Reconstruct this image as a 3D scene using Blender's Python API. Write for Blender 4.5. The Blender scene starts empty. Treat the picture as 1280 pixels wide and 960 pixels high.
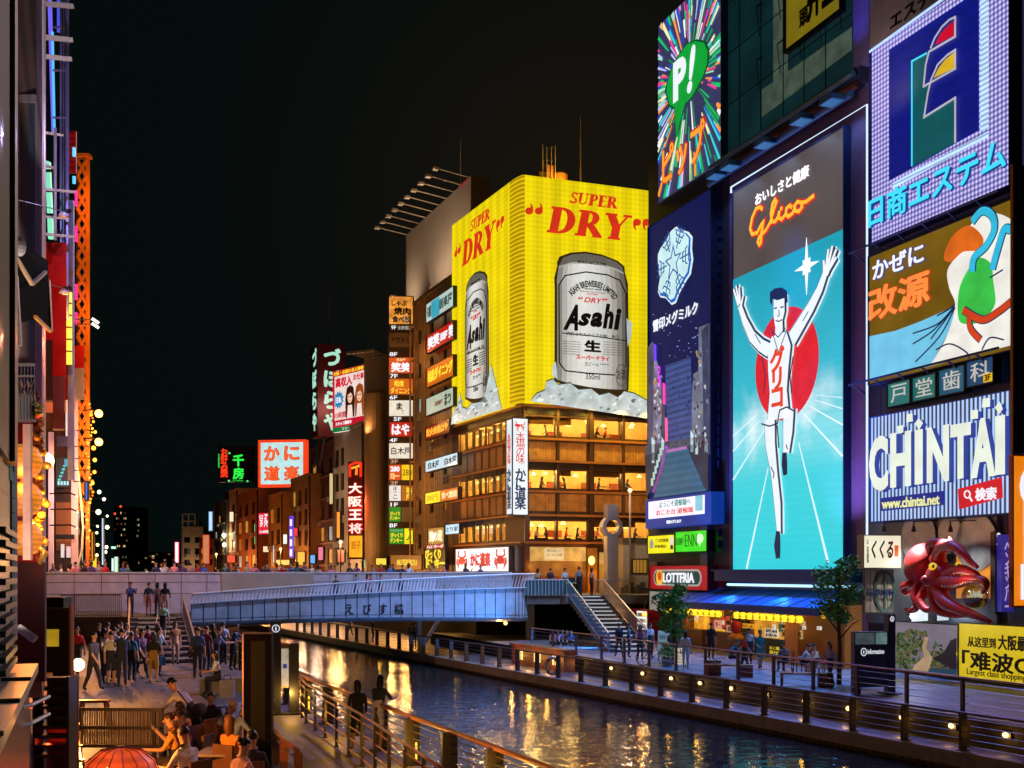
import bpy, math, random
from mathutils import Vector, Matrix
random.seed(7)
R = math.radians
# ------------------------------------------------------------------ camera, world, exposure
F, CX, HY, H = 1446.0, 640.0, 715.0, 5.5          # focal length and horizon of the photograph in its own pixels, eye height
SC = bpy.context.scene
COL = SC.collection
cam = bpy.data.cameras.new('camera'); cam_o = bpy.data.objects.new('camera', cam); COL.objects.link(cam_o)
cam_o.location = (0, 0, H); cam_o.rotation_euler = (R(90), 0, 0)
cam.sensor_width = 36; cam.lens = 36*F/1280; cam.shift_y = (HY-480)/1280
cam.clip_start = 0.1; cam.clip_end = 3000
SC.camera = cam_o
wd = bpy.data.worlds.new('World'); SC.world = wd; wd.use_nodes = True
wn = wd.node_tree; bg = wn.nodes['Background']; bg.inputs[1].default_value = 1.0      # night sky, faintly lit by the city around the big signs
w1 = wn.nodes.new('ShaderNodeTexCoord'); w2 = wn.nodes.new('ShaderNodeVectorMath'); w2.operation = 'DOT_PRODUCT'; w2.inputs[1].default_value = Vector((.06, 1, .3)).normalized()
w3 = wn.nodes.new('ShaderNodeMath'); w3.operation = 'POWER'; w3.inputs[1].default_value = 60; w4 = wn.nodes.new('ShaderNodeMix'); w4.data_type = 'RGBA'
w4.inputs[6].default_value = (.0016, .0037, .0036, 1); w4.inputs[7].default_value = (.009, .0066, .004, 1)
wn.links.new(w1.outputs['Generated'], w2.inputs[0]); wn.links.new(w2.outputs['Value'], w3.inputs[0]); wn.links.new(w3.outputs[0], w4.inputs[0]); wn.links.new(w4.outputs[2], bg.inputs[0])
SC.view_settings.view_transform = 'Standard'; SC.view_settings.look = 'None'
SC.view_settings.exposure = 0; SC.view_settings.gamma = 1; SC.view_settings.use_curve_mapping = False
SC.cycles.use_denoising = True
SC.cycles.max_bounces = 6; SC.cycles.transparent_max_bounces = 12
SC.cycles.sample_clamp_indirect = 4.0

def W(px, py, d): return Vector(((px-CX)/F*d, d, H-(py-HY)/F*d))
def G(px, py, z): return W(px, py, (H-z)*F/(py-HY))

# ------------------------------------------------------------------ materials
def lin(h):
    if isinstance(h, (tuple, list)): return tuple(h)[:3]
    h = h.lstrip('#'); o = []
    for i in (0, 2, 4):
        c = int(h[i:i+2], 16)/255
        o.append(c/12.92 if c <= .04045 else ((c+.055)/1.055)**2.4)
    return tuple(o)
_M = {}
def pm(col, rough=.6, metal=0., var=.25, scale=2., bump=0., spec=.5, name=None):
    """diffuse or metal surface with procedural wear"""
    k = ('p', col, rough, metal, var, scale, bump, spec)
    if k in _M: return _M[k]
    m = bpy.data.materials.new(name or 'surface'); m.use_nodes = True
    nt = m.node_tree; b = nt.nodes['Principled BSDF']; c = lin(col)
    b.inputs['Roughness'].default_value = rough; b.inputs['Metallic'].default_value = metal
    b.inputs['Specular IOR Level'].default_value = spec
    tc = nt.nodes.new('ShaderNodeTexCoord'); no = nt.nodes.new('ShaderNodeTexNoise')
    no.inputs['Scale'].default_value = scale; no.inputs['Detail'].default_value = 6; no.inputs['Roughness'].default_value = .65
    nt.links.new(tc.outputs['Object'], no.inputs['Vector'])
    mr = nt.nodes.new('ShaderNodeMapRange'); mr.inputs[1].default_value = .25; mr.inputs[2].default_value = .75
    mr.inputs[3].default_value = 1-var; mr.inputs[4].default_value = 1+var*.6
    nt.links.new(no.outputs[0], mr.inputs[0])
    mx = nt.nodes.new('ShaderNodeVectorMath'); mx.operation = 'SCALE'; mx.inputs[0].default_value = c
    nt.links.new(mr.outputs[0], mx.inputs['Scale']); nt.links.new(mx.outputs[0], b.inputs['Base Color'])
    if bump:
        bp = nt.nodes.new('ShaderNodeBump'); bp.inputs['Strength'].default_value = bump; bp.inputs['Distance'].default_value = .05
        nt.links.new(no.outputs[0], bp.inputs['Height']); nt.links.new(bp.outputs[0], b.inputs['Normal'])
    _M[k] = m; return m
def em(col, s=1., lit=False, var=.12, scale=1.3, dots=None, lines=None, name=None):
    """a lamp, screen or backlit panel, or a plain part given glow to look lit.  lit: sampled as a light.  dots/lines: pitch of its LED grid or tubes"""
    k = ('e', col, s, lit, var, scale, dots, lines)
    if k in _M: return _M[k]
    m = bpy.data.materials.new(name or 'lit_sign'); m.use_nodes = True
    nt = m.node_tree; b = nt.nodes['Principled BSDF']; c = lin(col)
    b.inputs['Base Color'].default_value = (c[0]*.15+.01, c[1]*.15+.01, c[2]*.15+.01, 1); b.inputs['Roughness'].default_value = .5
    b.inputs['Emission Color'].default_value = (*c, 1)
    tc = nt.nodes.new('ShaderNodeTexCoord'); no = nt.nodes.new('ShaderNodeTexNoise')
    no.inputs['Scale'].default_value = scale; no.inputs['Detail'].default_value = 5
    nt.links.new(tc.outputs['Object'], no.inputs['Vector'])
    mr = nt.nodes.new('ShaderNodeMapRange'); mr.inputs[1].default_value = .3; mr.inputs[2].default_value = .7
    mr.inputs[3].default_value = s*(1-var); mr.inputs[4].default_value = s*(1+var)
    nt.links.new(no.outputs[0], mr.inputs[0]); out = mr.outputs[0]
    def wave(axis, pitch, lo, hi):
        sp = nt.nodes.new('ShaderNodeSeparateXYZ'); nt.links.new(tc.outputs['Object'], sp.inputs[0])
        mu = nt.nodes.new('ShaderNodeMath'); mu.operation = 'MULTIPLY'; mu.inputs[1].default_value = 2*math.pi/pitch
        nt.links.new(sp.outputs[axis], mu.inputs[0])
        si = nt.nodes.new('ShaderNodeMath'); si.operation = 'SINE'; nt.links.new(mu.outputs[0], si.inputs[0])
        r = nt.nodes.new('ShaderNodeMapRange'); r.inputs[1].default_value = -.6; r.inputs[2].default_value = .6
        r.inputs[3].default_value = lo; r.inputs[4].default_value = hi; nt.links.new(si.outputs[0], r.inputs[0])
        return r.outputs[0]
    def mul(a, bb):
        q = nt.nodes.new('ShaderNodeMath'); q.operation = 'MULTIPLY'; nt.links.new(a, q.inputs[0]); nt.links.new(bb, q.inputs[1]); return q.outputs[0]
    if dots: a_, b_ = (.45, 1.25) if dots < .3 else (.93, 1.03); out = mul(out, mul(wave(0, dots, a_, b_), wave(2, dots, a_, b_)))
    if lines: out = mul(out, wave(lines[0], lines[1], lines[2], lines[3]))
    nt.links.new(out, b.inputs['Emission Strength'])
    if not lit: m.cycles.emission_sampling = 'NONE'
    _M[k] = m; return m
def glass(tint=(.8, .85, .85), refl=.12):
    k = ('g', tint, refl)
    if k in _M: return _M[k]
    m = bpy.data.materials.new('window_glass'); m.use_nodes = True; nt = m.node_tree; nt.nodes.clear()
    o = nt.nodes.new('ShaderNodeOutputMaterial'); mx = nt.nodes.new('ShaderNodeMixShader')
    t = nt.nodes.new('ShaderNodeBsdfTransparent'); t.inputs[0].default_value = (*tint, 1)
    g = nt.nodes.new('ShaderNodeBsdfGlossy'); g.inputs['Roughness'].default_value = .03
    lw = nt.nodes.new('ShaderNodeLayerWeight'); lw.inputs[0].default_value = .3
    ad = nt.nodes.new('ShaderNodeMath'); ad.operation = 'MULTIPLY_ADD'; ad.inputs[1].default_value = .5; ad.inputs[2].default_value = refl
    nt.links.new(lw.outputs['Fresnel'], ad.inputs[0]); nt.links.new(ad.outputs[0], mx.inputs[0])
    nt.links.new(t.outputs[0], mx.inputs[1]); nt.links.new(g.outputs[0], mx.inputs[2]); nt.links.new(mx.outputs[0], o.inputs[0])
    _M[k] = m; return m
def brick(c1, c2, mortar, bw=.4, bh=.2, ms=.012, rough=.7, plane='xz', off=.5, var=True):
    """tiles, blocks or boards laid on a surface"""
    k = ('b', c1, c2, mortar, bw, bh, ms, rough, plane, off)
    if k in _M: return _M[k]
    m = bpy.data.materials.new('tiled_surface'); m.use_nodes = True; nt = m.node_tree; b = nt.nodes['Principled BSDF']
    b.inputs['Roughness'].default_value = rough
    tc = nt.nodes.new('ShaderNodeTexCoord'); br = nt.nodes.new('ShaderNodeTexBrick')
    br.offset = off; br.inputs['Scale'].default_value = 1; br.inputs['Mortar Size'].default_value = ms
    br.inputs['Brick Width'].default_value = bw; br.inputs['Row Height'].default_value = bh
    br.inputs['Color1'].default_value = (*lin(c1), 1); br.inputs['Color2'].default_value = (*lin(c2), 1); br.inputs['Mortar'].default_value = (*lin(mortar), 1)
    if plane == 'xy': nt.links.new(tc.outputs['Object'], br.inputs['Vector'])
    else:
        sp = nt.nodes.new('ShaderNodeSeparateXYZ'); cb = nt.nodes.new('ShaderNodeCombineXYZ'); nt.links.new(tc.outputs['Object'], sp.inputs[0])
        nt.links.new(sp.outputs[0 if plane == 'xz' else 1], cb.inputs[0]); nt.links.new(sp.outputs[2], cb.inputs[1]); nt.links.new(cb.outputs[0], br.inputs['Vector'])
    no = nt.nodes.new('ShaderNodeTexNoise'); no.inputs['Scale'].default_value = 1.7; no.inputs['Detail'].default_value = 7
    nt.links.new(tc.outputs['Object'], no.inputs['Vector'])
    mr = nt.nodes.new('ShaderNodeMapRange'); mr.inputs[1].default_value = .3; mr.inputs[2].default_value = .7; mr.inputs[3].default_value = .6; mr.inputs[4].default_value = 1.15
    nt.links.new(no.outputs[0], mr.inputs[0])
    vm = nt.nodes.new('ShaderNodeVectorMath'); vm.operation = 'SCALE'; nt.links.new(br.outputs[0], vm.inputs[0]); nt.links.new(mr.outputs[0], vm.inputs['Scale'])
    nt.links.new(vm.outputs[0], b.inputs['Base Color'])
    bp = nt.nodes.new('ShaderNodeBump'); bp.inputs['Strength'].default_value = .4; bp.inputs['Distance'].default_value = .02
    bp.invert = True; nt.links.new(br.outputs['Fac'], bp.inputs['Height']); nt.links.new(bp.outputs[0], b.inputs['Normal'])
    _M[k] = m; return m

# ------------------------------------------------------------------ mesh builder
_TX = {}
def glyphs(s, bold=.0, shear=0., vertical=False, spacing=1., res=3):
    """outline of a piece of writing, scaled to a unit box; also its true width / height"""
    k = (s, bold, shear, vertical, spacing)
    if k in _TX: return _TX[k]
    c = bpy.data.curves.new('lettering', 'FONT'); c.body = '\n'.join(s) if vertical else s
    fat = bold if bold > .014 and any(ord(a) > 0x2e00 for a in s) else 0      # dense characters are thickened by shifted copies
    c.offset = .004 if fat else bold; c.shear = shear; c.resolution_u = res; c.space_character = spacing
    if vertical: c.align_x = 'CENTER'; c.space_line = .72*spacing
    o = bpy.data.objects.new('lettering', c); COL.objects.link(o); bpy.context.view_layer.update()
    e = o.evaluated_get(bpy.context.evaluated_depsgraph_get()); me = e.to_mesh()
    v = [(q.co.x, q.co.y) for q in me.vertices]; f = [tuple(p.vertices) for p in me.polygons]
    e.to_mesh_clear(); bpy.data.objects.remove(o); bpy.data.curves.remove(c)
    v = [(a, b, 0) for a, b in v]
    if fat:
        n, g, base = len(v), list(f), list(v); b2 = min(fat, .055)*.75
        for k, (dx, dy) in enumerate(((-1, 0), (1, 0), (0, -1), (0, 1)) if fat < .04 else ((-1, -.5), (1, -.5), (-1, .5), (1, .5), (0, -1), (0, 1))):
            v += [(a+dx*b2, b+dy*b2, k+1) for a, b, _ in base]; f += [tuple(i+n*(k+1) for i in p) for p in g]
    x0 = min(a[0] for a in v); x1 = max(a[0] for a in v); y0 = min(a[1] for a in v); y1 = max(a[1] for a in v)
    v = [((a-x0)/(x1-x0), (b-y0)/(y1-y0), k) for a, b, k in v]
    _TX[k] = (v, f, (x1-x0)/(y1-y0)); return _TX[k]

class MB:
    def __init__(s): s.v, s.f, s.mi, s.mats = [], [], [], []
    def add(s, vs, fs, mat):
        if mat not in s.mats: s.mats.append(mat)
        i = s.mats.index(mat); n = len(s.v)
        s.v += [tuple(q) for q in vs]; s.f += [tuple(n+j for j in q) for q in fs]; s.mi += [i]*len(fs); return s
    def box(s, x0, y0, z0, x1, y1, z1, mat):
        v = [(x, y, z) for z in (z0, z1) for y in (y0, y1) for x in (x0, x1)]
        return s.add(v, [(0,2,3,1), (4,5,7,6), (0,1,5,4), (2,6,7,3), (0,4,6,2), (1,3,7,5)], mat)
    def obox(s, c, size, mat, rz=0., rx=0., ry=0.):
        M = Matrix.Translation(c) @ Matrix.Rotation(rz, 4, 'Z') @ Matrix.Rotation(ry, 4, 'Y') @ Matrix.Rotation(rx, 4, 'X')
        a, b, d = size[0]/2, size[1]/2, size[2]/2
        v = [M @ Vector((x, y, z)) for z in (-d, d) for y in (-b, b) for x in (-a, a)]
        return s.add(v, [(0,2,3,1), (4,5,7,6), (0,1,5,4), (2,6,7,3), (0,4,6,2), (1,3,7,5)], mat)
    def beam(s, p, q, w, h, mat):
        """rectangular bar from p to q, h measured upright"""
        p, q = Vector(p), Vector(q); d = (q-p).normalized()
        up = Vector((0, 0, 1)) if abs(d.z) < .95 else Vector((0, 1, 0))
        sd = d.cross(up).normalized(); u2 = sd.cross(d).normalized()
        v = [e + sd*a*w/2 + u2*b*h/2 for e in (p, q) for b in (-1, 1) for a in (-1, 1)]
        return s.add(v, [(0,1,3,2), (4,6,7,5), (0,4,5,1), (2,3,7,6), (0,2,6,4), (1,5,7,3)], mat)
    def prism(s, pts, y0, y1, mat):
        """outline in x,z extruded from y0 (front) to y1"""
        if sum(a[0]*b[1]-b[0]*a[1] for a, b in zip(pts, pts[1:]+pts[:1])) < 0: pts = pts[::-1]
        n = len(pts); v = [(a, y0, b) for a, b in pts] + [(a, y1, b) for a, b in pts]
        f = [tuple(range(n)), tuple(range(2*n-1, n-1, -1))] + [(i, i+n, (i+1) % n+n, (i+1) % n) for i in range(n)]
        return s.add(v, f, mat)
    def slab(s, pts, z0, z1, mat, side=None):
        """outline in x,y extruded from z0 to z1"""
        if sum(a[0]*b[1]-b[0]*a[1] for a, b in zip(pts, pts[1:]+pts[:1])) < 0: pts = pts[::-1]
        n = len(pts); v = [(a, b, z0) for a, b in pts] + [(a, b, z1) for a, b in pts]
        s.add(v, [tuple(range(n-1, -1, -1)), tuple(range(n, 2*n))], mat)
        return s.add(v, [(i, (i+1) % n, (i+1) % n+n, i+n) for i in range(n)], side or mat)
    def tube(s, path, r, mat, n=8, cap=True, r1=None):
        P = [Vector(p) for p in path]; k = len(P); v, f = [], []
        prev = None
        for i, p in enumerate(P):
            d = ((P[min(i+1, k-1)]-p).normalized() + (p-P[max(i-1, 0)]).normalized()); d = d.normalized() if d.length > 1e-6 else Vector((0, 0, 1))
            a = prev if prev is not None else (Vector((0, 0, 1)) if abs(d.z) < .9 else Vector((1, 0, 0)))
            a = (a - d*a.dot(d)).normalized(); prev = a; b = d.cross(a)
            rr = r if not isinstance(r, (list, tuple)) else r[i]
            if r1 is not None: rr = r+(r1-r)*i/(k-1)
            v += [p+(a*math.cos(t)+b*math.sin(t))*rr for t in [2*math.pi*j/n for j in range(n)]]
        for i in range(k-1):
            f += [(i*n+j, i*n+(j+1) % n, (i+1)*n+(j+1) % n, (i+1)*n+j) for j in range(n)]
        if cap: f += [tuple(range(n-1, -1, -1)), tuple(range((k-1)*n, k*n))]
        return s.add(v, f, mat)
    def lathe(s, prof, c, mat, n=16, axis='z'):
        v, f = [], []
        for r, z in prof:
            for j in range(n):
                t = 2*math.pi*j/n; a, b = r*math.cos(t), r*math.sin(t)
                v.append((c[0]+a, c[1]+b, c[2]+z) if axis == 'z' else ((c[0]+a, c[1]+z, c[2]+b) if axis == 'y' else (c[0]+z, c[1]+a, c[2]+b)))
        k = len(prof)
        for i in range(k-1): f += [(i*n+j, i*n+(j+1) % n, (i+1)*n+(j+1) % n, (i+1)*n+j) for j in range(n)]
        f += [tuple(range(n-1, -1, -1)), tuple(range((k-1)*n, k*n))]
        return s.add(v, f, mat)
    def ball(s, c, r, mat, n=12, k=8):
        r = r if isinstance(r, (tuple, list)) else (r, r, r); v = [(c[0], c[1], c[2]-r[2])]; f = []
        for i in range(1, k):
            p = -math.pi/2+math.pi*i/k
            v += [(c[0]+r[0]*math.cos(p)*math.cos(2*math.pi*j/n), c[1]+r[1]*math.cos(p)*math.sin(2*math.pi*j/n), c[2]+r[2]*math.sin(p)) for j in range(n)]
        v.append((c[0], c[1], c[2]+r[2])); e = len(v)-1
        f += [(0, 1+(j+1) % n, 1+j) for j in range(n)]
        for i in range(k-2): f += [(1+i*n+j, 1+i*n+(j+1) % n, 1+(i+1)*n+(j+1) % n, 1+(i+1)*n+j) for j in range(n)]
        b = 1+(k-2)*n; f += [(b+j, b+(j+1) % n, e) for j in range(n)]
        return s.add(v, f, mat)
    def stroke(s, pts, w, y0, y1, mat, closed=False):
        """thick line in x,z (w one width or one per point) extruded from y0 to y1"""
        n = len(pts); ws = w if isinstance(w, (list, tuple)) else [w]*n
        L, Rr = [], []
        for i, p in enumerate(pts):
            a = pts[i-1] if (i or closed) else p; b = pts[(i+1) % n] if (i < n-1 or closed) else p
            d1 = Vector((p[0]-a[0], p[1]-a[1])); d2 = Vector((b[0]-p[0], b[1]-p[1]))
            d1 = d1.normalized() if d1.length > 1e-9 else d2.normalized(); d2 = d2.normalized() if d2.length > 1e-9 else d1
            t = d1+d2; t = t.normalized() if t.length > 1e-6 else d1
            m = Vector((-t.y, t.x)); q = max(.5, m.dot(Vector((-d1.y, d1.x)))); h = ws[i]/2/q
            L.append((p[0]+m.x*h, p[1]+m.y*h)); Rr.append((p[0]-m.x*h, p[1]-m.y*h))
        v = [(a, y, b) for y in (y0, y1) for a, b in L+Rr]; f = []; m2 = 2*n
        for i in range(n if closed else n-1):
            j = (i+1) % n
            f += [(i, n+i, n+j, j), (m2+i, m2+j, m2+n+j, m2+n+i), (i, j, m2+j, m2+i), (n+i, m2+n+i, m2+n+j, n+j)]
        if not closed: f += [(0, m2, m2+n, n), (n-1, m2-1, 2*m2-1, m2+n-1)]
        return s.add(v, f, mat)
    def text(s, t, x0, z0, x1, z1, y0, y1, mat, bold=.02, shear=0., vertical=False, spacing=1., fn=None):
        """writing fitted to a box in x,z, raised from y1 to y0"""
        v, f, _ = glyphs(t, bold, shear, vertical, spacing)
        g = fn or (lambda a, b: (x0+(x1-x0)*a, z0+(z1-z0)*b))
        q = [(*g(a, b), k*.0025) for a, b, k in v]; n = len(q)
        from collections import Counter
        ed = Counter()
        for p in f:
            for a, b in zip(p, p[1:]+p[:1]): ed[(a, b)] += 1
        side = [(b, a, a+n, b+n) for (a, b) in ed if (b, a) not in ed] if abs(y1-y0) > 1e-4 else []
        return s.add([(a, y0-k, b) for a, b, k in q]+([(a, y1, b) for a, b, k in q] if side else []), list(f)+[tuple(reversed(x)) for x in side], mat)
    def build(s, name, parent=None, loc=(0, 0, 0), rz=0., smooth=False, **kw):
        me = bpy.data.meshes.new(name); me.from_pydata(s.v, [], s.f)
        for m in s.mats: me.materials.append(m)
        me.polygons.foreach_set('material_index', s.mi)
        if smooth: me.polygons.foreach_set('use_smooth', [True]*len(me.polygons))
        me.update(); o = bpy.data.objects.new(name, me); COL.objects.link(o); o.parent = parent
        o.location = loc; o.rotation_euler = (0, 0, rz); tag(o, **kw); return o
def tag(o, label=None, cat=None, group=None, kind=None):
    if label: o['label'] = label
    if cat: o['category'] = cat
    if group: o['group'] = group
    if kind: o['kind'] = kind
    return o
def empty(name, loc, rz=0., **kw):
    o = bpy.data.objects.new(name, None); COL.objects.link(o); o.location = loc; o.rotation_euler = (0, 0, rz); o.empty_display_size = .2
    return tag(o, **kw)
def copy_tree(o, loc=None, rz=None, label=None, group=None, parent=None):
    c = o.copy(); COL.objects.link(c); c.parent = parent
    if loc is not None: c.location = loc
    if rz is not None: c.rotation_euler = (0, 0, rz)
    if label: c['label'] = label
    if group: c['group'] = group
    for ch in list(o.children): copy_tree(ch, parent=c)
    return c
def light(kind, loc, power, col, parent=None, size=.08, aim=None, cone=100, blend=.6, sx=None, sy=None):
    l = bpy.data.lights.new('lamp_or_fill', kind); l.energy = power; l.color = lin(col)  # serves real lamps and bare added fill lights alike
    o = bpy.data.objects.new('lamp_or_fill', l); COL.objects.link(o); o.location = loc; o.parent = parent
    if kind == 'AREA': l.shape = 'RECTANGLE'; l.size = sx; l.size_y = sy
    else: l.shadow_soft_size = size
    if kind == 'SPOT': l.spot_size = R(cone); l.spot_blend = blend
    if aim is not None: o.rotation_euler = Vector(aim).to_track_quat('-Z', 'Y').to_euler()
    return o

# ------------------------------------------------------------------ upright planes: fronts of buildings and signs
class Fac:
    """upright plane through two ground points, seen left to right; local x along it, y into the building, z up"""
    def __init__(s, p0, p1):
        s.o = Vector(p0[:2]); s.d = (Vector(p1[:2])-s.o).normalized(); s.n = Vector((-s.d.y, s.d.x)); s.ang = math.atan2(s.d.y, s.d.x)
    def off(s, out):
        o = s.o - s.n*out; return Fac(o, o+s.d)
    def u(s, px):
        k = (px-CX)/F; den = s.d.x-k*s.d.y; u = (k*s.o.y-s.o.x)/den; return u
    def Y(s, px): return s.o.y+s.u(px)*s.d.y
    def uz(s, px, py): return s.u(px), H-(py-HY)/F*s.Y(px)
    def P(s, u, z, out=0.): q = s.o+s.d*u-s.n*out; return Vector((q.x, q.y, z))
def front(px0, px1, Y0, slope=.2):
    """plane roughly facing up the canal, from pixel column px0 at distance Y0"""
    p = W(px0, HY, Y0); return Fac((p.x, p.y), (p.x+1, p.y+slope))

DARK = pm('#1b1d20', .5)
STEEL = pm('#8a8d92', .4, .6)
def smooth(pts, n=5, closed=True):
    k = len(pts); out = []
    for i in range(k if closed else k-1):
        p = [pts[(i+j) % k] if closed else pts[max(0, min(k-1, i+j))] for j in (-1, 0, 1, 2)]
        for q in range(n):
            t = q/n; out.append(tuple(.5*(2*p[1][c]+(p[2][c]-p[0][c])*t+(2*p[0][c]-5*p[1][c]+4*p[2][c]-p[3][c])*t*t+(3*p[1][c]-p[0][c]-3*p[2][c]+p[3][c])*t**3) for c in (0, 1)))
    return out+([] if closed else [pts[-1]])
class Sign:
    """a sign on plane fac, standing out from it; outlines are measured on its own front"""
    def __init__(s, name, label, cat, fac, px0, px1, yt, yb, out=.3, thick=.25, panel=None, frame=None, group=None, fw=.08, part='panel', z=None):
        s.f = fac.off(out); s.u0, s.z1 = s.f.uz(px0, yt); s.z0 = s.f.uz(px0, yb)[1]; s.u1 = s.f.u(px1)
        if z: s.z0, s.z1 = z
        s.w, s.h = s.u1-s.u0, s.z1-s.z0; s.parts = {}; s.k = s.f.Y((px0+px1)/2)/F
        s.root = empty(name, s.f.P(s.u0, s.z0), s.f.ang, label=label, cat=cat, group=group)
        if panel: s.mb(part).box(0, 0, 0, s.w, thick, s.h, panel)
        if frame:
            b = s.mb('frame'); w = fw
            b.box(-w, -.06, -w, 0, thick+.01, s.h+w, frame); b.box(s.w, -.06, -w, s.w+w, thick+.01, s.h+w, frame)
            b.box(0, -.06, -w, s.w, thick+.01, -.002, frame); b.box(0, -.06, s.h+.002, s.w, thick+.01, s.h+w, frame)
    def mb(s, p): return s.parts.setdefault(p, MB())
    def l(s, px, py): u, z = s.f.uz(px, py); return u-s.u0, z-s.z0
    def n(s, a, b): return a*s.w, b*s.h
    def poly(s, pts, mat, lay=1, part='artwork', t=.02): s.mb(part).prism([s.l(*p) for p in pts], -.025*lay, -.025*lay+t, mat); return s
    def npoly(s, pts, mat, lay=1, part='artwork'): s.mb(part).prism([s.n(*p) for p in pts], -.025*lay, -.025*lay+.02, mat); return s
    def nrect(s, a0, b0, a1, b1, mat, lay=1, part='artwork'): return s.npoly([(a0, b0), (a1, b0), (a1, b1), (a0, b1)], mat, lay, part)
    def stroke(s, pts, w, mat, lay=2, part='artwork', closed=False):
        w = [q*s.k for q in w] if isinstance(w, (list, tuple)) else w*s.k
        s.mb(part).stroke([s.l(*p) for p in pts], w, -.025*lay, -.025*lay+.02, mat, closed); return s
    def text(s, t, px0, px1, yt, yb, mat, lay=2, part='lettering', bold=.02, shear=0., vertical=False, spacing=1.):
        x0, z1 = s.l(px0, yt); z0 = s.l(px0, yb)[1]; x1 = s.l(px1, yt)[0]
        s.mb(part).text(t, x0, z0, x1, z1, -.025*lay, -.025*lay+.02, mat, bold, shear, vertical, spacing); return s
    def ntext(s, t, a0, b0, a1, b1, mat, lay=2, part='lettering', bold=.02, shear=0., vertical=False, spacing=1.):
        s.mb(part).text(t, a0*s.w, b0*s.h, a1*s.w, b1*s.h, -.025*lay, -.025*lay+.02, mat, bold, shear, vertical, spacing); return s
    def done(s):
        for p, b in s.parts.items(): b.build(p, s.root)
        return s.root

def holes(mb, u0, u1, z0, z1, ops, rev, mat, rmat=None, y=0.):
    """wall sheet in x,z at depth y with openings (a0, b0, a1, b1) and their reveals going rev deep"""
    us = sorted({u0, u1, *[o[0] for o in ops], *[o[2] for o in ops]}); zs = sorted({z0, z1, *[o[1] for o in ops], *[o[3] for o in ops]})
    us = [a for a in us if u0 <= a <= u1]; zs = [a for a in zs if z0 <= a <= z1]
    for a, b in zip(us, us[1:]):
        for c, d in zip(zs, zs[1:]):
            m, n = (a+b)/2, (c+d)/2
            if any(o[0] < m < o[2] and o[1] < n < o[3] for o in ops): continue
            mb.add([(a, y, c), (b, y, c), (b, y, d), (a, y, d)], [(0, 1, 2, 3)], mat)
    for a, c, b, d in ops:
        q = [(a, y, c), (b, y, c), (b, y, d), (a, y, d)]; q += [(x, y+rev, z) for x, _, z in q]
        mb.add(q, [(0, 4, 5, 1), (1, 5, 6, 2), (2, 6, 7, 3), (3, 7, 4, 0)], rmat or mat)
# ------------------------------------------------------------------ the setting: water, banks, promenades
def EX(y): return 13.6-.469*(y-29)          # water edge of the right-hand walkway
def UX(y): return 13.6-.405*(y-32.5)        # edge of the upper right promenade
def RX(y): return 33.68-.357*y              # fronts of the right-hand buildings
def LX(y): return .73-.425*(y-17.7)         # canal edge of the left bank
def BX(y): return -.5-.37*y                 # fronts of the left-hand buildings
CA = R(22.8); CR = Matrix.Rotation(-CA, 2)
def canal(pts): return [tuple(CR @ Vector(p[:2])) for p in pts]     # into a frame turned with the canal
def rslab(name, pts, z0, z1, mat, side=None, **kw):
    return MB().slab(canal(pts), z0, z1, mat, side).build(name, rz=CA, **kw)

MB().add([(-900, -100, -2), (900, -100, -2), (900, 2500, -2), (-900, 2500, -2)], [(0, 1, 2, 3)], pm('#15161a', .9)).build('ground', kind='structure')
wm = bpy.data.materials.new('canal_water'); wm.use_nodes = True; nt = wm.node_tree; b = nt.nodes['Principled BSDF']
b.inputs['Base Color'].default_value = (.002, .018, .021, 1); b.inputs['Roughness'].default_value = .08; b.inputs['IOR'].default_value = 1.38
tc = nt.nodes.new('ShaderNodeTexCoord'); mp = nt.nodes.new('ShaderNodeMapping'); mp.inputs['Scale'].default_value = (.75, 1.15, 1); mp.inputs['Rotation'].default_value = (0, 0, .1)
nt.links.new(tc.outputs['Object'], mp.inputs[0])
n1 = nt.nodes.new('ShaderNodeTexNoise'); n1.inputs['Scale'].default_value = 1.7; n1.inputs['Detail'].default_value = 3; n1.inputs['Distortion'].default_value = .6
n2 = nt.nodes.new('ShaderNodeTexNoise'); n2.inputs['Scale'].default_value = 5.2; n2.inputs['Detail'].default_value = 2; n2.inputs['Distortion'].default_value = .4
for n in (n1, n2): nt.links.new(mp.outputs[0], n.inputs['Vector'])
ma = nt.nodes.new('ShaderNodeMath'); ma.operation = 'MULTIPLY_ADD'; ma.inputs[1].default_value = .3
nt.links.new(n2.outputs[0], ma.inputs[0]); nt.links.new(n1.outputs[0], ma.inputs[2])
bp = nt.nodes.new('ShaderNodeBump'); bp.inputs['Strength'].default_value = .6; bp.inputs['Distance'].default_value = .06
nt.links.new(ma.outputs[0], bp.inputs['Height']); nt.links.new(bp.outputs[0], b.inputs['Normal'])
MB().add([(-400, -30, 0), (300, -30, 0), (300, 900, 0), (-400, 900, 0)], [(0, 1, 2, 3)], wm).build('canal_water', kind='structure')

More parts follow.
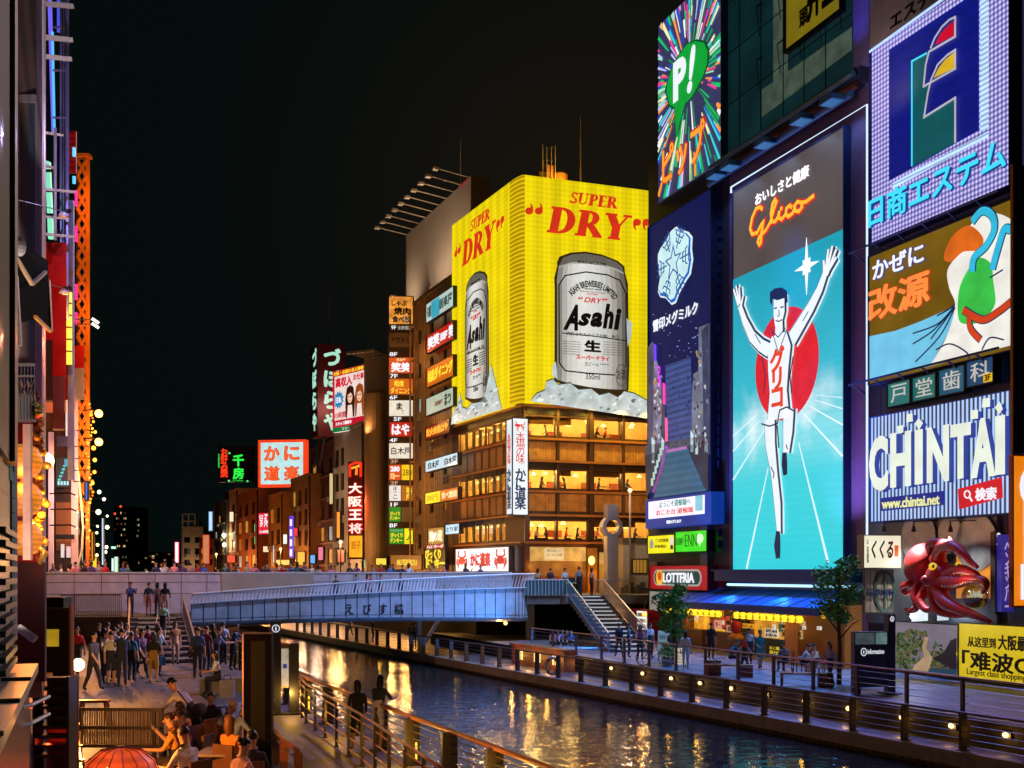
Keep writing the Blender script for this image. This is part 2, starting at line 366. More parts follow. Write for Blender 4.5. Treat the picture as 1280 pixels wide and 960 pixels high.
PAVE = brick('#86878e', '#75767e', '#45464a', .6, .6, .012, .45, 'xy')
STONEWALL = brick('#3d3a34', '#2c2a27', '#15151a', .9, .3, .02, .8, 'yz')
QUAY = brick('#55513c', '#2e3022', '#16150f', .3, 2.4, .05, .8, 'yz', 0)
CONC = pm('#77746f', .75, 0, .35, 1.2, .15)
rslab('right_walkway', [(EX(5), 5), (UX(5)+3, 5), (UX(120)+3, 120), (EX(120), 120)], -1, .5, brick('#6b6a6f', '#5d5c62', '#2c2c30', .8, .8, .015, .35, 'xy'), QUAY, kind='structure')
rslab('right_promenade', [(UX(5), 5), (RX(5)+8, 5), (RX(80)+8, 80), (UX(80), 80)], -1, 1.3, PAVE, STONEWALL, kind='structure')
rslab('street_ground', [(-2.4, 77.5), (9, 80), (60, 95), (60, 420), (-150, 420), (33.1-.41*300-3, 300), (33.1-.41*92-3, 92)], -1, 4.0, pm('#3a3a3c', .8), pm('#2b2623', .9), kind='structure')
# left bank: the main promenade and the lower lane with its ramp beside the canal rail
rslab('left_promenade', [(BX(4)-6, 4), (LX(4)-3.4, 4), (LX(34)-3.0, 34), (LX(37), 37), (LX(58), 58), (BX(58)-6, 58)], -1, 1.9, brick('#5b5a62', '#494850', '#26262a', .45, .9, .02, .5, 'xy'), CONC, kind='structure')
rslab('left_lane', [(LX(4)-3.4, 4), (LX(4), 4), (LX(37), 37), (LX(34)-3.0, 34)], -1, 1.5, pm('#7d7a80', .55, 0, .4, .8, .1), QUAY, kind='structure')
rslab('left_street_ground', [(BX(58)-40, 57), (BX(58)+.2, 56.6), (LX(57)-1.6, 57), (LX(66)-2, 66), (-60, 420), (-260, 420)], -1, 3.3, pm('#3b3a3e', .8), pm('#5a463a', .85), kind='structure')
# kerb lines of pale stone along both quay edges
b = MB()
for (fx, z, ys) in ((EX, .5, (20, 105)),):
    b.slab(canal([(fx(ys[0])-.06, ys[0]), (fx(ys[0])+.34, ys[0]), (fx(ys[1])+.34, ys[1]), (fx(ys[1])-.06, ys[1])]), z-.35, z+.06, pm('#8b8983', .7, 0, .4, 1.5))
b.build('quay_kerb', rz=CA, kind='structure')

# ------------------------------------------------------------------ railings
RUST = pm('#a0623c', .4, 0, .3, 6); POSTM = pm('#4b4a4c', .45, .5, .3, 4); WIRE = pm('#9a9a98', .35, .8)
def railing(name, label, path, z, h, gap, nw, post=(.07, .16), top=.045, pm_=None, tm=None, group=None, cat='railing', light_posts=False, wires=WIRE, wr=.011):
    """posts, a round top rail and thin wires along a ground path; z a height or a function of the arc position"""
    P = [Vector(p) for p in path]; zf = z if callable(z) else (lambda p: z)
    c0 = P[0]; root = empty(name, (c0.x, c0.y, zf(c0)), 0, label=label, cat=cat, group=group)
    b0 = Vector((c0.x, c0.y, zf(c0)))
    pts = []
    for a, q in zip(P, P[1:]):
        n = max(1, round((q-a).length/gap)); pts += [a+(q-a)*i/n for i in range(n)]
    pts.append(P[-1]); d3 = lambda p, e: Vector((p.x, p.y, zf(p)+e))-b0
    tr = MB().tube([d3(p, h) for p in pts], top, tm or RUST); tr.build('handrail', root, smooth=True)
    wb = MB()
    for k in range(nw): wb.tube([d3(p, h*(.14+.72*k/max(1, nw-1))) for p in pts], wr, wires, 5)
    if nw: wb.build('wires', root)
    me = None
    for i, p in enumerate(pts):
        q = pts[min(i+1, len(pts)-1)]-pts[max(i-1, 0)]; an = math.atan2(q.y, q.x)
        if me is None:
            m = MB(); m.box(-post[0]/2, -post[1]/2, -.02, post[0]/2, post[1]/2, h-top*.6, pm_ or POSTM)
            m.box(-post[0], -post[1]*.8, -.02, post[0], post[1]*.8, .03, pm_ or POSTM)
            o = m.build('post', root, d3(p, 0), an); me = o.data
        else:
            o = bpy.data.objects.new('post', me); COL.objects.link(o); o.parent = root; o.location = d3(p, 0); o.rotation_euler = (0, 0, an)
    if light_posts:
        for p in pts[1::2]: q = MB(); q.box(-.02, -.02, .12, .02, .02, .5, em('#ffc83a', 1.6, var=0)); o = q.build('light_strip', root, d3(p, 0)+Vector((.1, -.19, 0))); light('POINT', d3(p, .6)+Vector((-.35, -.45, 0)), 30, '#ffb84a', root, .03)
    return root
railing('canal_railing', 'long quay railing of dark flat posts and wires along the lower right walkway', [(EX(y)+.28, y) for y in (24, 40, 60, 80, 97)], .55, 1.05, 2.3, 5, (.09, .22), .04, pm('#3c3b3e', .45, .4, .3, 4), pm('#5b4a44', .4, .3))
railing('promenade_railing', 'steel wire railing along the edge of the upper right promenade above the stone wall', [(UX(y)+.25, y) for y in (26, 34, 45, 56, 64)], 1.3, 1.1, 2.5, 5, (.1, .1), .032, pm('#5a5058', .45, .4, .3, 4), pm('#9a7464', .4, .2, .2, 5))
railing('bank_railing', 'brown handrail with flat posts at the canal edge of the left lane', [(LX(y)-.15, y) for y in (10, 17.7, 26, 35)], 1.5, 1.0, 2.3, 6, (.1, .3), .055, pm('#57524e', .5, .3, .3, 4), pm('#b06a3a', .35, 0, .2, 5), light_posts=True)
railing('ramp_railing', 'inner steel ramp railing with two brown rails between grey ramp and lane', [(-1.0, 17.2), (-3.08, 23.8), (-5.45, 30.6), (-6.1, 33)], 1.5, 1.05, 1.35, 4, (.06, .06), .03, POSTM, pm('#9a6440', .35, 0, .2, 5), wires=pm('#93603f', .4), wr=.02)
railing('stair_side_railing', 'canal side railing behind the crowd at the foot of the left stairs', [(LX(y)-.2, y) for y in (37, 46, 55)], 1.9, 1.05, 1.8, 4, (.07, .1), .04, POSTM, RUST)

# ------------------------------------------------------------------ wall lamps of the lower walkway
UF = Fac((UX(80), 80), (UX(20), 20))
first = None
LPX = [(1260, 'rightmost'), (1192, 'second from right'), (1130, 'third from right'), (1063, 'fourth from right'), (1008, 'fifth from right'), (960, 'sixth from right'), (916, 'seventh from right'), (877, 'eighth from right'), (841, 'ninth from right'), (805, 'tenth from right'), (766, 'eleventh from right'), (728, 'twelfth from right')]
for px, w in LPX:
    u = UF.u(px); p = UF.P(u, .98, .0)
    if first is None:
        first = empty('wall_lamp', p, UF.ang)
        MB().box(-.16, -.07, -.1, .16, .02, .1, pm('#4a4644', .5, .4)).build('housing', first)
        MB().ball((0, -.09, 0), (.11, .05, .075), em('#ffe08a', 3, var=0)).build('lens', first, smooth=True)
        light('POINT', (0, -.22, -.02), 7, '#ffb347', first, .05)
        o = first
    else: o = copy_tree(first, p)
    tag(o, f'small warm lamp on the stone wall of lower walkway, {w}', 'wall lamp', 'lamps along the lower walkway wall')

# ------------------------------------------------------------------ the bridge
BLUEP = pm('#b4bacc', .36, .1, .32, 1.3); SLAT = pm('#d6d8e2', .4, .1, .1, 1)
br = empty('footbridge', (-8, 67, 3.3), label='grey steel bridge with slatted rail and panelled parapet spanning the canal', cat='bridge')
br.location = (0, 0, 0)
A, B = Vector((-17.2, 62.0)), Vector((.2, 69.75))
dirv = (B-A).normalized(); nrm = Vector((-dirv.y, dirv.x))
path = [A+(B-A)*i/29 for i in range(30)]
for k in range(1, 9):                                            # rounded right-hand end
    t = k/8*R(75); path.append(B+dirv*1.5*math.sin(t)+nrm*1.5*(1-math.cos(t)))
Ltot = (B-A).length
def bz(i): t = min(1, i/29); return 3.78+.75*t+.12*math.sin(t*math.pi), 2.8-.06*t+.14*math.sin(t*math.pi)
def rz_(i): t = min(1, i/29); return 4.36+1.06*t+.1*math.sin(t*math.pi)
gm, seam = MB(), MB()
for i in range(len(path)-1):
    a, q = path[i], path[i+1]; t0, b0 = bz(i); t1, b1 = bz(i+1); n = nrm*.12
    gm.add([(a.x, a.y, b0), (q.x, q.y, b1), (q.x, q.y, t1), (a.x, a.y, t0), (a.x+n.x, a.y+n.y, b0-.12), (q.x+n.x, q.y+n.y, b1-.12), (q.x+n.x*4, q.y+n.y*4, b1-.25), (a.x+n.x*4, a.y+n.y*4, b0-.25)],
           [(0, 1, 2, 3), (4, 5, 1, 0), (7, 6, 5, 4)], BLUEP)
    o = (path[min(i+1, len(path)-1)]-path[max(i-1, 0)]).normalized(); m = Vector((o.y, -o.x))*.012
    if i % 1 == 0 and i < 33: seam.beam((a.x+m.x, a.y+m.y, b0), (a.x+m.x, a.y+m.y, t0), .035, .02, pm('#343c50', .6))
    seam.beam((a.x+m.x, a.y+m.y, b0+.16), (q.x+m.x, q.y+m.y, b1+.16), .02, .02, pm('#343c50', .6))
    gm.beam((a.x+m.x*6, a.y+m.y*6, t0+.03), (q.x+m.x*6, q.y+m.y*6, t1+.03), .18, .06, SLAT)
gm.build('girder', br); seam.build('panel_seam', br)
sl = MB(); cap = []
N = 104; tot = [0]
for a, q in zip(path, path[1:]): tot.append(tot[-1]+(q-a).length)
def at(s):
    for i in range(len(path)-1):
        if s <= tot[i+1] or i == len(path)-2:
            t = (s-tot[i])/(tot[i+1]-tot[i]); return path[i]+(path[i+1]-path[i])*t, i+t, (path[i+1]-path[i]).normalized()
for k in range(N+1):
    s = tot[-1]*k/N; p, i, d = at(s); m = Vector((d.y, -d.x)); t0 = bz(i)[0]+.07; r = rz_(i)
    lean = .28*(r-t0)
    sl.beam((p.x+m.x*.05, p.y+m.y*.05, t0), (p.x+m.x*(.05+lean)+d.x*.08, p.y+m.y*(.05+lean)+d.y*.08, r-.06), .1, .035, SLAT)
    cap.append((p.x+m.x*(.05+lean), p.y+m.y*(.05+lean), r-.05))
sl.build('slatted_rail', br); MB().tube(cap, .06, SLAT).build('handrail', br, smooth=True)
# ramp deck behind the near rail and the main deck
PA, PB = W(58, HY, 64.5), W(640, HY, 74.2)
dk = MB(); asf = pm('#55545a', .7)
for i in range(29):
    a, q = path[i], path[i+1]; z0, z1 = bz(i)[0]-.5, bz(i+1)[0]-.5; g0 = PA+(PB-PA)*(i/29*.72+.28); g1 = PA+(PB-PA)*((i+1)/29*.72+.28)
    dk.add([(a.x+.1, a.y+.15, z0), (q.x+.1, q.y+.15, z1), (g1.x, g1.y-.1, z1), (g0.x, g0.y-.1, z0)], [(0, 1, 2, 3)], asf)
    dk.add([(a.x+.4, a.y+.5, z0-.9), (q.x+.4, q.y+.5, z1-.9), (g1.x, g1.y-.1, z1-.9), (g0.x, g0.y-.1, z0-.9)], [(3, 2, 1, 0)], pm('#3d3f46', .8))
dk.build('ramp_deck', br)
MB().slab([(PA.x-3, PA.y-.9), (PB.x, PB.y+.12), (4.6, 77), (4, 84), (-30, 76)], 3.5, 4.3, asf).build('main_deck', br)
pf = Fac((PA.x, PA.y), (PB.x, PB.y)); LP = (PB-PA).length
pr = MB(); pr.box(0, 0, 3.1, LP, .14, 5.42, pm('#ccc6d0', .35, .1, .3, 1.2)); pr.box(-.02, -.06, 5.42, LP, .2, 5.5, SLAT)
for k in range(1, int(LP/1.45)): pr.box(k*1.45-.015, -.012, 3.1, k*1.45+.015, .0, 5.42, pm('#4a4858', .6))
for z in (4.25, 4.9): pr.box(0, -.01, z, LP, .0, z+.025, pm('#4a4858', .6))
pr.build('parapet', br, pf.P(0, 0), pf.ang)
gl = MB(); a0, a1 = pf.u(277), pf.u(392)
gl.box(a0, -.05, 4.3, a1, -.014, 5.4, pm('#cfc4b4', .25, .35, .3, .5)); gl.build('polished_panel', br, pf.P(0, 0), pf.ang)
gf = Fac((A.x, A.y), (B.x, B.y)); lt = MB()
for ch, x0, x1 in (('え', 431, 442), ('び', 454, 464), ('す', 474, 484), ('橋', 493, 505)):
    x, z = gf.off(.03).uz(x0, 768); x_, z_ = gf.off(.03).uz(x1, 755); lt.text(ch, x, z, x_, z_, -.03, 0, pm('#10141f', .5), .012)
lt.build('lettering', br, gf.P(0, 0), gf.ang)
# blue lamps in the bridge's right-hand end light its girder
fl = empty('floodlight', (5.2, 64.2, 1.3), label='low blue floodlight on the right promenade washing the bridge side', cat='floodlight')
MB().box(-.2, -.12, 0, .2, .12, .3, DARK).build('housing', fl); MB().box(-.17, -.15, .05, .17, -.125, .26, em('#9cd2ff', 3)).build('lens', fl)
light('SPOT', (0, -.25, .3), 3600, '#3f9cff', fl, .1, (-9, 1.5, 2.0), 95, .9)

# ------------------------------------------------------------------ left landing, stairs and balustrade
def stairs(name, label, top, bot, width, n, nose, mat):
    """a flight from ground point bot (x,y,z) up to top, its nosings pale"""
    t, q = Vector(top), Vector(bot); d = Vector((t.x-q.x, t.y-q.y)); L = d.length; a = math.atan2(d.y, d.x)-math.pi/2; h = t.z-q.z
    root = empty(name, q, a, label=label, cat='stairs'); b, e = MB(), MB()
    for i in range(n):
        y0 = L*i/n; z = h*(i+1)/n
        b.box(-width/2, y0, max(0, z-h/n-.24), width/2, y0+L/n+.03 if i < n-1 else L, z, mat)
    for i in range(n):
        y0 = L*i/n; z = h*(i+1)/n
        e.box(-width*.36, y0-.02, z-.06, width*.36, y0+.07, z+.006, nose)
    b.build('steps', root); e.build('nosing', root); return root, L, h
def stair_rail(root, x, L, h, mat, top, nb, ext=.0):
    b = MB(); 
    b.beam((x, 0, 1.0), (x, L, h+1.0), .07, .06, top); b.beam((x, 0, .12), (x, L, h+.12), .05, .05, mat)
    for k in range(nb+1): t = k/nb; b.box(x-.015, L*t-.012, h*t+.1, x+.015, L*t+.012, h*t+1.0, mat)
    b.box(x-.05, -.06, 0, x+.05, .04, 1.05, mat); b.build('side_rail', root)
PALE = em('#cfd6dd', .55); STEP = pm('#4d4f57', .6)  # right-hand nosings glow so the white strips read bright, no lamps in them
r1, L1, h1 = stairs('staircase', 'left staircase with grey steps climbing from the promenade to the bridge', (-17.4, 56.6, 3.3), (-13.8, 45.6, 1.9), 2.4, 9, pm('#b9bac0', .5), STEP)
stair_rail(r1, -1.25, L1, h1, pm('#8d8490', .4, .5), pm('#cbb29a', .3, .4), 34); stair_rail(r1, 1.25, L1, h1, pm('#8d8490', .4, .5), pm('#cbb29a', .3, .4), 34)
bal = empty('balustrade', W(76, HY, 56.3)*1, 0, label='pale barred balustrade on the landing left of the staircase', cat='balustrade'); bal.location.z = 3.3
b = MB(); wl = W(152, HY, 56.3).x-W(76, HY, 56.3).x
b.box(0, -.04, 1.05, wl, .04, 1.12, pm('#c9b5b2', .35, .3)); b.box(0, -.03, .08, wl, .03, .13, pm('#b0a5a8', .4, .3))
for k in range(31): b.box(wl*k/30-.018, -.02, .0, wl*k/30+.018, .02, 1.06, pm('#b0a5a8', .4, .3))
b.build('bars', bal)
# right-hand landing, dark underside, stairs
ld = empty('bridge_landing', (0, 0, 0), label='raised concrete landing at the right end of the bridge above dark void', cat='landing')
MB().slab([(.9, 70.2), (3.4, 70.2), (3.4, 70.8), (9.0, 71.8), (9.0, 80), (-2.4, 77.5), (-.4, 71.4)], 3.55, 4.08, CONC).build('deck', ld)
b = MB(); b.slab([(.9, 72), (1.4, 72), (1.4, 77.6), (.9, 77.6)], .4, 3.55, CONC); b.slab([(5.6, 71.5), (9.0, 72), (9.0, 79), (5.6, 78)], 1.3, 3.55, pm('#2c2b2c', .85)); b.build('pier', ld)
b = MB(); 
b.box(.75, 70.1, 4.1, 3.3, 70.14, 5.0, pm('#5aa7c4', .15, .5)); b.box(.7, 70.05, 5.0, 3.4, 70.2, 5.08, SLAT)
for k in range(13): b.box(.75+k*.21, 70.02, 4.08, .78+k*.21, 70.08, 5.0, SLAT)
b.build('guard_panel', ld)
b = MB(); q0, q1 = W(744, HY, 71.5), W(786, HY, 72.5)
for k in range(23):
    p = q0+(q1-q0)*k/22; b.box(p.x-.02, p.y-.02, 4.08, p.x+.02, p.y+.02, 5.0, pm('#a8998a', .4, .5))
b.beam((q0.x, q0.y, 5.02), (q1.x, q1.y, 5.02), .08, .07, SLAT); b.build('back_rail', ld)
r2, L2, h2 = stairs('staircase', 'right staircase with white nosings going down from the bridge to the promenade', (4.45, 70.2, 4.05), (6.15, 60.6, 1.3), 2.1, 14, PALE, STEP)
stair_rail(r2, -1.12, L2, h2, pm('#5f8fb5', .4, .4), pm('#a9c8dc', .3, .4), 40); stair_rail(r2, 1.12, L2, h2, pm('#9a9690', .4, .5), pm('#d6cfc4', .3, .4), 40)
# ------------------------------------------------------------------ right bank: buildings and their signs
RS = Fac((RX(70.8), 70.8), (RX(40), 40))
def block(name, label, fac, px0, px1, z0, z1, depth, mat, out=0., cat='building', roof=None, u=None):
    f = fac.off(out); u0, u1 = u or (f.u(px0), f.u(px1)); r = empty(name, f.P(u0, z0), f.ang, label=label, cat=cat); w = u1-u0
    MB().box(0, 0, 0, w, depth, z1-z0, mat).build('wall', r)
    if roof is not None:
        b = MB(); b.box(-.1, -.15, z1-z0, w+.1, depth+.1, z1-z0+.35, roof); b.build('roof', r)
    r['u0'] = u0; return r, f, u0, u1
def rows(mat, w, n, mb, z0, z1, y=-.03):
    for k in range(n+1): mb.box(w*k/n-.02, y, z0, w*k/n+.02, 0, z1, mat)
BLUEW = pm('#4a62a8', .45, .1, .25, .8); LILAC = pm('#6b5a86', .45, .1, .2, .6)
WHT = em('#f2f6ff', 1.0, var=.03); NAVY = em('#071a52', 1., var=.1); BLK = pm('#0c0c0e', .5)
# --- tower with the snow crystal sign
snow, f, u0, u1 = block('sign_building', 'tall dark building carrying the burst sign and the navy snow crystal sign', RS, 810.5, 911, 1.3, 31, 10, pm('#22304e', .5))
b = MB()
for k in range(34): b.box(u1-u0-1.75, -.16, 5.5+k*.62, u1-u0-.75, 0, 5.5+k*.62+.42, pm('#34456e', .4, .3))
b.box(u1-u0-2.6, -.3, 4.4, u1-u0-1.8, 0, 24, pm('#5f7fc0', .4, .2)); b.build('ribbed_column', snow)
light('SPOT', (u1-u0-.9, -3.2, 3.4), 5200, '#4f8fff', snow, .08, (0, .22, 1), 60, .8)
S = Sign('burst_sign', 'tall sign with green oval and coloured rays bursting around it', 'sign', RS, 823, 902, 33, 255, .5, .4, em('#3b3f66', .8, lit=True), pm('#565a66', .4, .5))
cx, cz = S.l(862, 97); rays = ['#14c86a', '#19b25c', '#e8439a', '#2a4fd0', '#ffffff', '#ff9a3c', '#38d8e0', '#9fe8c0', '#c9c3ff', '#0f9f4f', '#f6f0c0']
rm = [em(c, 1.0, var=.05) for c in rays]; rnd = random.Random(3); mb = S.mb('light_rays')
for k in range(230):
    t = rnd.random()*2*math.pi; dx, dz = math.cos(t), math.sin(t)
    lim = min(((S.w-cx) if dx > 0 else cx)/max(1e-6, abs(dx)), ((S.h-cz) if dz > 0 else cz)/max(1e-6, abs(dz)))*.985
    a = rnd.uniform(.22, .95)*lim; e = min(lim, a+rnd.uniform(.1, .5)*lim); w = rnd.uniform(.09, .26)*(.5+a/5); l = 1+(k % 5)*.25
    mb.add([(cx+dx*a-dz*w*.25, -.03*l, cz+dz*a+dx*w*.25), (cx+dx*a+dz*w*.25, -.03*l, cz+dz*a-dx*w*.25), (cx+dx*e+dz*w*.5, -.03*l, cz+dz*e-dx*w*.5), (cx+dx*e-dz*w*.5, -.03*l, cz+dz*e+dx*w*.5)], [(0, 1, 2, 3)], rm[rnd.randrange(len(rm))])
Z = lambda pts, k, ox, oy: [(ox+a/k, oy+b/k) for a, b in pts]
ov = Z([(125, 430), (130, 380), (150, 320), (180, 260), (225, 200), (270, 182), (310, 190), (328, 230), (325, 290), (305, 350), (280, 400), (250, 450), (213, 490), (172, 645), (166, 505), (140, 490)], 3.69, 800, 0)
GRN = em('#10a83a', 1., lines=(2, .16, .75, 1.1))
S.poly(ov, em('#0a5a2a', .6), 4.5, 'oval'); S.poly([(861+(a-861)*.93, 97+(q-97)*.95) for a, q in ov], GRN, 5.5, 'oval')
S.text('P', 844.5, 860.5, 80, 130, WHT, 6.5, bold=.05); S.text('!', 862, 872, 63, 119, WHT, 6.5, bold=.04, shear=.25)
S.text('ピップ', 830, 885, 184, 236, em('#c8211a', 1.), 6, bold=.06); S.text('ピップ', 831, 884, 186, 234, em('#ff9c33', 1.1), 7, bold=.02)
S.done()
S = Sign('navy_crystal_sign', 'tall navy sign with white snow crystal above a canal night picture', 'sign', RS, 811, 889, 285, 624, .5, .4, em('#061650', .9, lit=True, lines=(2, .3, .85, 1.1)), pm('#1c2c5c', .5))
P6 = lambda pts, oy: Z(pts, 3.69, 800, oy)
hexa = P6([(84, 290), (95, 262), (128, 215), (143, 182), (168, 160), (200, 176), (225, 184), (243, 207), (240, 260), (246, 310), (235, 378), (214, 410), (182, 468), (166, 512), (148, 521), (120, 490), (95, 486), (84, 460), (95, 400), (85, 345)], 240)
hc = (840, 240+340/3.69)
S.poly(hexa, em('#dff4f4', 1.), 1, 'crystal'); S.poly([(hc[0]+(a-hc[0])*.93, hc[1]+(q-hc[1])*.95) for a, q in hexa], em('#1f62c4', 1.), 2, 'crystal')
S.poly([(hc[0]+(a-hc[0])*.88-.6, hc[1]+(q-hc[1])*.9-1.5) for a, q in hexa], em('#c9eef2', 1.), 3, 'crystal')
c0 = S.l(843.5, 240+325/3.69); q = S.mb('crystal'); SB = em('#1b4f9a', .9)
q.stroke([(c0[0]+.95*(1 if i % 2 == 0 else .42)*math.sin(i*math.pi/5), c0[1]+.95*(1 if i % 2 == 0 else .42)*math.cos(i*math.pi/5)) for i in range(10)], .08, -.12, -.1, SB, True)
for i in range(6):
    t = R(30+60*i); d = Vector((math.sin(t), math.cos(t))); nn = Vector((d.y, -d.x)); o = Vector(c0)
    at2 = lambda a, bb: tuple(o+d*a+nn*bb)
    q.stroke([at2(.8, 0), at2(2.05, 0)], .07, -.12, -.1, SB)
    for r_, w_ in ((1.15, .3), (1.5, .5), (1.85, .42)):
        q.stroke([at2(r_+.22, -w_), at2(r_, -w_*.8), at2(r_, w_*.8), at2(r_+.22, w_)], .07, -.12, -.1, SB)
S.text('雪印メグミルク', 817, 873, 401, 416, WHT, 2, bold=.03)
pic = lambda pts, c, lay, oy=480, s=1., **kw: S.poly(P6(pts, oy), em(c, s, **kw), lay, 'canal_picture')
pic([(118, 800), (235, 760), (240, 965), (245, 1200), (130, 1230)], '#3a4d86', 1, 240, 1., lines=(2, .35, .7, 1.2))
pic([(36, 725), (60, 690), (75, 760), (100, 860), (118, 960), (122, 1225), (36, 1260)], '#5b5872', 2, 240, .8, var=.5, scale=.9)
pic([(70, 740), (84, 790), (96, 880), (104, 1000), (98, 1225), (62, 1245)], '#8b86a0', 3, 240, .8, var=.5, scale=1.5)
pic([(250, 840), (272, 826), (275, 625), (322, 605), (322, 1210), (240, 1200), (245, 900)], '#7c8398', 2, 240, .75, var=.5, scale=.8)
pic([(290, 640), (322, 605), (322, 1200), (300, 1205)], '#3c4766', 3, 240, .8, var=.4)
for i, (x, y0, y1) in enumerate([(70, 700, 780), (88, 800, 900), (112, 880, 980), (122, 1040, 1150), (124, 1170, 1230)]): pic([(x, y0), (x+10, y0+6), (x+12, y1), (x+2, y1)], ['#6a3cff', '#d83cff', '#ff3ca8', '#ff5aa0', '#c83cff'][i], 4, 240, 1.3)
for x, y0, y1 in ((60, 1130, 1250), (105, 1130, 1230), (262, 1120, 1210), (306, 1110, 1200), (240, 1100, 1200)): pic([(x, y0), (x+13, y0+20), (x+13, y1), (x, y1)], '#d6f0f0', 4, 240, .9)
pic([(30, 285), (320, 235), (322, 280), (30, 330)], '#585868', 4, 480, .7, var=.4)
pic([(30, 330), (125, 300), (125, 330), (60, 490), (36, 520)], '#2c2f40', 4, 480, .9, var=.4); pic([(225, 285), (322, 265), (322, 490), (300, 470)], '#2c2f40', 4, 480, .9, var=.4)
pic([(125, 302), (222, 285), (300, 470), (318, 492), (70, 525), (110, 400)], '#2b5d7c', 4.5, 480, 1., lines=(2, .4, .85, 1.15))
pic([(118, 305), (130, 303), (112, 400), (75, 500), (62, 500), (100, 390)], '#8a4a9c', 5, 480, .9, var=.4); pic([(130, 304), (222, 287), (224, 300), (130, 318)], '#c07ac0', 5, 480, .8)
rnd = random.Random(8)
for k in range(90):
    lft = k % 2; x = rnd.uniform(66, 104) if lft else rnd.uniform(246, 318); y = rnd.uniform(780 if lft else 700, 1190); pic([(x, y), (x+rnd.uniform(3, 9), y-1), (x+rnd.uniform(3, 9), y+rnd.uniform(6, 22)), (x, y+12)], rnd.choice(['#d8d0c0', '#c8a060', '#8a90b8', '#2a3048', '#e8e8f0', '#6a5a8a', '#a8506a', '#383040']), 4.2+(k % 9)*.05, 240, .8)
for k in range(60): x, y = rnd.uniform(132, 235), rnd.uniform(830, 1190); pic([(x, y), (x+4, y-1), (x+4, y+4), (x, y+5)], '#1a2048', 4.6, 240, .8)
for k in range(40): x, y = rnd.uniform(60, 300), rnd.uniform(560, 760); pic([(x, y), (x+2, y), (x+2, y+3), (x, y+3)], rnd.choice(['#8aa0ff', '#d8e0ff']), 4.6, 240, .9)
for k in range(7): x, y = 60+k*8, 470-k*28; pic([(x, y-34), (x+10, y-36), (x+9, y), (x, y)], '#bfe6e0', 5.5, 480, .8)
S.done()
S = Sign('led_message_board', 'blue framed white message board with green and red writing below the navy sign', 'sign', RS, 807, 889, 625, 661, .8, .9, em('#103a9a', .8))
S.poly([(811, 627.5), (881, 618.5), (881, 642), (811, 649)], em('#f4f0fa', 1.1, lit=True), 1, 'screen')
S.text('ようこそ道頓堀へ', 825, 864, 627, 635, em('#2f9a92', .9), 2, bold=.005); S.text('おこた台 道頓堀', 821, 867, 638, 645, em('#e0483a', 1.), 2, bold=.01)
S.poly([(870, 620), (879, 618.5), (879, 638), (870, 639)], em('#8fc8c8', .9), 2, 'artwork'); S.text('雪印メグミルク', 834, 852, 650.5, 655, WHT, 2, bold=.03); S.done()
S = Sign('yellow_shop_sign', 'yellow lit shop sign with small black writing left of the green one', 'sign', RS, 810, 843.5, 670.5, 692, .7, .5, em('#f4ea1e', 1., lit=True), BLK, fw=.05)
S.ntext('三宝竹松園', .32, .62, .78, .82, em('#4a4408', .6), bold=.0); S.ntext('道頓堀店', .28, .3, .72, .48, em('#3a3408', .5), bold=0)
S.npoly([(.08, .3), (.2, .3), (.22, .6), (.16, .85), (.08, .7)], em('#a9a9a0', .8)); S.npoly([(.84, .45), (.95, .45), (.96, .75), (.9, .95), (.84, .8)], em('#e8e4e0', .9)); S.npoly([(.85, .2), (.95, .2), (.93, .44), (.86, .44)], em('#223060', .9)); S.done()
S = Sign('green_shop_sign', 'bright green lit shop sign with white balloon dot beside the yellow one', 'sign', RS, 844.5, 884, 665.5, 690, .7, .5, em('#3be026', 1., lit=True), BLK, fw=.05)
S.ntext('居酒屋', .04, .35, .28, .7, em('#1f8a1a', .9)); S.ntext('ENN', .33, .25, .7, .85, em('#175f1a', .8), bold=-.01)
S.npoly([(.78+.11*math.cos(i*math.pi/8), .62+.24*math.sin(i*math.pi/8)) for i in range(16)], em('#d8ffd0', 1.)); S.npoly([(.76, .42), (.82, .42), (.78, .22)], em('#d8ffd0', 1.)); S.done()
S = Sign('red_shop_sign', 'long red sign box with white lettering on a dark oval above a white board', 'sign', RS, 813, 885, 708, 735.5, .8, .6, em('#b81220', .75, lit=True), pm('#7c1018', .5), fw=.04)
S.npoly([(.14+.07*math.cos(t), .5+.36*math.sin(t)) if math.cos(t) < 0 else (.83+.07*math.cos(t), .5+.36*math.sin(t)) for t in [R(-90+15*i) for i in range(24)]], em('#b9b4b0', .75)); S.npoly([(.15+.06*math.cos(t), .5+.28*math.sin(t)) if math.cos(t) < 0 else (.82+.06*math.cos(t), .5+.28*math.sin(t)) for t in [R(-90+15*i) for i in range(24)]], em('#0e3a34', .8), 2)
S.npoly([(.19+.065*math.cos(i*math.pi/10), .5+.34*math.sin(i*math.pi/10)) for i in range(20)], em('#f0b838', 1.), 3); S.npoly([(.2+.035*math.cos(i*math.pi/8), .56+.2*math.sin(i*math.pi/8)) for i in range(16)], em('#c8501a', 1.), 4)
S.ntext('LOTTERIA', .265, .28, .8, .72, WHT, 4, bold=.035); S.done()
S = Sign('white_shop_board', 'white board with black writing under the red sign, half behind the tree', 'sign', RS, 812, 884, 739, 763, .5, .3, em('#b9b3a8', .5), BLK, fw=.05)
S.ntext('たこ焼道楽', .04, .3, .62, .8, BLK, bold=.03); S.done()
b = MB(); b.box(0, -.6, 3.1, u1-u0-.9, -.05, 3.25, pm('#2a2a30', .6)); b.box(1.2, -.55, 4.25, 2.2, -.1, 4.8, pm('#9a958c', .5)); b.box(3.2, -.5, 4.2, 5.6, -.1, 4.5, pm('#7a7d86', .5)); b.build('ledge', snow)
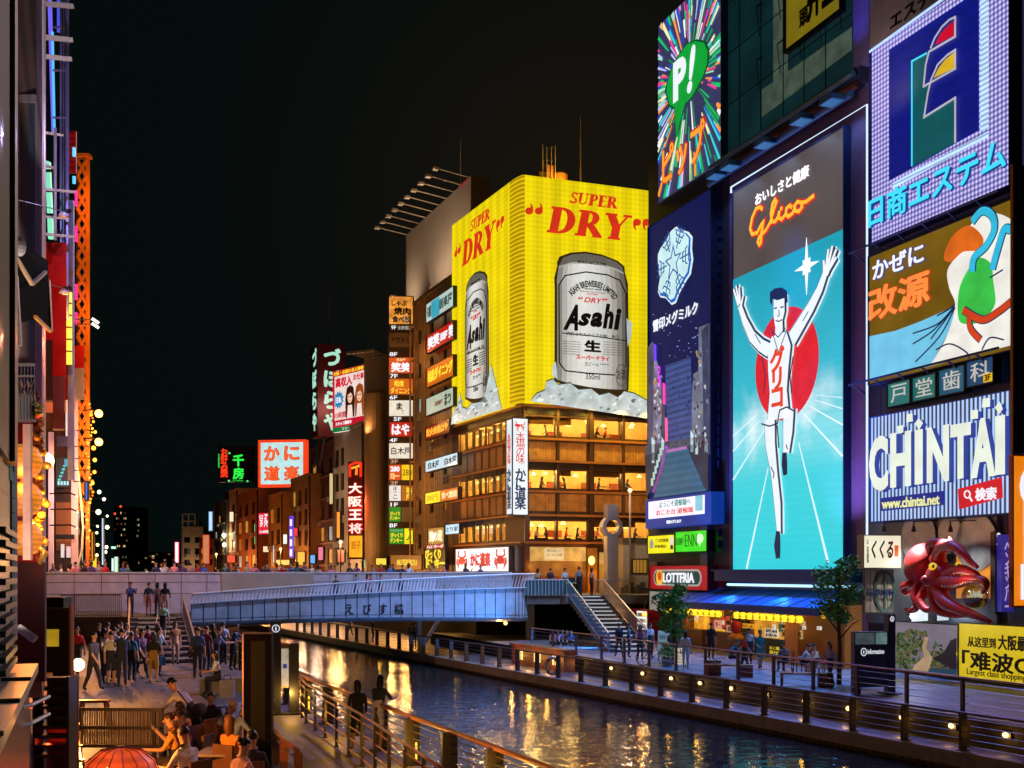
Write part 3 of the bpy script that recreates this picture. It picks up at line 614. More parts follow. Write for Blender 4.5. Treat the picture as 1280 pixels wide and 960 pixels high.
# --- small white house between stairs and tower
hw, f2, a0, a1 = block('white_house', 'small whitewashed house with barred window behind the right stairs', front(783, 818, 76.5, .25), 779, 822, 4.0, 7.4, 4, pm('#a8a39a', .7, 0, .3, 1.5), roof=pm('#4a4440', .7))
b = MB(); b.box(.55, -.06, 1.35, 1.75, 0, 2.4, pm('#3a2c1c', .6)); b.box(.65, -.07, 1.45, 1.65, -.061, 2.3, em('#c08a30', .5))
for k in range(5): b.box(.63+k*.24, -.1, 1.4, .66+k*.24, -.07, 2.35, BLK)
b.build('window', hw)
b = MB()
for k in range(9): b.box(-.2+k*.28, -.12, 0, .1+k*.28, -.005, .5+.16*((k*7) % 3), pm('#4f4c48', .8))
b.build('stone_base', hw); light('POINT', (1.2, -2.2, 2.6), 26, '#ffcf90', hw, .06)
# --- running man board and its frame
gl_, f, g0, g1 = block('tall_sign_building', 'tall lilac and blue building that carries the great runner board', RS, 911.5, 1086, 1.3, 40, 12, LILAC)
gw = g1-g0
S = Sign('runner_board', 'giant lit board of a runner with arms raised on turquoise and red disc', 'billboard', RS, 917, 1055, 241, 716, .35, .3, em('#6a5f5e', .62, lit=True, lines=(0, .25, .93, 1.05), var=.18, scale=.3), pm('#2a3f7a', .4, .3), fw=.06, part='backing_board')
m = bpy.data.materials.new('led_picture'); m.use_nodes = True; nt = m.node_tree; bs = nt.nodes['Principled BSDF']; bs.inputs['Base Color'].default_value = (.02, .05, .06, 1); bs.inputs['Roughness'].default_value = .4
tc = nt.nodes.new('ShaderNodeTexCoord'); sp = nt.nodes.new('ShaderNodeSeparateXYZ'); nt.links.new(tc.outputs['Object'], sp.inputs[0])
LB, LT = 0.08, S.l(917, 350)[1]
mr = nt.nodes.new('ShaderNodeMapRange'); mr.inputs[1].default_value = LB; mr.inputs[2].default_value = LT; nt.links.new(sp.outputs[2], mr.inputs[0])
cr = nt.nodes.new('ShaderNodeValToRGB'); e = cr.color_ramp.elements; e[0].position = 0; e[0].color = (*lin('#19c6d2'), 1); e[1].position = 1; e[1].color = (*lin('#1495ad'), 1)
for p_, c_ in ((.3, '#35c8d2'), (.45, '#7fd4dc'), (.56, '#2fb2c4')): x = e.new(p_); x.color = (*lin(c_), 1)
nt.links.new(mr.outputs[0], cr.inputs[0])
no = nt.nodes.new('ShaderNodeTexNoise'); no.inputs['Scale'].default_value = .32; no.inputs['Detail'].default_value = 4; nt.links.new(tc.outputs['Object'], no.inputs[0])
c2 = nt.nodes.new('ShaderNodeValToRGB'); k = c2.color_ramp.elements; k[0].position = .5; k[0].color = (0, 0, 0, 1); k[1].position = .68; k[1].color = (1, 1, 1, 1); nt.links.new(no.outputs[0], c2.inputs[0])
win = nt.nodes.new('ShaderNodeValToRGB'); k = win.color_ramp.elements; k[0].position = .3; k[0].color = (0, 0, 0, 1); k[1].position = .64; k[1].color = (0, 0, 0, 1); x = k.new(.47); x.color = (1, 1, 1, 1); nt.links.new(mr.outputs[0], win.inputs[0])
mm = nt.nodes.new('ShaderNodeMath'); mm.operation = 'MULTIPLY'; nt.links.new(c2.outputs[0], mm.inputs[0]); nt.links.new(win.outputs[0], mm.inputs[1])
mix = nt.nodes.new('ShaderNodeMix'); mix.data_type = 'RGBA'; nt.links.new(mm.outputs[0], mix.inputs[0]); nt.links.new(cr.outputs[0], mix.inputs[6]); mix.inputs[7].default_value = (*lin('#dff0f2'), 1)
nt.links.new(mix.outputs[2], bs.inputs['Emission Color']); bs.inputs['Emission Strength'].default_value = 1.0
wv = nt.nodes.new('ShaderNodeTexWave'); wv.bands_direction = 'Z'; wv.inputs['Scale'].default_value = .9; wv.inputs['Distortion'].default_value = 1.5; nt.links.new(tc.outputs['Object'], wv.inputs[0])
m2 = nt.nodes.new('ShaderNodeMapRange'); m2.inputs[3].default_value = 1.1; m2.inputs[4].default_value = 1.15; nt.links.new(wv.outputs[1], m2.inputs[0]); nt.links.new(m2.outputs[0], bs.inputs['Emission Strength'])
S.mb('screen').box(.05, -.06, LB, S.w-.03, -.005, LT, m)
S.text('おいしさと健康', 945, 1012, 243, 258, em('#ffffff', 1.2), 2, bold=.03)
gs = [[(996, 262), (990, 256), (978, 258), (966, 272), (955, 290), (945, 292)]]
def glico(mat, w, lay):                                           # cursive lettering, one stroke per letter group
    G1 = Z([(222, 88), (210, 76), (190, 84), (170, 130), (160, 185), (170, 212), (195, 205), (215, 165), (226, 150), (218, 200), (214, 255), (206, 266), (198, 250), (206, 225), (240, 190), (262, 150), (278, 90), (292, 50), (284, 38), (272, 60), (264, 110), (270, 150), (286, 148), (300, 125), (306, 95)], 4, 900, 240)
    G2 = Z([(306, 95), (304, 130), (318, 138), (334, 118)], 4, 900, 240)
    G3 = Z([(370, 78), (358, 68), (342, 84), (338, 112), (352, 124), (372, 108), (384, 82)], 4, 900, 240)
    G4 = Z([(412, 52), (396, 50), (382, 72), (386, 96), (404, 98), (420, 76), (418, 54), (440, 50), (480, 18)], 4, 900, 240)
    for g in (G1, G2, G3, G4): S.stroke(g, w, mat, lay, 'cursive_lettering')
    a, c = S.l(979, 261); S.mb('cursive_lettering').prism([(a+w*S.k*.6*math.cos(i*math.pi/5), c+w*S.k*.6*math.sin(i*math.pi/5)) for i in range(10)], -.025*lay, -.025*lay+.02, mat)
glico(em('#d8181e', 1.1), 8, 3); glico(em('#ffb52e', 1.15), 4.4, 5)
L_ = em('#eef6fa', 1.0, var=.03); NV = em('#0e2048', .8); RD = em('#e01f2e', 1., lines=(2, .12, .85, 1.08))
cx, cz = S.l(984, 455); S.mb('red_disc').prism([(cx+2.72*math.cos(i*math.pi/24), cz+2.72*math.sin(i*math.pi/24)) for i in range(48)], -.095, -.07, RD)
cx, cz = S.l(1010, 333)                                           # sun sparkle
S.mb('sun').prism([(cx+(1.0 if i % 4 == 0 else .42 if i % 2 == 0 else .3)*math.cos(i*math.pi/8), cz+(1.35 if i % 4 == 0 else .5 if i % 2 == 0 else .32)*math.sin(i*math.pi/8)) for i in range(16)], -.095, -.07, em('#ffffff', 1.1))
for p0, p1, w0, w1 in (((962, 585), (935, 711), 1, 3.4), ((1000, 553), (1037, 703), 1, 3.6), ((1007, 518), (1055, 570), 1, 2.4), ((1014, 508), (1055, 531), .8, 1.8), ((1020, 500), (1055, 511), .6, 1.2), ((1022, 494), (1055, 497), .4, .9), ((958, 536), (918, 600), .8, 2), ((952, 525), (918, 564), .6, 1.6), ((948, 518), (918, 545), .5, 1)): S.stroke([p0, p1], [w0, w1], L_, 3.8, 'light_rays')
halo = em('#d9f3f6', 1.)
def body(dw, mat, lay, part):
    S.stroke([(930, 384), (936, 402), (945, 421), (956, 432), (966, 438)], [8.5+dw, 11.0+dw, 14.6+dw, 15.9+dw, 17.1+dw], mat, lay, part)      # arm, left in the picture
    S.stroke([(1037, 342), (1030, 362), (1019, 384), (1007, 404), (995, 424)], [9.2+dw, 11.6+dw, 14.6+dw, 17.1+dw, 19.5+dw], mat, lay, part)
    for p0, p1 in (((928, 382), (922, 362)), ((929, 380), (925, 358)), ((930, 380), (929, 360)), ((931, 384), (934, 370))): S.stroke([p0, p1], [4.1+dw, 2.9+dw], mat, lay, part)
    for p0, p1 in (((1037, 344), (1041, 312)), ((1038, 344), (1046, 308)), ((1039, 344), (1051, 312)), ((1040, 340), (1051, 322)), ((1036, 344), (1035, 326))): S.stroke([p0, p1], [4.6+dw, 3.2+dw], mat, lay, part)
    S.stroke([(979, 372), (979, 392), (978, 408)], [23.2+dw, 24.4+dw, 13.4+dw], mat, lay, part); S.stroke([(979, 400), (979, 420)], [14.6+dw, 17.1+dw], mat, lay, part)
    S.stroke([(979, 418), (979, 436), (978, 462), (978, 490), (978, 524)], [31.7+dw, 51.2+dw, 45.1+dw, 37.8+dw, 48.8+dw], mat, lay, part)
    S.stroke([(967, 524), (968, 556), (973, 592), (977, 630), (979, 668)], [23.2+dw, 20.7+dw, 13.4+dw, 13.4+dw, 7.3+dw], mat, lay, part)
    S.stroke([(991, 512), (990, 540), (988, 566)], [22.0+dw, 19.5+dw, 12.2+dw], mat, lay, part)
body(9, halo, 6, 'runner_halo'); body(5.4, NV, 8, 'runner_outline'); body(0, L_, 10, 'runner')
S.stroke([(979, 664), (978, 682), (979, 698)], [8, 14, 9], NV, 12, 'shoes'); S.stroke([(987, 566), (987, 580), (988, 594)], [9, 12, 8], NV, 12, 'shoes')
S.poly([(969, 378), (969, 366), (975, 361), (984, 360), (990, 364), (991, 378), (988, 381), (987, 373), (978, 376), (972, 374), (971, 382)], NV, 12, 'hair')
for st, w in (([(974, 386), (977.5, 385.5)], 1.6), ([(982, 385), (986, 384)], 1.6), ([(980, 388), (980.5, 395), (978, 396)], 1.0), ([(976, 401), (980, 402.5), (984, 400)], 1.5), ([(970, 412), (979, 422), (988, 411)], 1.2), ([(972, 416), (979, 440), (980, 440), (990, 412)], .9),
              ([(959, 446), (963, 470), (961, 492)], 1.6), ([(998, 446), (994, 470), (996, 492)], 1.6), ([(958, 530), (968, 533), (978, 530), (981, 513), (990, 509), (999, 514)], 1.8), ([(978, 532), (980, 560)], 2), ([(970, 584), (974, 592), (973, 598)], 1.4), ([(950, 418), (957, 430)], 1), ([(1010, 402), (1017, 390)], 1), ([(989, 556), (991, 562)], 1.2)): S.stroke(st, w, NV, 12, 'ink_lines')
S.text('グリコ', 969, 987, 437, 512, em('#e8401e', 1.), 12, bold=.04, vertical=True)
S.done()
nb = MB(); f3 = RS.off(.4)                                        # white neon along the top and right edges
a = f3.uz(915, 234); c = f3.uz(1085, 124); d = f3.uz(1085, 700)
nb.tube([(a[0]-g0, -.45, a[1]-1.3-.3), (a[0]-g0, -.45, a[1]-1.3), (c[0]-g0, -.45, a[1]-1.3), (c[0]-g0, -.45, d[1]-1.3)], .05, em('#cfe8ff', 1.2, lit=True, var=0)); nb.build('neon_tube', gl_)
a = f3.uz(920, 734); c = f3.uz(1078, 726)
nb = MB().tube([(a[0]-g0, -.9, 3.55), (c[0]-g0-.2, -.9, 3.55)], .06, em('#a8e6ff', 1.8, lit=True, var=0)); nb.build('neon_tube', gl_)
for k in (.2, .6, .95): light('SPOT', (gw*k, -1.4, 3.5), 150, '#4aa0ff', gl_, .06, (0, -.5, -1), 140, .8)
b = MB(); b.prism([(0, 3.72), (gw-.2, 3.72), (gw-.2, 4.25), (0, 4.25)], -.9, -.02, pm('#1c3a6a', .4, .4)); b.box(0, -1.1, 4.25, gw-.2, -.02, 4.33, pm('#28467c', .4, .4)); b.build('canopy', gl_); light('SPOT', (gw-1.2, -2.6, 4.4), 4200, '#a890e8', gl_, .06, (.05, .32, 1), 70, .9)  # the spot is bare fill added to lift the dark lilac wall
# cornice of pipes with the five floodlights over the board
ztop = f3.uz(915, 226)[1]-1.3
b = MB(); 
for dz, o, r_, c_ in ((.25, .9, .16, '#4a78b8'), (.75, .55, .2, '#5a3a48'), (1.15, .8, .14, '#5a86c0')): b.tube([(-.6, -o, ztop+dz), (gw, -o, ztop+dz)], r_, pm(c_, .35, .5))
b.box(-.4, -.5, ztop+.9, gw, -.02, ztop+1.5, pm('#33406c', .5)); b.build('cornice', gl_)
for k, px in enumerate((923, 941, 986, 1033, 1072)):
    u = RS.u(px); o = empty('floodlight', RS.P(u, ztop+1.3+.1, 1.35), RS.ang, label='blue grey wedge floodlight on the pipe cornice above runner board, '+('leftmost', 'second from left', 'middle one', 'second from right', 'rightmost')[k], cat='floodlight', group='floodlights above the runner board')
    q = MB(); q.prism([(-.5, 0), (.5, 0), (.35, .3), (-.35, .3)], -.35, .35, pm('#5f9ad0', .35, .4)); q.beam((0, .3, .15), (0, 1.1, .35), .08, .08, STEEL); q.build('housing', o)
    q = MB(); q.box(-.4, -.3, -.03, .4, .3, -.004, em('#4a90d8', .45)); q.build('lens', o)
    light('SPOT', (0, -.1, -.12), 160, '#9fc8ff', o, .1, (0, .45, -1), 110, .8)
    pw, cl_, am, cn_ = [(36000, '#a4c0ff', (-15, -15, -22), 62), (66000, '#ffe0ea', (5, -31, -20), 48), (44000, '#2a84ff', (4, -9, -24), 78), (20000, '#ffe0e0', (33, -30, -10), 50), (14000, '#d890e8', (13, -14, -22), 66)][k]
    light('SPOT', (0, -.2, -.25), pw, cl_, o, .12, am, cn_, .8)  # added outward fill spot, stands in for the glow of the big signs
# glass box above
TEAL = em('#06282c', .75, var=.35, scale=.5)  # glass and inner stairs glow faintly, standing in for a lit interior
gz = ztop+1.3+1.55; S = Sign('glass_facade', 'dark teal glass storeys above the runner board with pale stairs inside', 'facade', RS, 905, 1066, 30, 200, .15, .2, TEAL, None, z=(gz, 39.5))
PG = em('#56685a', .5, var=.35); 
S.poly([(967, 132), (967, -120), (985, -140), (985, 118)], PG, 1, 'inner_stairs'); S.poly([(953, 146), (953, 112), (1065, 34), (1065, 62)], PG, 1, 'inner_stairs')
for px in (925, 952, 980, 1006, 1033): x = S.l(px, 0)[0]; S.mb('mullion').box(x-.02, -.06, 0, x+.02, -.03, S.h, BLK)
for k in range(1, 6): S.mb('mullion').box(0, -.06, k*2.7, S.w, -.035, k*2.7+.04, BLK)
for px in (948, 974, 1000, 1025, 1050):
    for k in (1, 2, 3): x = S.l(px, 0)[0]; S.mb('bracket').beam((x, -.1, k*2.7+1.2), (x+.5, -.1, k*2.7+1.2), .05, .05, BLK); S.mb('bracket').beam((x, -.12, k*2.7+1.2), (x+.3, -.12, k*2.7-.4), .03, .03, BLK)
S.done()
S = Sign('upper_yellow_sign', 'dim yellow sign with black characters behind glass at the top edge', 'sign', RS, 983, 1050, -60, 62, .4, .2, em('#8f7d18', .6), BLK, fw=.15)
S.text('井上', 1010, 1047, -30, 30, BLK, 2, bold=.05); S.text('頭', 1000, 1011, 14, 37, BLK, 2, bold=.03); S.done()
rb, fr, r0, r1_ = block('lilac_pier', 'pale lilac pier standing between glass storeys and the dotted sign', RS, 1066.5, 1086, gz, 40, 3, pm('#7b76c0', .4), .3, 'pier')
light('SPOT', (.5, -1.8, -.2), 260, '#7a78ff', rb, .1, (0, .3, 1), 80, .9)

# --- the dental and beer-hall building with its stack of signs
cb, f, c0_, c1_ = block('sign_building', 'dark blue building stacked with dotted, cloud, dental and striped signs', RS, 1087.5, 1300, 1.3, 40, 12, pm('#1a2240', .5))
cw = c1_-c0_
S = Sign('dotted_sign', 'huge dotted white and blue sign with a fin emblem in dark blue square', 'sign', RS, 1090, 1262, 62, 304, .6, .5, em('#b8b0ff', .95, lit=True, dots=.2, var=.03), pm('#27307a', .4, .3))
S.poly([(1112, 62.5), (1224, -12), (1224, 163), (1112, 226)], em('#0a1a86', .8, lines=(2, .5, .9, 1.05)), 1, 'emblem_field')
CY = em('#3fd8f4', 1.1, var=0); LB_ = em('#b7d8ff', 1.1, lines=(2, .19, .6, 1.2))
S.poly([(1226, -12), (1236, -19), (1236, 160), (1226, 165)], LB_, 1, 'border_lights'); S.poly([(1116, 229), (1236, 164), (1236, 171), (1116, 236)], LB_, 1, 'border_lights')
q = lambda pts: Z(pts, 3.69, 1070, 0); WG = em('#b9b6c6', .95)
S.poly(q([(268, 285), (335, 248), (316, 402), (338, 395), (320, 545), (462, 455), (462, 660), (268, 765)]), em('#0d5c62', .8), 2, 'emblem')
S.poly(q([(372, 208), (395, 160), (425, 125), (458, 98), (458, 165)]), em('#d01030', .9), 3, 'emblem'); S.poly(q([(365, 360), (390, 312), (420, 275), (458, 244), (458, 315)]), em('#e8bc28', .9), 3, 'emblem')
for st in ([(352, 225), (372, 175), (405, 125), (440, 92), (466, 80), (466, 170), (345, 240), (330, 300), (320, 400), (466, 318), (466, 232), (430, 255), (385, 300), (352, 375)], [(352, 378), (340, 430), (322, 542), (466, 452), (466, 660)]): S.stroke(q(st), 2.6, WG, 4, 'emblem')
S.stroke(q([(335, 246), (266, 284), (266, 768)]), 2.2, CY, 4, 'emblem')
S.text('日商エステム', 1090, 1262, 251, 287, em('#15327e', 1.), 4, bold=.05); S.text('日商エステム', 1089, 1261, 250, 286, CY, 6, bold=.02); S.done()
S = Sign('grey_header_sign', 'grey sign strip with dark lettering above the dotted sign at top right', 'sign', RS, 1087, 1262, -10, 62, .75, .5, pm('#8d8790', .5), None)
S.poly([(1087, 63.5), (1240, -47), (1240, -43), (1087, 66.5)], em('#a9c8ff', 1.3), 1, 'neon_tube'); S.text('エステム', 1113, 1182, 21, 39, BLK, 1, bold=.02); S.done()
light('SPOT', (cw*.2, -3, 24.2), 180, '#ffe2d0', cb, .1, (0, 1, .5), 120, .8)
S = Sign('cloud_sign', 'brown and pale blue sign with white cloud, wind ribbons and orange characters', 'sign', RS, 1087, 1266, 322, 480, .5, .4, em('#7a5c12', .8, lit=True, var=.3, scale=.5), pm('#1e3a70', .4, .3), fw=.06)
q = lambda pts: Z(pts, 4, 1070, 240)
S.poly(q([(70, 722), (200, 694), (330, 645), (450, 592), (505, 560), (470, 690), (370, 872), (70, 940)]), em('#6fc4e6', 1., var=.1), 1)
S.poly(q(smooth([(370, 872), (440, 760), (480, 660), (500, 560), (470, 480), (462, 390), (520, 300), (560, 190), (640, 110), (720, 110), (783, 140)], 5, False)+[(783, 765)]), em('#f0eee6', 1.), 1.6)
S.poly(q(smooth([(520, 640), (520, 500), (560, 400), (620, 330), (680, 360), (690, 440), (700, 560), (640, 640), (580, 660)])), em('#36bf4a', 1., var=.25, scale=.8), 2.4)
S.poly(q(smooth([(445, 330), (470, 250), (520, 190), (580, 170), (640, 230), (620, 290), (540, 300), (480, 350)])), em('#d8661c', 1., var=.2), 2.4)
for st, w, c in (([(590, 400), (600, 330), (660, 270), (700, 190), (690, 120), (640, 95), (590, 150)], 9, '#2fb8dc'), ([(690, 390), (720, 280), (750, 190), (783, 190)], 9, '#2fb8dc'), ([(545, 590), (640, 640), (720, 600), (783, 550)], 8, '#c8401c'), ([(575, 600), (580, 680), (630, 740)], 7, '#c8401c')):
    st = smooth(st, 6, False); S.stroke(q(st), w+2.5, em('#0f2a54', .8), 3.2); S.stroke(q(st), w, em(c, 1.), 4.2)
for st in ([(295, 708), (420, 660), (500, 575)], [(385, 735), (450, 650), (505, 575)], [(295, 760), (400, 690), (500, 580)], [(308, 850), (430, 720), (505, 580)], [(415, 620), (470, 590), (505, 565)], [(680, 430), (745, 390)], [(410, 790), (480, 760), (560, 800), (580, 840)], [(640, 790), (680, 730), (750, 740)]): S.stroke(q(smooth(st, 5, False)), 1.8, em('#0f2a54', .8), 4.4)
S.text('かぜに', 1093, 1158, 327, 352, em('#2b3a90', .9), 3, bold=.07); S.text('かぜに', 1093.5, 1157.5, 328, 351, WHT, 5, bold=.02)
S.text('改源', 1087, 1166, 362, 405, em('#b8401a', .9), 3, bold=.07); S.text('改源', 1088, 1165, 363, 404, em('#ff8f42', 1.), 5, bold=.03); S.done()
zc = RS.uz(1087, 482)[1]-1.3
for z in (zc, RS.uz(1087, 318)[1]-1.3): b = MB(); b.tube([(-.2, -.95, z), (cw-1, -.95, z)], .05, pm('#3a4a78', .4, .5)); [b.beam((k*1.5, -.95, z), (k*1.5, -.05, z-.5), .06, .06, pm('#3a4a78', .4, .5)) for k in range(6)]; b.build('catwalk_rail', cb)
for k, (ch, a, c, yt, yb) in enumerate((('戸', 1110, 1138, 481, 509), ('堂', 1141, 1170, 473.5, 502), ('歯', 1174, 1206, 464, 495), ('科', 1208.5, 1242, 453.5, 484))):
    S = Sign('character_tile', f'teal square tile with the character {ch} in the row above striped sign', 'sign', RS, a, c, yt, yb, .5, .3, em(('#1a7a78', '#14706e', '#1a5c7c', '#1a4a74')[k], .75, lit=False), BLK, 'teal character tiles', .05)
    S.ntext(ch, .17, .14, .86, .9, em('#c9c6bc', .9), bold=.0)
    if k == 3: S.nrect(.68, .02, 1.0, .36, em('#e8b81e', .9), 3, 'floor_tag'); S.ntext('3F', .74, .06, .95, .32, BLK, 4)
    S.done()
S = Sign('striped_sign', 'blue and white striped neon sign with big white letters and tumbling squares', 'sign', RS, 1089, 1265, 523, 652, .6, .4, em('#a8c8ff', .85, lit=True, lines=(0, .23, .06, 1.35), var=.04), pm('#2a62c8', .4, .3), fw=.05)
q = lambda pts: Z(pts, 4.362, 1070, 440)
BLU = em('#0b2a9c', .8); CRM = em('#e8f2e2', 1.0, var=.08)
for x, (a, c) in zip('CHINTAI', ((92, 194), (208, 320), (342, 384), (408, 528), (537, 647), (648, 782), (782, 834))):
    yt = {92: 468, 208: 447, 342: 428, 408: 415, 537: 400, 648: 372, 782: 352}[a]; yb = {92: 765, 208: 742, 342: 724, 408: 716, 537: 697, 648: 690, 782: 672}[a]
    P0, P1 = 1070+a/4.362, 1070+c/4.362
    S.text(x, P0+1, P1+2.2, 440+yt/4.362+1, 440+yb/4.362+1.5, BLU, 2, 'letters', .06); S.text(x, P0, P1, 440+yt/4.362, 440+yb/4.362, CRM, 8, 'letters', .045)
for c_ in ([(246, 405), (278, 400), (278, 440), (248, 446)], [(298, 340), (328, 336), (330, 380), (296, 384)], [(343, 390), (362, 362), (386, 388), (364, 424)], [(648, 320), (686, 316), (686, 364), (648, 368)], [(714, 256), (752, 252), (752, 300), (710, 304)], [(780, 305), (805, 272), (822, 310), (806, 338)]):
    S.poly(q([(a+5, d+7) for a, d in c_]), BLU, 2, 'squares'); S.poly(q(c_), CRM, 8, 'squares')
S.poly(q([(143, 797), (488, 757), (488, 834), (143, 868)]), em('#0a2c96', .8), 3, 'web_panel'); S.text('www.chintai.net', 1104.5, 1176.5, 624, 636.5, em('#eff0a0', 1.), 4, bold=.02)
S.poly(q([(563, 748), (803, 682), (808, 795), (570, 858)]), em('#d81a2a', .9), 3, 'search_panel'); S.text('検索', 1221.5, 1248, 610.5, 626.5, WHT, 4, bold=.03)
S.stroke([(1211+3.6*math.cos(i*.628)+.4, 618+4.6*math.sin(i*.628)) for i in range(10)], 1.7, WHT, 4, 'search_panel', True); S.stroke([(1214, 621), (1217.5, 626.5)], 2.2, WHT, 4, 'search_panel'); S.done()
# --- octopus shop front
S = Sign('octopus_shopfront', 'dark shop wall with round metal discs and warm niche behind the octopus', 'shopfront', RS, 1084, 1246, 655, 776, .15, .2, pm('#4d5a68', .35, .5, .3, 1.2), None, z=(RS.uz(1084, 778)[1], RS.uz(1084, 655)[1]))
for px, py, r_ in ((1150, 672, 1.05), (1222, 678, 1.1), (1190, 668, .7)):
    x, z = S.l(px, py); S.mb('metal_disc').lathe([(r_, 0), (r_, .06), (r_*.9, .1), (.02, .03)], (x, -.1, z), pm('#8c98a6', .3, .7, .3, 2), 24, 'y')
S.poly([(1196, 695), (1244, 693), (1244, 748), (1196, 748)], em('#e08a26', .75, var=.6, scale=1.6), 1, 'lit_niche')
S.poly([(1140, 758), (1160, 757), (1160, 776), (1140, 777)], em('#dfeef6', 1.), 1, 'lit_niche'); S.poly([(1172, 757), (1186, 757), (1186, 775), (1172, 776)], em('#cfe4ea', .9), 1, 'lit_niche'); S.done()
for k, px in enumerate((1143, 1181, 1228)):
    o = empty('spot_lamp', RS.P(RS.u(px), RS.uz(px, 660)[1], 1.5), RS.ang, label='small black spotlight over the octopus, '+('left one', 'middle one', 'right one')[k], cat='spotlight', group='spotlights over the octopus')
    MB().tube([(0, 1.2, .3), (0, 0, .25), (0, 0, 0)], .03, BLK).build('arm', o); MB().lathe([(.05, .12), (.1, -.1), (.09, -.12)], (0, 0, -.05), BLK, 10).build('shade', o)
    light('SPOT', (0, -.3, -.2), 900, '#fff0e0', o, .05, (0, .35, -1), 110, .8)
# octopus sculpture
oc = RS.P(RS.u(1150), 0, 1.1); OX = lambda px, py, o=0.: (RS.off(1.1+o).u(px)-RS.u(1150), -o, RS.off(1.1+o).uz(px, py)[1])
RED = pm('#cc222a', .48, 0, .4, 3, .3); PINK = pm('#e0a49c', .35, 0, .3, 9)
ot = empty('octopus_sculpture', oc, RS.ang, label='big red octopus sculpture with yellow eyes reaching out of the shop wall', cat='sculpture')
b = MB(); c = OX(1157, 708); b.ball(c, (.95, .75, .92), RED, 24, 16); c = OX(1178, 722, .3); b.ball(c, (.72, .6, .6), RED, 20, 12); c = OX(1158, 725, .75); b.ball(c, (.24, .2, .2), RED, 14, 10); b.build('head', ot, smooth=True)
def arm(name, pts, r0, r1, suck=1):
    P = [Vector(OX(*p)) for p in pts]; Q = []
    for i in range(len(P)-1):
        p0, p1, p2, p3 = P[max(0, i-1)], P[i], P[i+1], P[min(len(P)-1, i+2)]
        for k in range(6):
            t = k/6; Q.append(.5*((2*p1)+(p2-p0)*t+(2*p0-5*p1+4*p2-p3)*t*t+(3*p1-p0-3*p2+p3)*t**3))
    Q.append(P[-1]); n = len(Q); m = MB(); m.tube(Q, [r0+(r1-r0)*(i/(n-1))**.8 for i in range(n)], RED, 12)
    o = m.build('tentacle', ot, smooth=True)
    m = MB()
    for i in range(3, n-1):
        r_ = r0+(r1-r0)*(i/(n-1))**.8; m.ball(Q[i]+Vector((0, -r_*.75, -r_*.6*suck)), r_*.3, PINK, 7, 5)
    m.build('suckers', o, smooth=True)
arm('t', [(1172, 700, .2), (1178, 684, .5), (1192, 683, .8), (1204, 692, .9), (1214, 703, .9), (1222, 709, .9)], .32, .07)
arm('t', [(1166, 690, .1), (1164, 680, .4), (1176, 678, .5), (1190, 680, .5), (1187, 672, .5)], .28, .05)
arm('t', [(1175, 726, .5), (1195, 728, .8), (1215, 724, .9), (1230, 726, .9), (1233, 733, .9), (1228, 741, .9)], .3, .07)
arm('t', [(1173, 735, .5), (1182, 752, .8), (1200, 762, .9), (1222, 770, 1.0), (1238, 778, 1.0)], .36, .08)
arm('t', [(1168, 735, .5), (1168, 752, .7), (1174, 764, .8), (1190, 769, .8), (1206, 770, .8)], .28, .06)
arm('t', [(1160, 735, .4), (1150, 750, .7), (1158, 762, .8), (1168, 760, .8), (1170, 752, .8)], .24, .05)
arm('t', [(1180, 722, .5), (1200, 712, .8), (1216, 716, .9), (1224, 722, .9), (1218, 728, .9)], .26, .05)
arm('t', [(1152, 730, .3), (1144, 742, .6), (1146, 758, .7), (1138, 764, .7), (1132, 762, .6)], .26, .06)
arm('t', [(1150, 728, .2), (1138, 730, .5), (1129, 735, .6), (1133, 742, .6), (1140, 738, .6)], .28, .05)
b = MB(); c = OX(1166, 708, .78); b.ball(c, .15, em('#f0c020', .9), 14, 10); c = OX(1198, 706, .55); b.ball(c, .11, em('#f0c020', .9), 14, 10); b.build('eye', ot, smooth=True)
b = MB(); c = OX(1166.5, 708, .91); b.ball(c, (.05, .04, .07), BLK, 10, 8); c = OX(1198.5, 706, .65); b.ball(c, (.04, .04, .05), BLK, 10, 8); b.build('pupil', ot, smooth=True)
b = MB(); c = OX(1158, 728, .9); 
for i in range(14): t = math.pi*(i/13); b.ball((c[0]-.25*math.cos(t), c[1]+.1, c[2]-.03-.1*math.sin(t)), .03, pm('#e8ded0', .4), 6, 5)
b.build('teeth', ot, smooth=True)
bl = empty('takoyaki_globe', RS.P(RS.off(1.7).u(1219), RS.off(1.7).uz(1219, 760)[1], 1.7), RS.ang, label='clear round globe with pale shavings held under octopus arm', cat='globe')
MB().lathe([(.47*math.sin(math.pi*i/14)+.003, .47-.47*math.cos(math.pi*i/14)) for i in range(15)], (0, 0, -.05), glass((.75, .8, .85), .2), 20).build('globe', bl, smooth=True)
b = MB(); b.ball((0, 0, .22), (.36, .34, .2), pm('#7a4a1e', .6, 0, .5, 6), 14, 8)
for i in range(26): t = i*2.4; r_ = .3*math.sqrt((i+.5)/26); b.beam((r_*math.cos(t)*.6, r_*math.sin(t)*.6, .35), (r_*math.cos(t), r_*math.sin(t), .5+.14*math.sin(i*3.)), .05, .03, em('#e8e0b8', .75))
b.build('shavings', bl); light('POINT', (0, -.9, 1.1), 12, '#fff2d8', bl, .04)
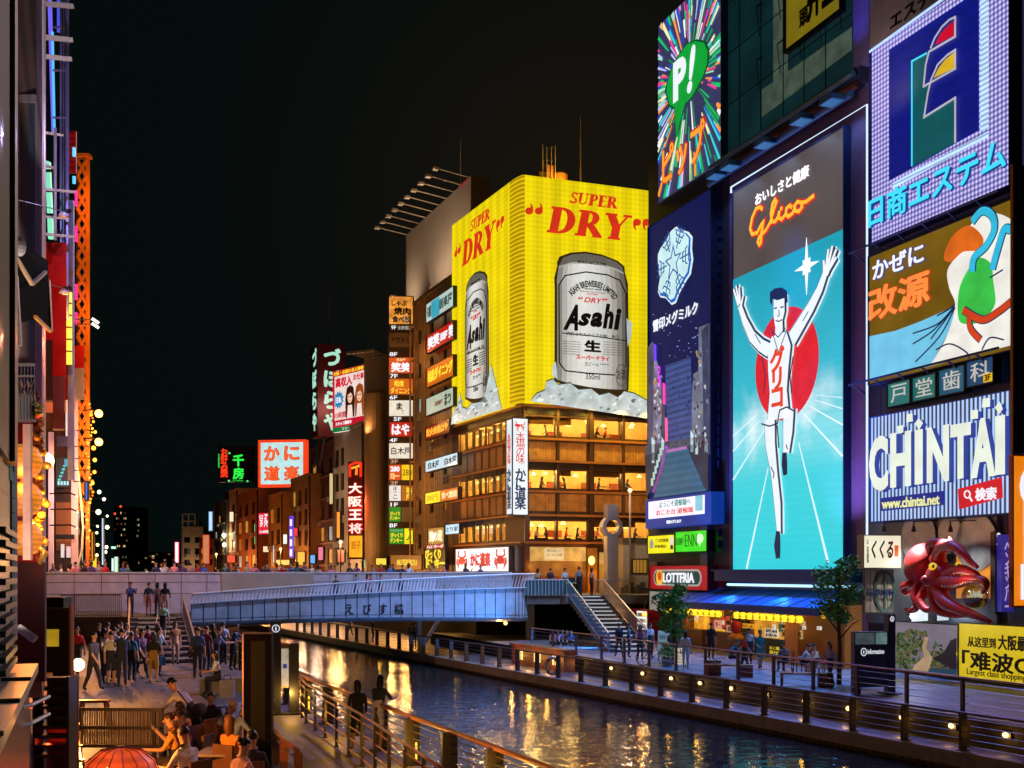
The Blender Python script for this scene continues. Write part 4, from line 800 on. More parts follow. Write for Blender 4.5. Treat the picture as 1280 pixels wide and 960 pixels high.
# signs round the octopus
FG = front(1079, 1129, 46.2, .15)
S = Sign('cream_sign_box', 'cream square sign box with black brush writing left of the octopus', 'sign', FG, 1079.5, 1126, 669.5, 709.5, 0, .5, em('#f0ecd0', 1., lit=True), pm('#5a584a', .5), fw=.03)
S.ntext('くくる', .2, .28, .78, .86, BLK, bold=.035, shear=.2); S.ntext('たこ家道頓堀', .07, .15, .13, .88, em('#3a382c', .5), vertical=True, bold=0); S.npoly([(.83, .35), (.93, .35), (.93, .7), (.83, .7)], em('#d8602a', .9)); S.done()
FG2 = front(1081, 1119, 46.6, .15)
S = Sign('plank_signboard', 'weathered plank signboard with dark ring emblem and blue letters', 'sign', FG2, 1081, 1117, 712, 766, 0, .2, brick('#8d8578', '#7a7266', '#4a463f', .24, 4, .02, .7, 'xz', 0), None)
cx, cz = S.n(.68, .5); q = S.mb('emblem'); q.stroke([(cx+.42*math.cos(i*math.pi/12), cz+.78*math.sin(i*math.pi/12)) for i in range(24)], .11, -.06, -.02, pm('#24443e', .5), True); q.stroke([(cx, cz-.75), (cx, cz+.75)], .07, -.06, -.02, pm('#24443e', .5)); q.stroke([(cx-.4, cz), (cx+.4, cz)], .07, -.06, -.02, pm('#24443e', .5))
S.ntext('KENROKU', .02, .38, .98, .56, pm('#1c2c50', .5), 4, bold=.04); S.done()
light('POINT', tuple(FG2.P(FG2.u(1124), 3.75, 1.1)), 60, '#eaf6ff', None, .06)
lp = empty('bare_lamp', FG2.P(FG2.u(1126), 3.75, 1.0), 0, label='bright bare white lamp under the plank signboard', cat='lamp'); MB().ball((0, 0, 0), .12, em('#f4fcff', 5, var=0)).build('bulb', lp, smooth=True); MB().tube([(0, 0, 0), (0, .9, .1)], .03, BLK).build('arm', lp)
S = Sign('floor_sign', 'narrow black upright sign reading 2F beside the blue sign', 'sign', front(1244, 1252, 42.5, .2), 1244, 1252, 664, 768, 0, .3, pm('#14141a', .5), None); S.ntext('2F', .15, .7, .85, .98, WHT, vertical=True, bold=.02); S.done()
S = Sign('blue_bar_sign', 'upright blue sign with pale characters next to the orange sign', 'sign', front(1252, 1267, 42.2, .2), 1252, 1267, 668, 765, 0, .3, em('#2a2c96', .6, lit=True), None); S.ntext('ペンギンバー', .2, .06, .75, .92, em('#b9a8d8', .8), vertical=True, bold=.01); S.done()
S = Sign('orange_sign', 'orange sign with white lettering cut by the right picture edge', 'sign', front(1266, 1330, 41.0, .3), 1266, 1330, 570, 757, 0, .12, em('#f08212', .95, lit=True), pm('#c8402a', .4), fw=.06)
S.ntext('OPEN', .12, .04, .5, .92, WHT, vertical=True, bold=.06); S.done()
S = Sign('navy_board', 'dark navy panel with thin orange edge above the orange sign', 'panel', front(1266.5, 1330, 40.8, .3), 1266.5, 1330, 205, 566, 0, .12, pm('#0e1a3c', .4), None); S.mb('edge').box(-.04, -.03, 0, 0, .1, S.h, pm('#c87a2a', .5)); S.done()
# --- hoardings at promenade level
S = Sign('garden_hoarding', 'hoarding with photograph of green terraced gardens and a pale path', 'hoarding', RS, 1119, 1198.5, 778, 855, .25, .15, em('#9a8fa0', .45), BLK, fw=.04, z=(1.45, RS.off(.25).uz(1119, 777)[1]))
rnd = random.Random(5)
for k in range(620):
    a, c = rnd.uniform(.02, .98), rnd.uniform(.02, .85); top = .5+.4*math.sin(a*3.4+.4)
    if c > top or abs(a-.52-.25*(c-.4)) < .07: continue
    r_ = rnd.uniform(.012, .036); g = rnd.choice(['#3c5a1e', '#27421a', '#52702a', '#6a7a34', '#1c2c16', '#7a5a2a'])
    S.npoly([(min(.99, max(.01, a+r_*math.cos(t)*rnd.uniform(.5, 1))), min(.98, max(.02, c+r_*1.5*math.sin(t)*rnd.uniform(.5, 1)))) for t in [i*math.pi/4 for i in range(8)]], em(g, .55), 1.2+(k % 40)*.02)
S.npoly([(.3, .02), (.55, .02), (.62, .3), (.52, .5), (.56, .72), (.5, .72), (.46, .5), (.5, .32), (.36, .15)], em('#c9a880', .6, var=.2), 2.4); S.npoly([(.62, .3), (.98, .1), (.98, .75), (.9, .7), (.8, .45)], em('#1e1a20', .5), 2.6); S.npoly([(.55, .02), (.98, .02), (.98, .14), (.6, .1)], em('#24506a', .5), 2.7); S.done()
S = Sign('yellow_hoarding', 'bright yellow hoarding with large black Chinese writing at the right edge', 'hoarding', RS, 1199, 1340, 779, 858, .3, .15, em('#e2c61c', .8, lit=True), BLK, fw=.04, z=(1.45, RS.off(.3).uz(1199, 779)[1]))
S.text('从这里到', 1210, 1245, 795, 808, BLK, 1, bold=.02); S.text('大阪最大级购物', 1248, 1335, 793, 812, BLK, 1, bold=.03); S.text('「难波CITY', 1203, 1335, 812, 836, BLK, 1, bold=.03); S.text('Largest class shopping center in Osaka', 1209, 1345, 835, 845, BLK, 1, bold=.0); S.poly([(1199, 810), (1199, 824), (1195.5, 817)], em('#e2c61c', .8), 1); S.done()
it = empty('information_totem', G(1093, 868, 1.3), R(12), label='dark grey information totem with tall side post on the promenade', cat='totem')
b = MB(); b.box(-.75, 0, .25, .5, .25, 2.15, pm('#54566a', .4, .1)); b.box(-.75, .01, 0, -.5, .24, .25, pm('#2a2c36', .5)); b.build('panel', it)
b = MB(); b.box(.52, -.03, 0, .78, .28, 2.75, pm('#4c4e60', .4, .1)); b.box(.35, -.2, 0, .95, .45, .05, pm('#34353f', .4, .2)); b.build('post', it)
b = MB(); b.box(-.72, -.01, 1.72, .0, -.003, 2.12, em('#4f5c62', .55, var=.5, scale=3)); b.box(.05, -.01, 1.72, .47, -.003, 2.12, em('#6a8c86', .6, var=.4, scale=3)); b.build('picture', it)
b = MB(); b.text('information', -.26, 1.39, .36, 1.56, -.008, -.002, WHT, .0); b.stroke([(-.4+.1*math.cos(i*.52), 1.46+.13*math.sin(i*.52)) for i in range(12)], .02, -.008, -.002, WHT, True); b.text('i', -.415, 1.4, -.385, 1.52, -.008, -.002, WHT, .02); b.text('i', .63, 2.53, .665, 2.64, -.038, -.031, WHT, .02); b.stroke([(.65+.07*math.cos(i*.52), 2.585+.09*math.sin(i*.52)) for i in range(12)], .015, -.038, -.031, WHT, True); b.build('lettering', it)
# ------------------------------------------------------------------ the shop under the blue awning
WARM = pm('#b07a3c', .7, 0, .3, 1.5)
shu0, shu1 = RS.u(872), RS.u(1077); sw = shu1-shu0
sh = empty('grill_shop', RS.P(shu0, 1.3, .95), RS.ang, label='warm lit open grill shop under blue awning below the runner board', cat='shop')
b = MB(); b.box(0, .8, 0, sw, .9, 2.75, WARM); b.box(-.1, 0, 0, .0, .9, 2.75, pm('#8a6a3a', .7)); b.box(sw, 0, 0, sw+.1, .9, 2.75, WARM); b.box(0, 0, 2.75, sw, .9, 2.85, pm('#5a4630', .7)); b.build('back_wall', sh)
b = MB()
for x0, x1 in ((.1, 1.9), (3.4, 6.1)): b.box(x0, .15, 0, x1, .6, 1.0, pm('#5a3a22', .5, 0, .4, 4)); b.box(x0-.03, .1, 1.0, x1+.03, .65, 1.06, pm('#8a6a48', .4))
b.build('counter', sh)
b = MB(); b.box(.15, .66, 1.0, 1.7, .78, 2.6, em('#f0a52a', .9, var=.5, scale=2.5)); b.box(6.4, .7, .9, 9.0, .78, 2.6, em('#d8922a', .75, var=.4, scale=1.6)); b.box(10.1, .1, 0, 11.2, .2, 2.6, pm('#d8963c', .6)); b.box(3.5, .62, 1.1, 5.8, .78, 2.2, pm('#2c2018', .7)); b.box(9.1, .55, 1.25, 10.0, .7, 2.5, pm('#15130f', .6)); b.box(6.2, .5, 0, 10, .7, .9, pm('#12352c', .6)); b.build('lit_panel', sh)
rnd = random.Random(31)
for k in range(26):
    x, z = rnd.uniform(.2, sw-1.2), rnd.uniform(1.2, 2.5); w_, h_ = rnd.uniform(.14, .4), rnd.uniform(.16, .42); q = MB(); q.box(x, .03+.012*k, z, x+w_, .04+.012*k, z+h_, em(rnd.choice(['#e8d8b0', '#d83a1a', '#f0b81e', '#f4ecd8', '#b8281c', '#2a5a3a', '#e88a2a']), .75, var=.3)); [q.box(x+w_*.15, .024+.012*k, z+h_*(.2+.22*j), x+w_*rnd.uniform(.5, .85), .03+.012*k, z+h_*(.28+.22*j), pm(rnd.choice(['#5a1408', '#14100c']), .6)) for j in range(3)]; q.build('hung_sheet', sh)  # paper sheets carry their own glow to look lit by the shop
for x in (1., 3.2, 5.4, 7.6, 9.8): light('POINT', (x, .2, 2.55), 26, '#ffae48', sh, .06); light('POINT', (x, -.9, 2.3), 16, '#ffae48', sh, .06)
aw = empty('awning', RS.P(RS.u(880), 1.3, 0), RS.ang, label='wide blue fabric awning sloping out over the grill shop', cat='awning'); al = RS.u(1079)-RS.u(880)
b = MB(); BLU_ = pm('#1e66b4', .6, 0, .12, .8); b.add([(0, -.02, 3.35), (al, -.02, 3.35), (al, -2.25, 2.62), (-.55, -2.25, 2.62), (0, -.02, 3.31), (al, -.02, 3.31), (al, -2.25, 2.58), (-.55, -2.25, 2.58)], [(3, 2, 1, 0), (4, 5, 6, 7), (0, 4, 7, 3), (1, 2, 6, 5)], BLU_)
b.add([(-.55, -2.255, 2.62), (al, -2.255, 2.62), (al, -2.27, 2.28), (-.55, -2.27, 2.28), (-.55, -2.24, 2.28), (al, -2.24, 2.28), (al, -2.24, 2.62), (-.55, -2.24, 2.62)], [(3, 2, 1, 0), (4, 5, 6, 7)], pm('#1a4f92', .6)); b.build('canvas', aw)
b = MB()
for k in range(13): x = al*k/12; b.beam((x, -.03, 3.375), (x-.55*(1-k/12), -2.25, 2.645), .035, .02, pm('#123c70', .6))
for k in range(5): x = .4+(al-.8)*k/4; b.beam((x, -.05, 2.9), (x, -2.1, 2.62), .05, .05, STEEL)
b.build('rib', aw)
first = None; nl = 22; WORD = ['leftmost', 'second', 'third', 'fourth', 'fifth', 'sixth', 'seventh', 'eighth', 'ninth', 'tenth', 'eleventh', 'twelfth', 'thirteenth', 'fourteenth', 'fifteenth', 'sixteenth', 'seventeenth', 'eighteenth', 'nineteenth', 'twentieth', 'twenty-first', 'twenty-second']
u_0, u_1 = RS.u(876), RS.u(1046)
for k in range(nl):
    if k in (10, 11): continue
    p = RS.P(u_0+(u_1-u_0)*k/(nl-1), 3.36, 2.0)
    if first is None:
        first = empty('paper_lantern', p, RS.ang)
        MB().lathe([(.05, -.17), (.13, -.14), (.18, -.06), (.19, 0), (.18, .06), (.13, .14), (.05, .17)], (0, 0, 0), em('#ffd428', 1.5, lit=True, var=.15, scale=6, lines=(2, .05, .85, 1.05)), 14).build('shade', first, smooth=True)
        q = MB(); q.lathe([(.06, -.2), (.06, -.17)], (0, 0, 0), BLK, 10); q.lathe([(.06, .17), (.05, .21)], (0, 0, 0), BLK, 10); q.build('rim', first)
        q = MB(); q.text('お', -.08, -.08, .08, .08, -.2, -.17, pm('#5a2a08', .6), .0); q.build('lettering', first); o = first
    else: o = copy_tree(first, p)
    tag(o, f'round yellow paper lantern under the blue awning, {WORD[k]} in the row', 'paper lantern', 'lanterns under the blue awning')
IVORY = em('#e8dcc0', .75)
FR = RS.off(.3)
def poster(name, label, px0, px1, yt, yb, base, items, out=.75, cat='poster', fr=None):  # most poster faces carry glow in place of the shop light
    S = Sign(name, label, cat, RS, px0, px1, yt, yb, out, .04, base, fr, fw=.03)
    for t, a0, b0, a1, b1, c, bo in items: S.ntext(t, a0, b0, a1, b1, c, 1, bold=bo)
    S.done()
poster('menu_board', 'white board with large black writing in two lines at the grill shop', 956, 973, 785, 796, IVORY, [('居酒', .08, .55, .92, .95, BLK, .02), ('お好み', .08, .06, .92, .48, BLK, .02)])
poster('name_board', 'ivory board with the black shop name right of the two line board', 977, 987, 785, 797, em('#b89a58', .7), [('兄貴', .08, .15, .92, .85, BLK, .02)]); poster('name_board', 'ivory board with black lettering and white outline near the dark shop window', 991, 1003, 787, 798, em('#c8a868', .7), [('の店', .08, .15, .92, .85, BLK, .02)])
poster('red_white_banner', 'long cream banner with red small lettering above the name boards', 973, 1006, 774, 780, em('#d8b878', .7), [('どんたこやき', .05, .1, .95, .9, em('#8a2a1a', .7), .0)])
poster('wall_poster', 'pink poster with red and dark writing at the left of grill shop', 893, 902, 775, 786, em('#e0a088', .7), [('生一', .2, .3, .8, .8, em('#a02018', .8), .02)]); poster('wall_poster', 'yellow poster below the pink one at the grill shop', 894, 906, 786, 796, em('#e8b41e', .85), [('大盛', .2, .2, .8, .8, em('#8a3a08', .6), .02)])
poster('wall_poster', 'red poster beside the pink one in the grill shop', 901.5, 907, 773, 784, em('#b8261c', .8), [('酒', .2, .3, .8, .8, IVORY, .02)]); poster('wall_poster', 'pale sheet poster in the middle of the grill shop wall', 908, 917, 781, 796, em('#c89a80', .6), [('御品', .25, .5, .75, .9, em('#6a2a1a', .6), .0)])
poster('wall_poster', 'yellow and red strip poster right of the dark kitchen opening', 928, 942, 779, 785, em('#d8a020', .8), [('生ビール', .05, .2, .95, .8, em('#a01a10', .8), .02)]); poster('wall_poster', 'green board with yellow writing below the two line board', 961, 976, 806, 818, pm('#0f3a2c', .6), [('たこ焼', .1, .55, .9, .9, em('#d8b828', .8), .02), ('焼そば', .1, .1, .9, .45, em('#d8b828', .8), .02)])
ft = empty('figure_statue', RS.P(RS.u(947.5), 2.2, 1.3), RS.ang, label='red faced plaster bust with dark hair hanging at the grill shop front', cat='statue')
b = MB(); b.ball((0, 0, .6), (.33, .25, .5), pm('#b0301e', .5, 0, .25, 4), 16, 12); b.ball((0, -.25, .6), (.06, .08, .1), pm('#b0301e', .5, 0, .25, 4), 8, 6); b.lathe([(.15, 0), (.4, -.15), (.42, -.35)], (0, 0, .2), pm('#b8863c', .6), 14); b.build('head', ft, smooth=True); b = MB(); b.ball((0, .05, .92), (.34, .27, .27), pm('#15171c', .5), 16, 8); b.build('hair', ft, smooth=True); b = MB(); b.box(-.14, -.235, .68, -.05, -.2, .72, BLK); b.box(.05, -.235, .68, .14, -.2, .72, BLK); b.box(-.08, -.25, .42, .08, -.2, .45, BLK); b.build('face_lines', ft)
# vending machine, boards and street things on the promenade
vm_ = empty('vending_machine', RS.P(RS.u(806), 1.3, 1.0), RS.ang, label='red vending machine with lit white display below the white board', cat='vending machine')
b = MB(); b.box(0, 0, 0, 2.4, .8, 1.95, pm('#b01822', .35)); b.build('cabinet', vm_); b = MB(); b.box(1.0, -.03, .75, 2.3, -.005, 1.85, em('#e8f2ee', 1., lit=True)); b.build('display', vm_)
b = MB()
for r_ in range(3):
    for k in range(9): b.box(1.08+k*.13, -.06, .84+r_*.34, 1.17+k*.13, -.032, 1.06+r_*.34, em(['#2a8a4a', '#c8302a', '#e8c83a', '#2a5aa8', '#8a4a2a'][(k*3+r_) % 5], .8))
b.build('bottles', vm_); b = MB(); b.box(.1, -.02, .2, 2.3, -.005, .55, pm('#40060c', .4)); b.build('tray', vm_); light('POINT', (1.65, -.6, 1.3), 14, '#e8fff4', vm_, .05)
def foot(px, py, z=1.3): return G(px, py, z)
for k, (px, py, lab) in enumerate(((911, 846, 'wooden bench with two block ends beside pale crate, left of the other bench'), (1008, 858, 'wooden bench with two block ends in front of seated diners, right of the other bench'))):
    p = foot(px, py); bn = empty('bench', p, RS.ang*.0-R(12), label=lab, cat='bench', group='wooden benches on the promenade')
    b = MB(); wd_ = pm('#a06a34', .5, 0, .3, 6); 
    for j in range(4): b.box(-.95, -.24+j*.125, .44, .95, -.13+j*.125, .5, wd_)
    b.build('seat', bn)
    for x in (-.93, .4): b = MB(); b.box(x, -.2, 0, x+(.1 if x < 0 else .55), .2, .435, pm('#8a5a48', .6, 0, .35, 8)); b.build('end_block', bn)
    for x in (-.5, .45): b = MB(); b.tube([(x, -.22, .5), (x, -.2, .68), (x, 0, .76), (x, .2, .68), (x, .22, .5)], .02, STEEL); b.build('arm', bn)
ct = empty('pale_crate', foot(892, 844), -R(12), label='pale wooden crate box left of the bench on the promenade', cat='crate'); b = MB(); b.box(-.3, -.25, 0, .3, .25, .62, pm('#a8836a', .7, 0, .3, 6)); [b.box(-.31, -.26, z, .31, .26, z+.05, pm('#8a6248', .7)) for z in (.08, .32, .56)]; b.build('box', ct)
for px, py, lab, w, h, c, t in ((850, 834, 'white standing menu board by the potted plant', .5, .85, IVORY, 'MENU'), (828, 825, 'pale blue standing sign by vending machine', .42, 1.4, em('#7aa0c0', .6), '道頓堀')):
    s_ = empty('standing_sign', foot(px, py), -R(10), label=lab, cat='standing sign'); b = MB(); b.box(-w/2, 0, .12, w/2, .05, h, c); b.build('board', s_); b = MB(); b.box(-w/2, .05, 0, -w/2+.04, .3, .6, BLK); b.box(w/2-.04, .05, 0, w/2, .3, .6, BLK); b.box(-w/2, 0, 0, -w/2+.04, .05, .12, BLK); b.box(w/2-.04, 0, 0, w/2, .05, .12, BLK); b.build('frame', s_)
    b = MB(); b.text(t, -w*.36, h*.7, w*.36, h*.85, -.012, -.004, pm('#a0281c', .5), .01); [b.box(-w*.36, -.01, h*(.25+.07*k), w*(.1+.25*((k*5) % 3)/2), -.004, h*(.27+.07*k), BLK) for k in range(6)]; b.build('lettering', s_)
pp = empty('potted_plant', foot(834, 833), 0, label='bushy green plant in a pale blue pot on the promenade', cat='plant'); b = MB(); b.lathe([(.2, 0), (.28, .35), (.25, .36), (.2, .3)], (0, 0, 0), pm('#7a98a8', .5), 14); b.build('pot', pp)
rnd = random.Random(11)
def leaves(mb, c, r, n, size, mats, flat=.8):
    for k in range(n):
        d = Vector((rnd.gauss(0, 1), rnd.gauss(0, 1), rnd.gauss(0, 1))).normalized()*rnd.random()**.45; p = Vector(c)+Vector((d.x*r[0], d.y*r[1], d.z*r[2]))
        a = Vector((rnd.gauss(0, 1), rnd.gauss(0, 1), rnd.gauss(0, .6))).normalized(); q = a.cross(Vector((rnd.gauss(0, 1), rnd.gauss(0, 1), 1))).normalized(); s = size*rnd.uniform(.6, 1.3)
        mb.add([p-a*s, p+q*s*.45-a*s*.2, p+a*s, p-q*s*.45-a*s*.2], [(0, 1, 2, 3)], mats[k % len(mats)])
LF = [pm('#5ea044', .8, 0, .3, 5, 0, .2), pm('#7ab456', .8, 0, .3, 5, 0, .2), pm('#467e36', .8, 0, .3, 5, 0, .2)]
b = MB(); leaves(b, (0, 0, .62), (.42, .4, .36), 260, .09, LF); b.build('foliage', pp)
def tree(label, base, top, ct, cr, n, size):
    t = empty('street_tree', base, 0, label=label, cat='tree'); h = top-base.z; b = MB(); bark = pm('#4a3826', .85, 0, .4, 6, .4)
    b.tube([(0, 0, 0), (.04, .02, h*.3), (-.03, .03, h*.55), (.02, 0, h*.85)], .1, bark, 8, True, .03)
    for k in range(9):
        a = k*2.4; z = h*(.34+.055*k); b.tube([(0, 0, z), (cr*.5*math.cos(a), cr*.5*math.sin(a), z+h*.12), (cr*.95*math.cos(a), cr*.95*math.sin(a), z+h*.17)], .035, bark, 5, True, .008)
    b.build('trunk', t, smooth=True); b = MB()
    for k in range(17):
        a = k*2.4; rr = cr*(.25+.75*((k*7) % 10)/10); z = ct[0]+(ct[1]-ct[0])*((k*3+1) % 17)/17; f_ = 1-.5*abs((z-ct[0])/(ct[1]-ct[0])-.4)
        leaves(b, (rr*f_*math.cos(a), rr*f_*math.sin(a), z), (cr*.42, cr*.42, .3), n//17, size, LF)
    leaves(b, (0, 0, (ct[0]+ct[1])/2), (cr, cr, (ct[1]-ct[0])*.55), n//5, size, LF); b.build('crown', t); return t
tree('smaller leafy street tree in front of the white shop board', Vector((foot(846, 832).x, 53.0, 1.3)), 5.2, (1.3, 3.6), .85, 1500, .11)
tree('taller dark leafy street tree at the right end of the blue awning', Vector((foot(1050, 856).x, 43.2, 1.3)), 6.2, (2.4, 4.7), 1.0, 1500, .1)
lamp = empty('hanging_lamp', RS.P(RS.u(857), 3.1, 2.6), 0, label='small orange globe lamp glowing in front of the smaller tree', cat='lamp'); MB().ball((0, 0, 0), .13, em('#ff9a30', 3, var=0)).build('globe', lamp, smooth=True); MB().tube([(0, 0, .1), (0, 0, .7), (.6, 1.2, .75)], .02, BLK).build('arm', lamp); light('POINT', (0, -.4, .1), 90, '#ffb870', lamp, .05)
for k, (px, py) in enumerate(((940, 842), (1046, 862))): pass
# small tables and chairs beside the seated diners at the shop
def table(label, p, s=.38, h=.7, mat=None, cat='table'):
    t = empty('small_table', p, 0, label=label, cat=cat); b = MB(); b.box(-s, -s, h-.04, s, s, h, mat or pm('#8a8480', .4)); b.build('top', t); b = MB(); b.tube([(0, 0, 0), (0, 0, h-.04)], .035, STEEL); b.lathe([(.25, 0), (.25, .03), (.05, .06)], (0, 0, 0), DARK); b.build('pedestal', t); return t
def chair(label, p, rz, seat, group=None):
    c = empty('chair', p, rz, label=label, cat='chair', group=group); b = MB(); b.box(-.21, -.21, .42, .21, .21, .46, seat); b.build('seat', c); b = MB(); b.box(-.21, .18, .46, .21, .22, .85, seat); b.build('backrest', c)
    for x in (-.19, .19):
        for y in (-.19, .19): b = MB(); b.box(x-.018, y-.018, 0, x+.018, y+.018, .42, DARK); b.build('leg', c)
    return c
RC = pm('#9a1820', .5)
table('small pale table between the diners beside the right bench', foot(1011, 842)); 
for i, (px, py, rz, w) in enumerate(((999, 841, -1.4, 'left of the pale table'), (1024, 842, 1.5, 'right of the pale table'), (985, 838, -1.6, 'behind the man in grey shirt'))): chair('red chair of the grill shop, '+w, foot(px, py), rz, RC, 'red chairs of the grill shop')

# ------------------------------------------------------------------ beer sign building on the corner
cor = Vector((.83, 80)); AF = Fac(cor, cor+Vector((1, .37))); AL = Fac((-4.8, 92.5), cor)
BRN = pm('#5a3a28', .6, 0, .3, 1.); TAN = pm('#a8763a', .7, 0, .25, 1.2); TRIM = pm('#a8703e', .5)
kb = empty('corner_building', (cor.x, cor.y, 4), 0, label='brown corner restaurant building with lit window rows under the yellow sign', cat='building')
O = Vector((cor.x, cor.y, 4))
def kpart(mb, name, fac, mats=None): return mb.build(name, kb, fac.P(0, 0)-O, fac.ang)
LW = (cor-AL.o).length; FW = 11.5
ROW = [(14.95, 16.3), (11.3, 12.65), (7.75, 9.1)]; PAN = [(13.3, 14.55), (9.75, 10.95)]
fx = [(657.5, 696), (697.5, 734.5), (742.5, 777.5), (779, 814)]; lx = [(573, 581.5), (582.2, 590.5), (591.2, 598.5), (599.2, 606), (608, 616), (616.7, 624), (624.7, 631.5)]
wf = [(AF.u(a), AF.u(c)) for a, c in fx]; wl_ = [(AL.u(a), AL.u(c)) for a, c in lx]
lx2 = [(577, 584), (586, 593), (596, 602), (605, 611), (614, 620), (622, 629)]; pl = [(AL.u(a), AL.u(c)) for a, c in lx2]
m = MB(); holes(m, 0, FW, 4, 17.2, [(a, z0, c, z1) for a, c in wf for z0, z1 in ROW]+[(AF.u(749), 4.05, AF.u(812), 6.9)], .25, BRN); kpart(m, 'wall', AF)
m = MB(); holes(m, 0, LW, 4, 17.2, [(a, z0, c, z1) for a, c in wl_ for z0, z1 in ROW], .06, BRN); kpart(m, 'wall', AL)
m = MB(); m.slab([tuple(AL.P(0, 0).xy), tuple(cor), tuple(AF.P(FW, 0).xy), tuple(AF.P(FW, 0, -14).xy), tuple(AL.P(0, 0, -9).xy)], 17.2, 32.6, pm('#5a4a20', .7)); m.build('upper_storeys', kb, -O)
m = MB(); m.add([tuple(AF.P(FW, 4)), tuple(AF.P(FW, 4, -14)), tuple(AF.P(FW, 17.2, -14)), tuple(AF.P(FW, 17.2))], [(0, 1, 2, 3)], BRN); m.add([tuple(AL.P(0, 4)), tuple(AL.P(0, 4, -9)), tuple(AL.P(0, 17.2, -9)), tuple(AL.P(0, 17.2))], [(3, 2, 1, 0)], BRN); m.build('side_wall', kb, -O)
def isect(A_, B_):
    d = A_.d.x*B_.d.y-A_.d.y*B_.d.x; w = B_.o-A_.o; t = (w.x*B_.d.y-w.y*B_.d.x)/d; return A_.o+A_.d*t
ic = isect(AL.off(-4), AF.off(-4)); ins = isect(AL.off(-.3), AF.off(-.3))
foot_ = [tuple(AL.P(.3, 0, -.3).xy), tuple(ins), tuple(AF.P(FW-.3, 0, -.3).xy), tuple(AF.P(FW-.3, 0, -4).xy), tuple(ic), tuple(AL.P(.3, 0, -4).xy)]
CRM_ = pm('#e0c07a', .7, 0, .25, .8); m = MB(); PEND = em('#ffe9a0', 3., var=0)
for r_, (z0, z1) in enumerate(ROW):
    a, c = z0-.35, z1+.55; m.slab(foot_, a-.08, a, pm('#6a4420', .6)); m.slab(foot_, c, c+.08, CRM_); n = len(foot_)
    for i in (2, 3, 4, 5): p, q = foot_[i], foot_[(i+1) % n]; m.add([(*p, a), (*q, a), (*q, c), (*p, c)], [(0, 1, 2, 3)], CRM_)
    for k in range(4):
        if (k*3+r_*5) % 4 in (0, 3): pa = AF.P(wf[k][0]+.06, 0, -.32); pe = AF.P(wf[k][0]+(wf[k][1]-wf[k][0])*(.5 if k % 2 else .94), 0, -.32); m.beam((pa.x, pa.y, z1-.2), (pe.x, pe.y, z1-.2), .03, .4 if r_ else .55, pm('#8a6a3a', .8, 0, .2, 6))
        pc = AF.P(wf[k][0]+.4, 0, -1.5); m.obox(Vector((pc.x, pc.y, (a+c)/2)), (.12, .12, c-a), pm('#6a4420', .6)); pc = AF.P(wf[k][0]+1.2, 0, -3.6); m.obox(Vector((pc.x, pc.y, a+.9)), (1.2, .06, .5), pm('#8a3a1a', .6, 0, .5, 3), AF.ang)
m.build('dining_rooms', kb, -O)
pn = MB()
for r_, (z0, z1) in enumerate(ROW):
    for k in range(4):
        for d in (.9, 2.3 if k % 2 else 1.9):
            u = wf[k][0]+.35+(wf[k][1]-wf[k][0]-.7)*((d*1.7+r_*.37) % 1); p = AF.P(u, 0, -d); pn.lathe([(.05, .16), (.2, .0), (.17, -.06), (.02, -.08)], (p.x, p.y, z1-.12-.1*((k+r_) % 3)), PEND, 10); pn.tube([(p.x, p.y, z1+.5), (p.x, p.y, z1)], .012, BLK, 4)
    for k in range(7):
        u = (wl_[k][0]+wl_[k][1])/2; p = AL.P(u, 0, -1.4); pn.lathe([(.05, .16), (.2, .0), (.17, -.06), (.02, -.08)], (p.x, p.y, z1-.15), PEND, 10)
    for u in (1.5, 4.2, 7.0, 9.8): light('POINT', AF.P(u, z1+.1, -1.8)-O, 340, '#ffd888', kb, .1)
    for u in (2.0, 5.0, 8.0, 11.): light('POINT', AL.P(u, z1+.1, -1.8)-O, 420, '#ffd080', kb, .1)
pn.build('pendant_lamps', kb, -O)
for z in (10.3, 13.9, 16.8):  # fill lights added off the facade to brighten it, without fixtures
    for u in (1.5, 4.5, 7.5, 10): light('POINT', AF.P(u, z, 1.6)-O, 42, '#ffb860', kb, .03)
    for u in (2.5, 6, 9.5, 12.5): light('POINT', AL.P(u, z, 1.6)-O, 42, '#ffb860', kb, .03)
GLS = glass((.9, .85, .75), .05)
def win(fac, a, c, z0, z1):
    w_, h_ = c-a, z1-z0; b = MB(); fr = pm('#1f1612', .5)
    b.box(0, -.03, 0, w_, .05, .05, fr); b.box(0, -.03, h_-.05, w_, .05, h_, fr); b.box(0, -.03, .05, .05, .05, h_-.05, fr); b.box(w_-.05, -.03, .05, w_, .05, h_-.05, fr)
    o = b.build('window', kb, fac.P(a, z0, -.12)-O, fac.ang); MB().box(.05, .0, .05, w_-.05, .012, h_-.05, GLS).build('pane', o)
for z0, z1 in ROW:
    for a, c in wf: win(AF, a, c, z0, z1)
    for a, c in wl_: win(AL, a, c, z0, z1)
b = MB()                                                          # tan panels, ledges and dark bands between the rows
for z0, z1 in PAN:
    for (a, c) in ((658, 694), (698, 732), (743, 777), (780, 813)): b.box(AF.u(a), -.05, z0, AF.u(c), -.003, z1, brick('#d0a062', '#bc8c50', '#8a5c30', .12, 6, .012, .7, 'xz', 0))
for z in (14.75, 17.0, 11.1, 13.2, 7.55, 9.45): b.box(0, -.28, z-.07, FW, -.004, z+.07, TRIM)
for px in (696.5, 738, 778.5): b.box(AF.u(px)-.1, -.2, 9.5, AF.u(px)+.1, -.006, 17.0, pm('#4a3020', .5))
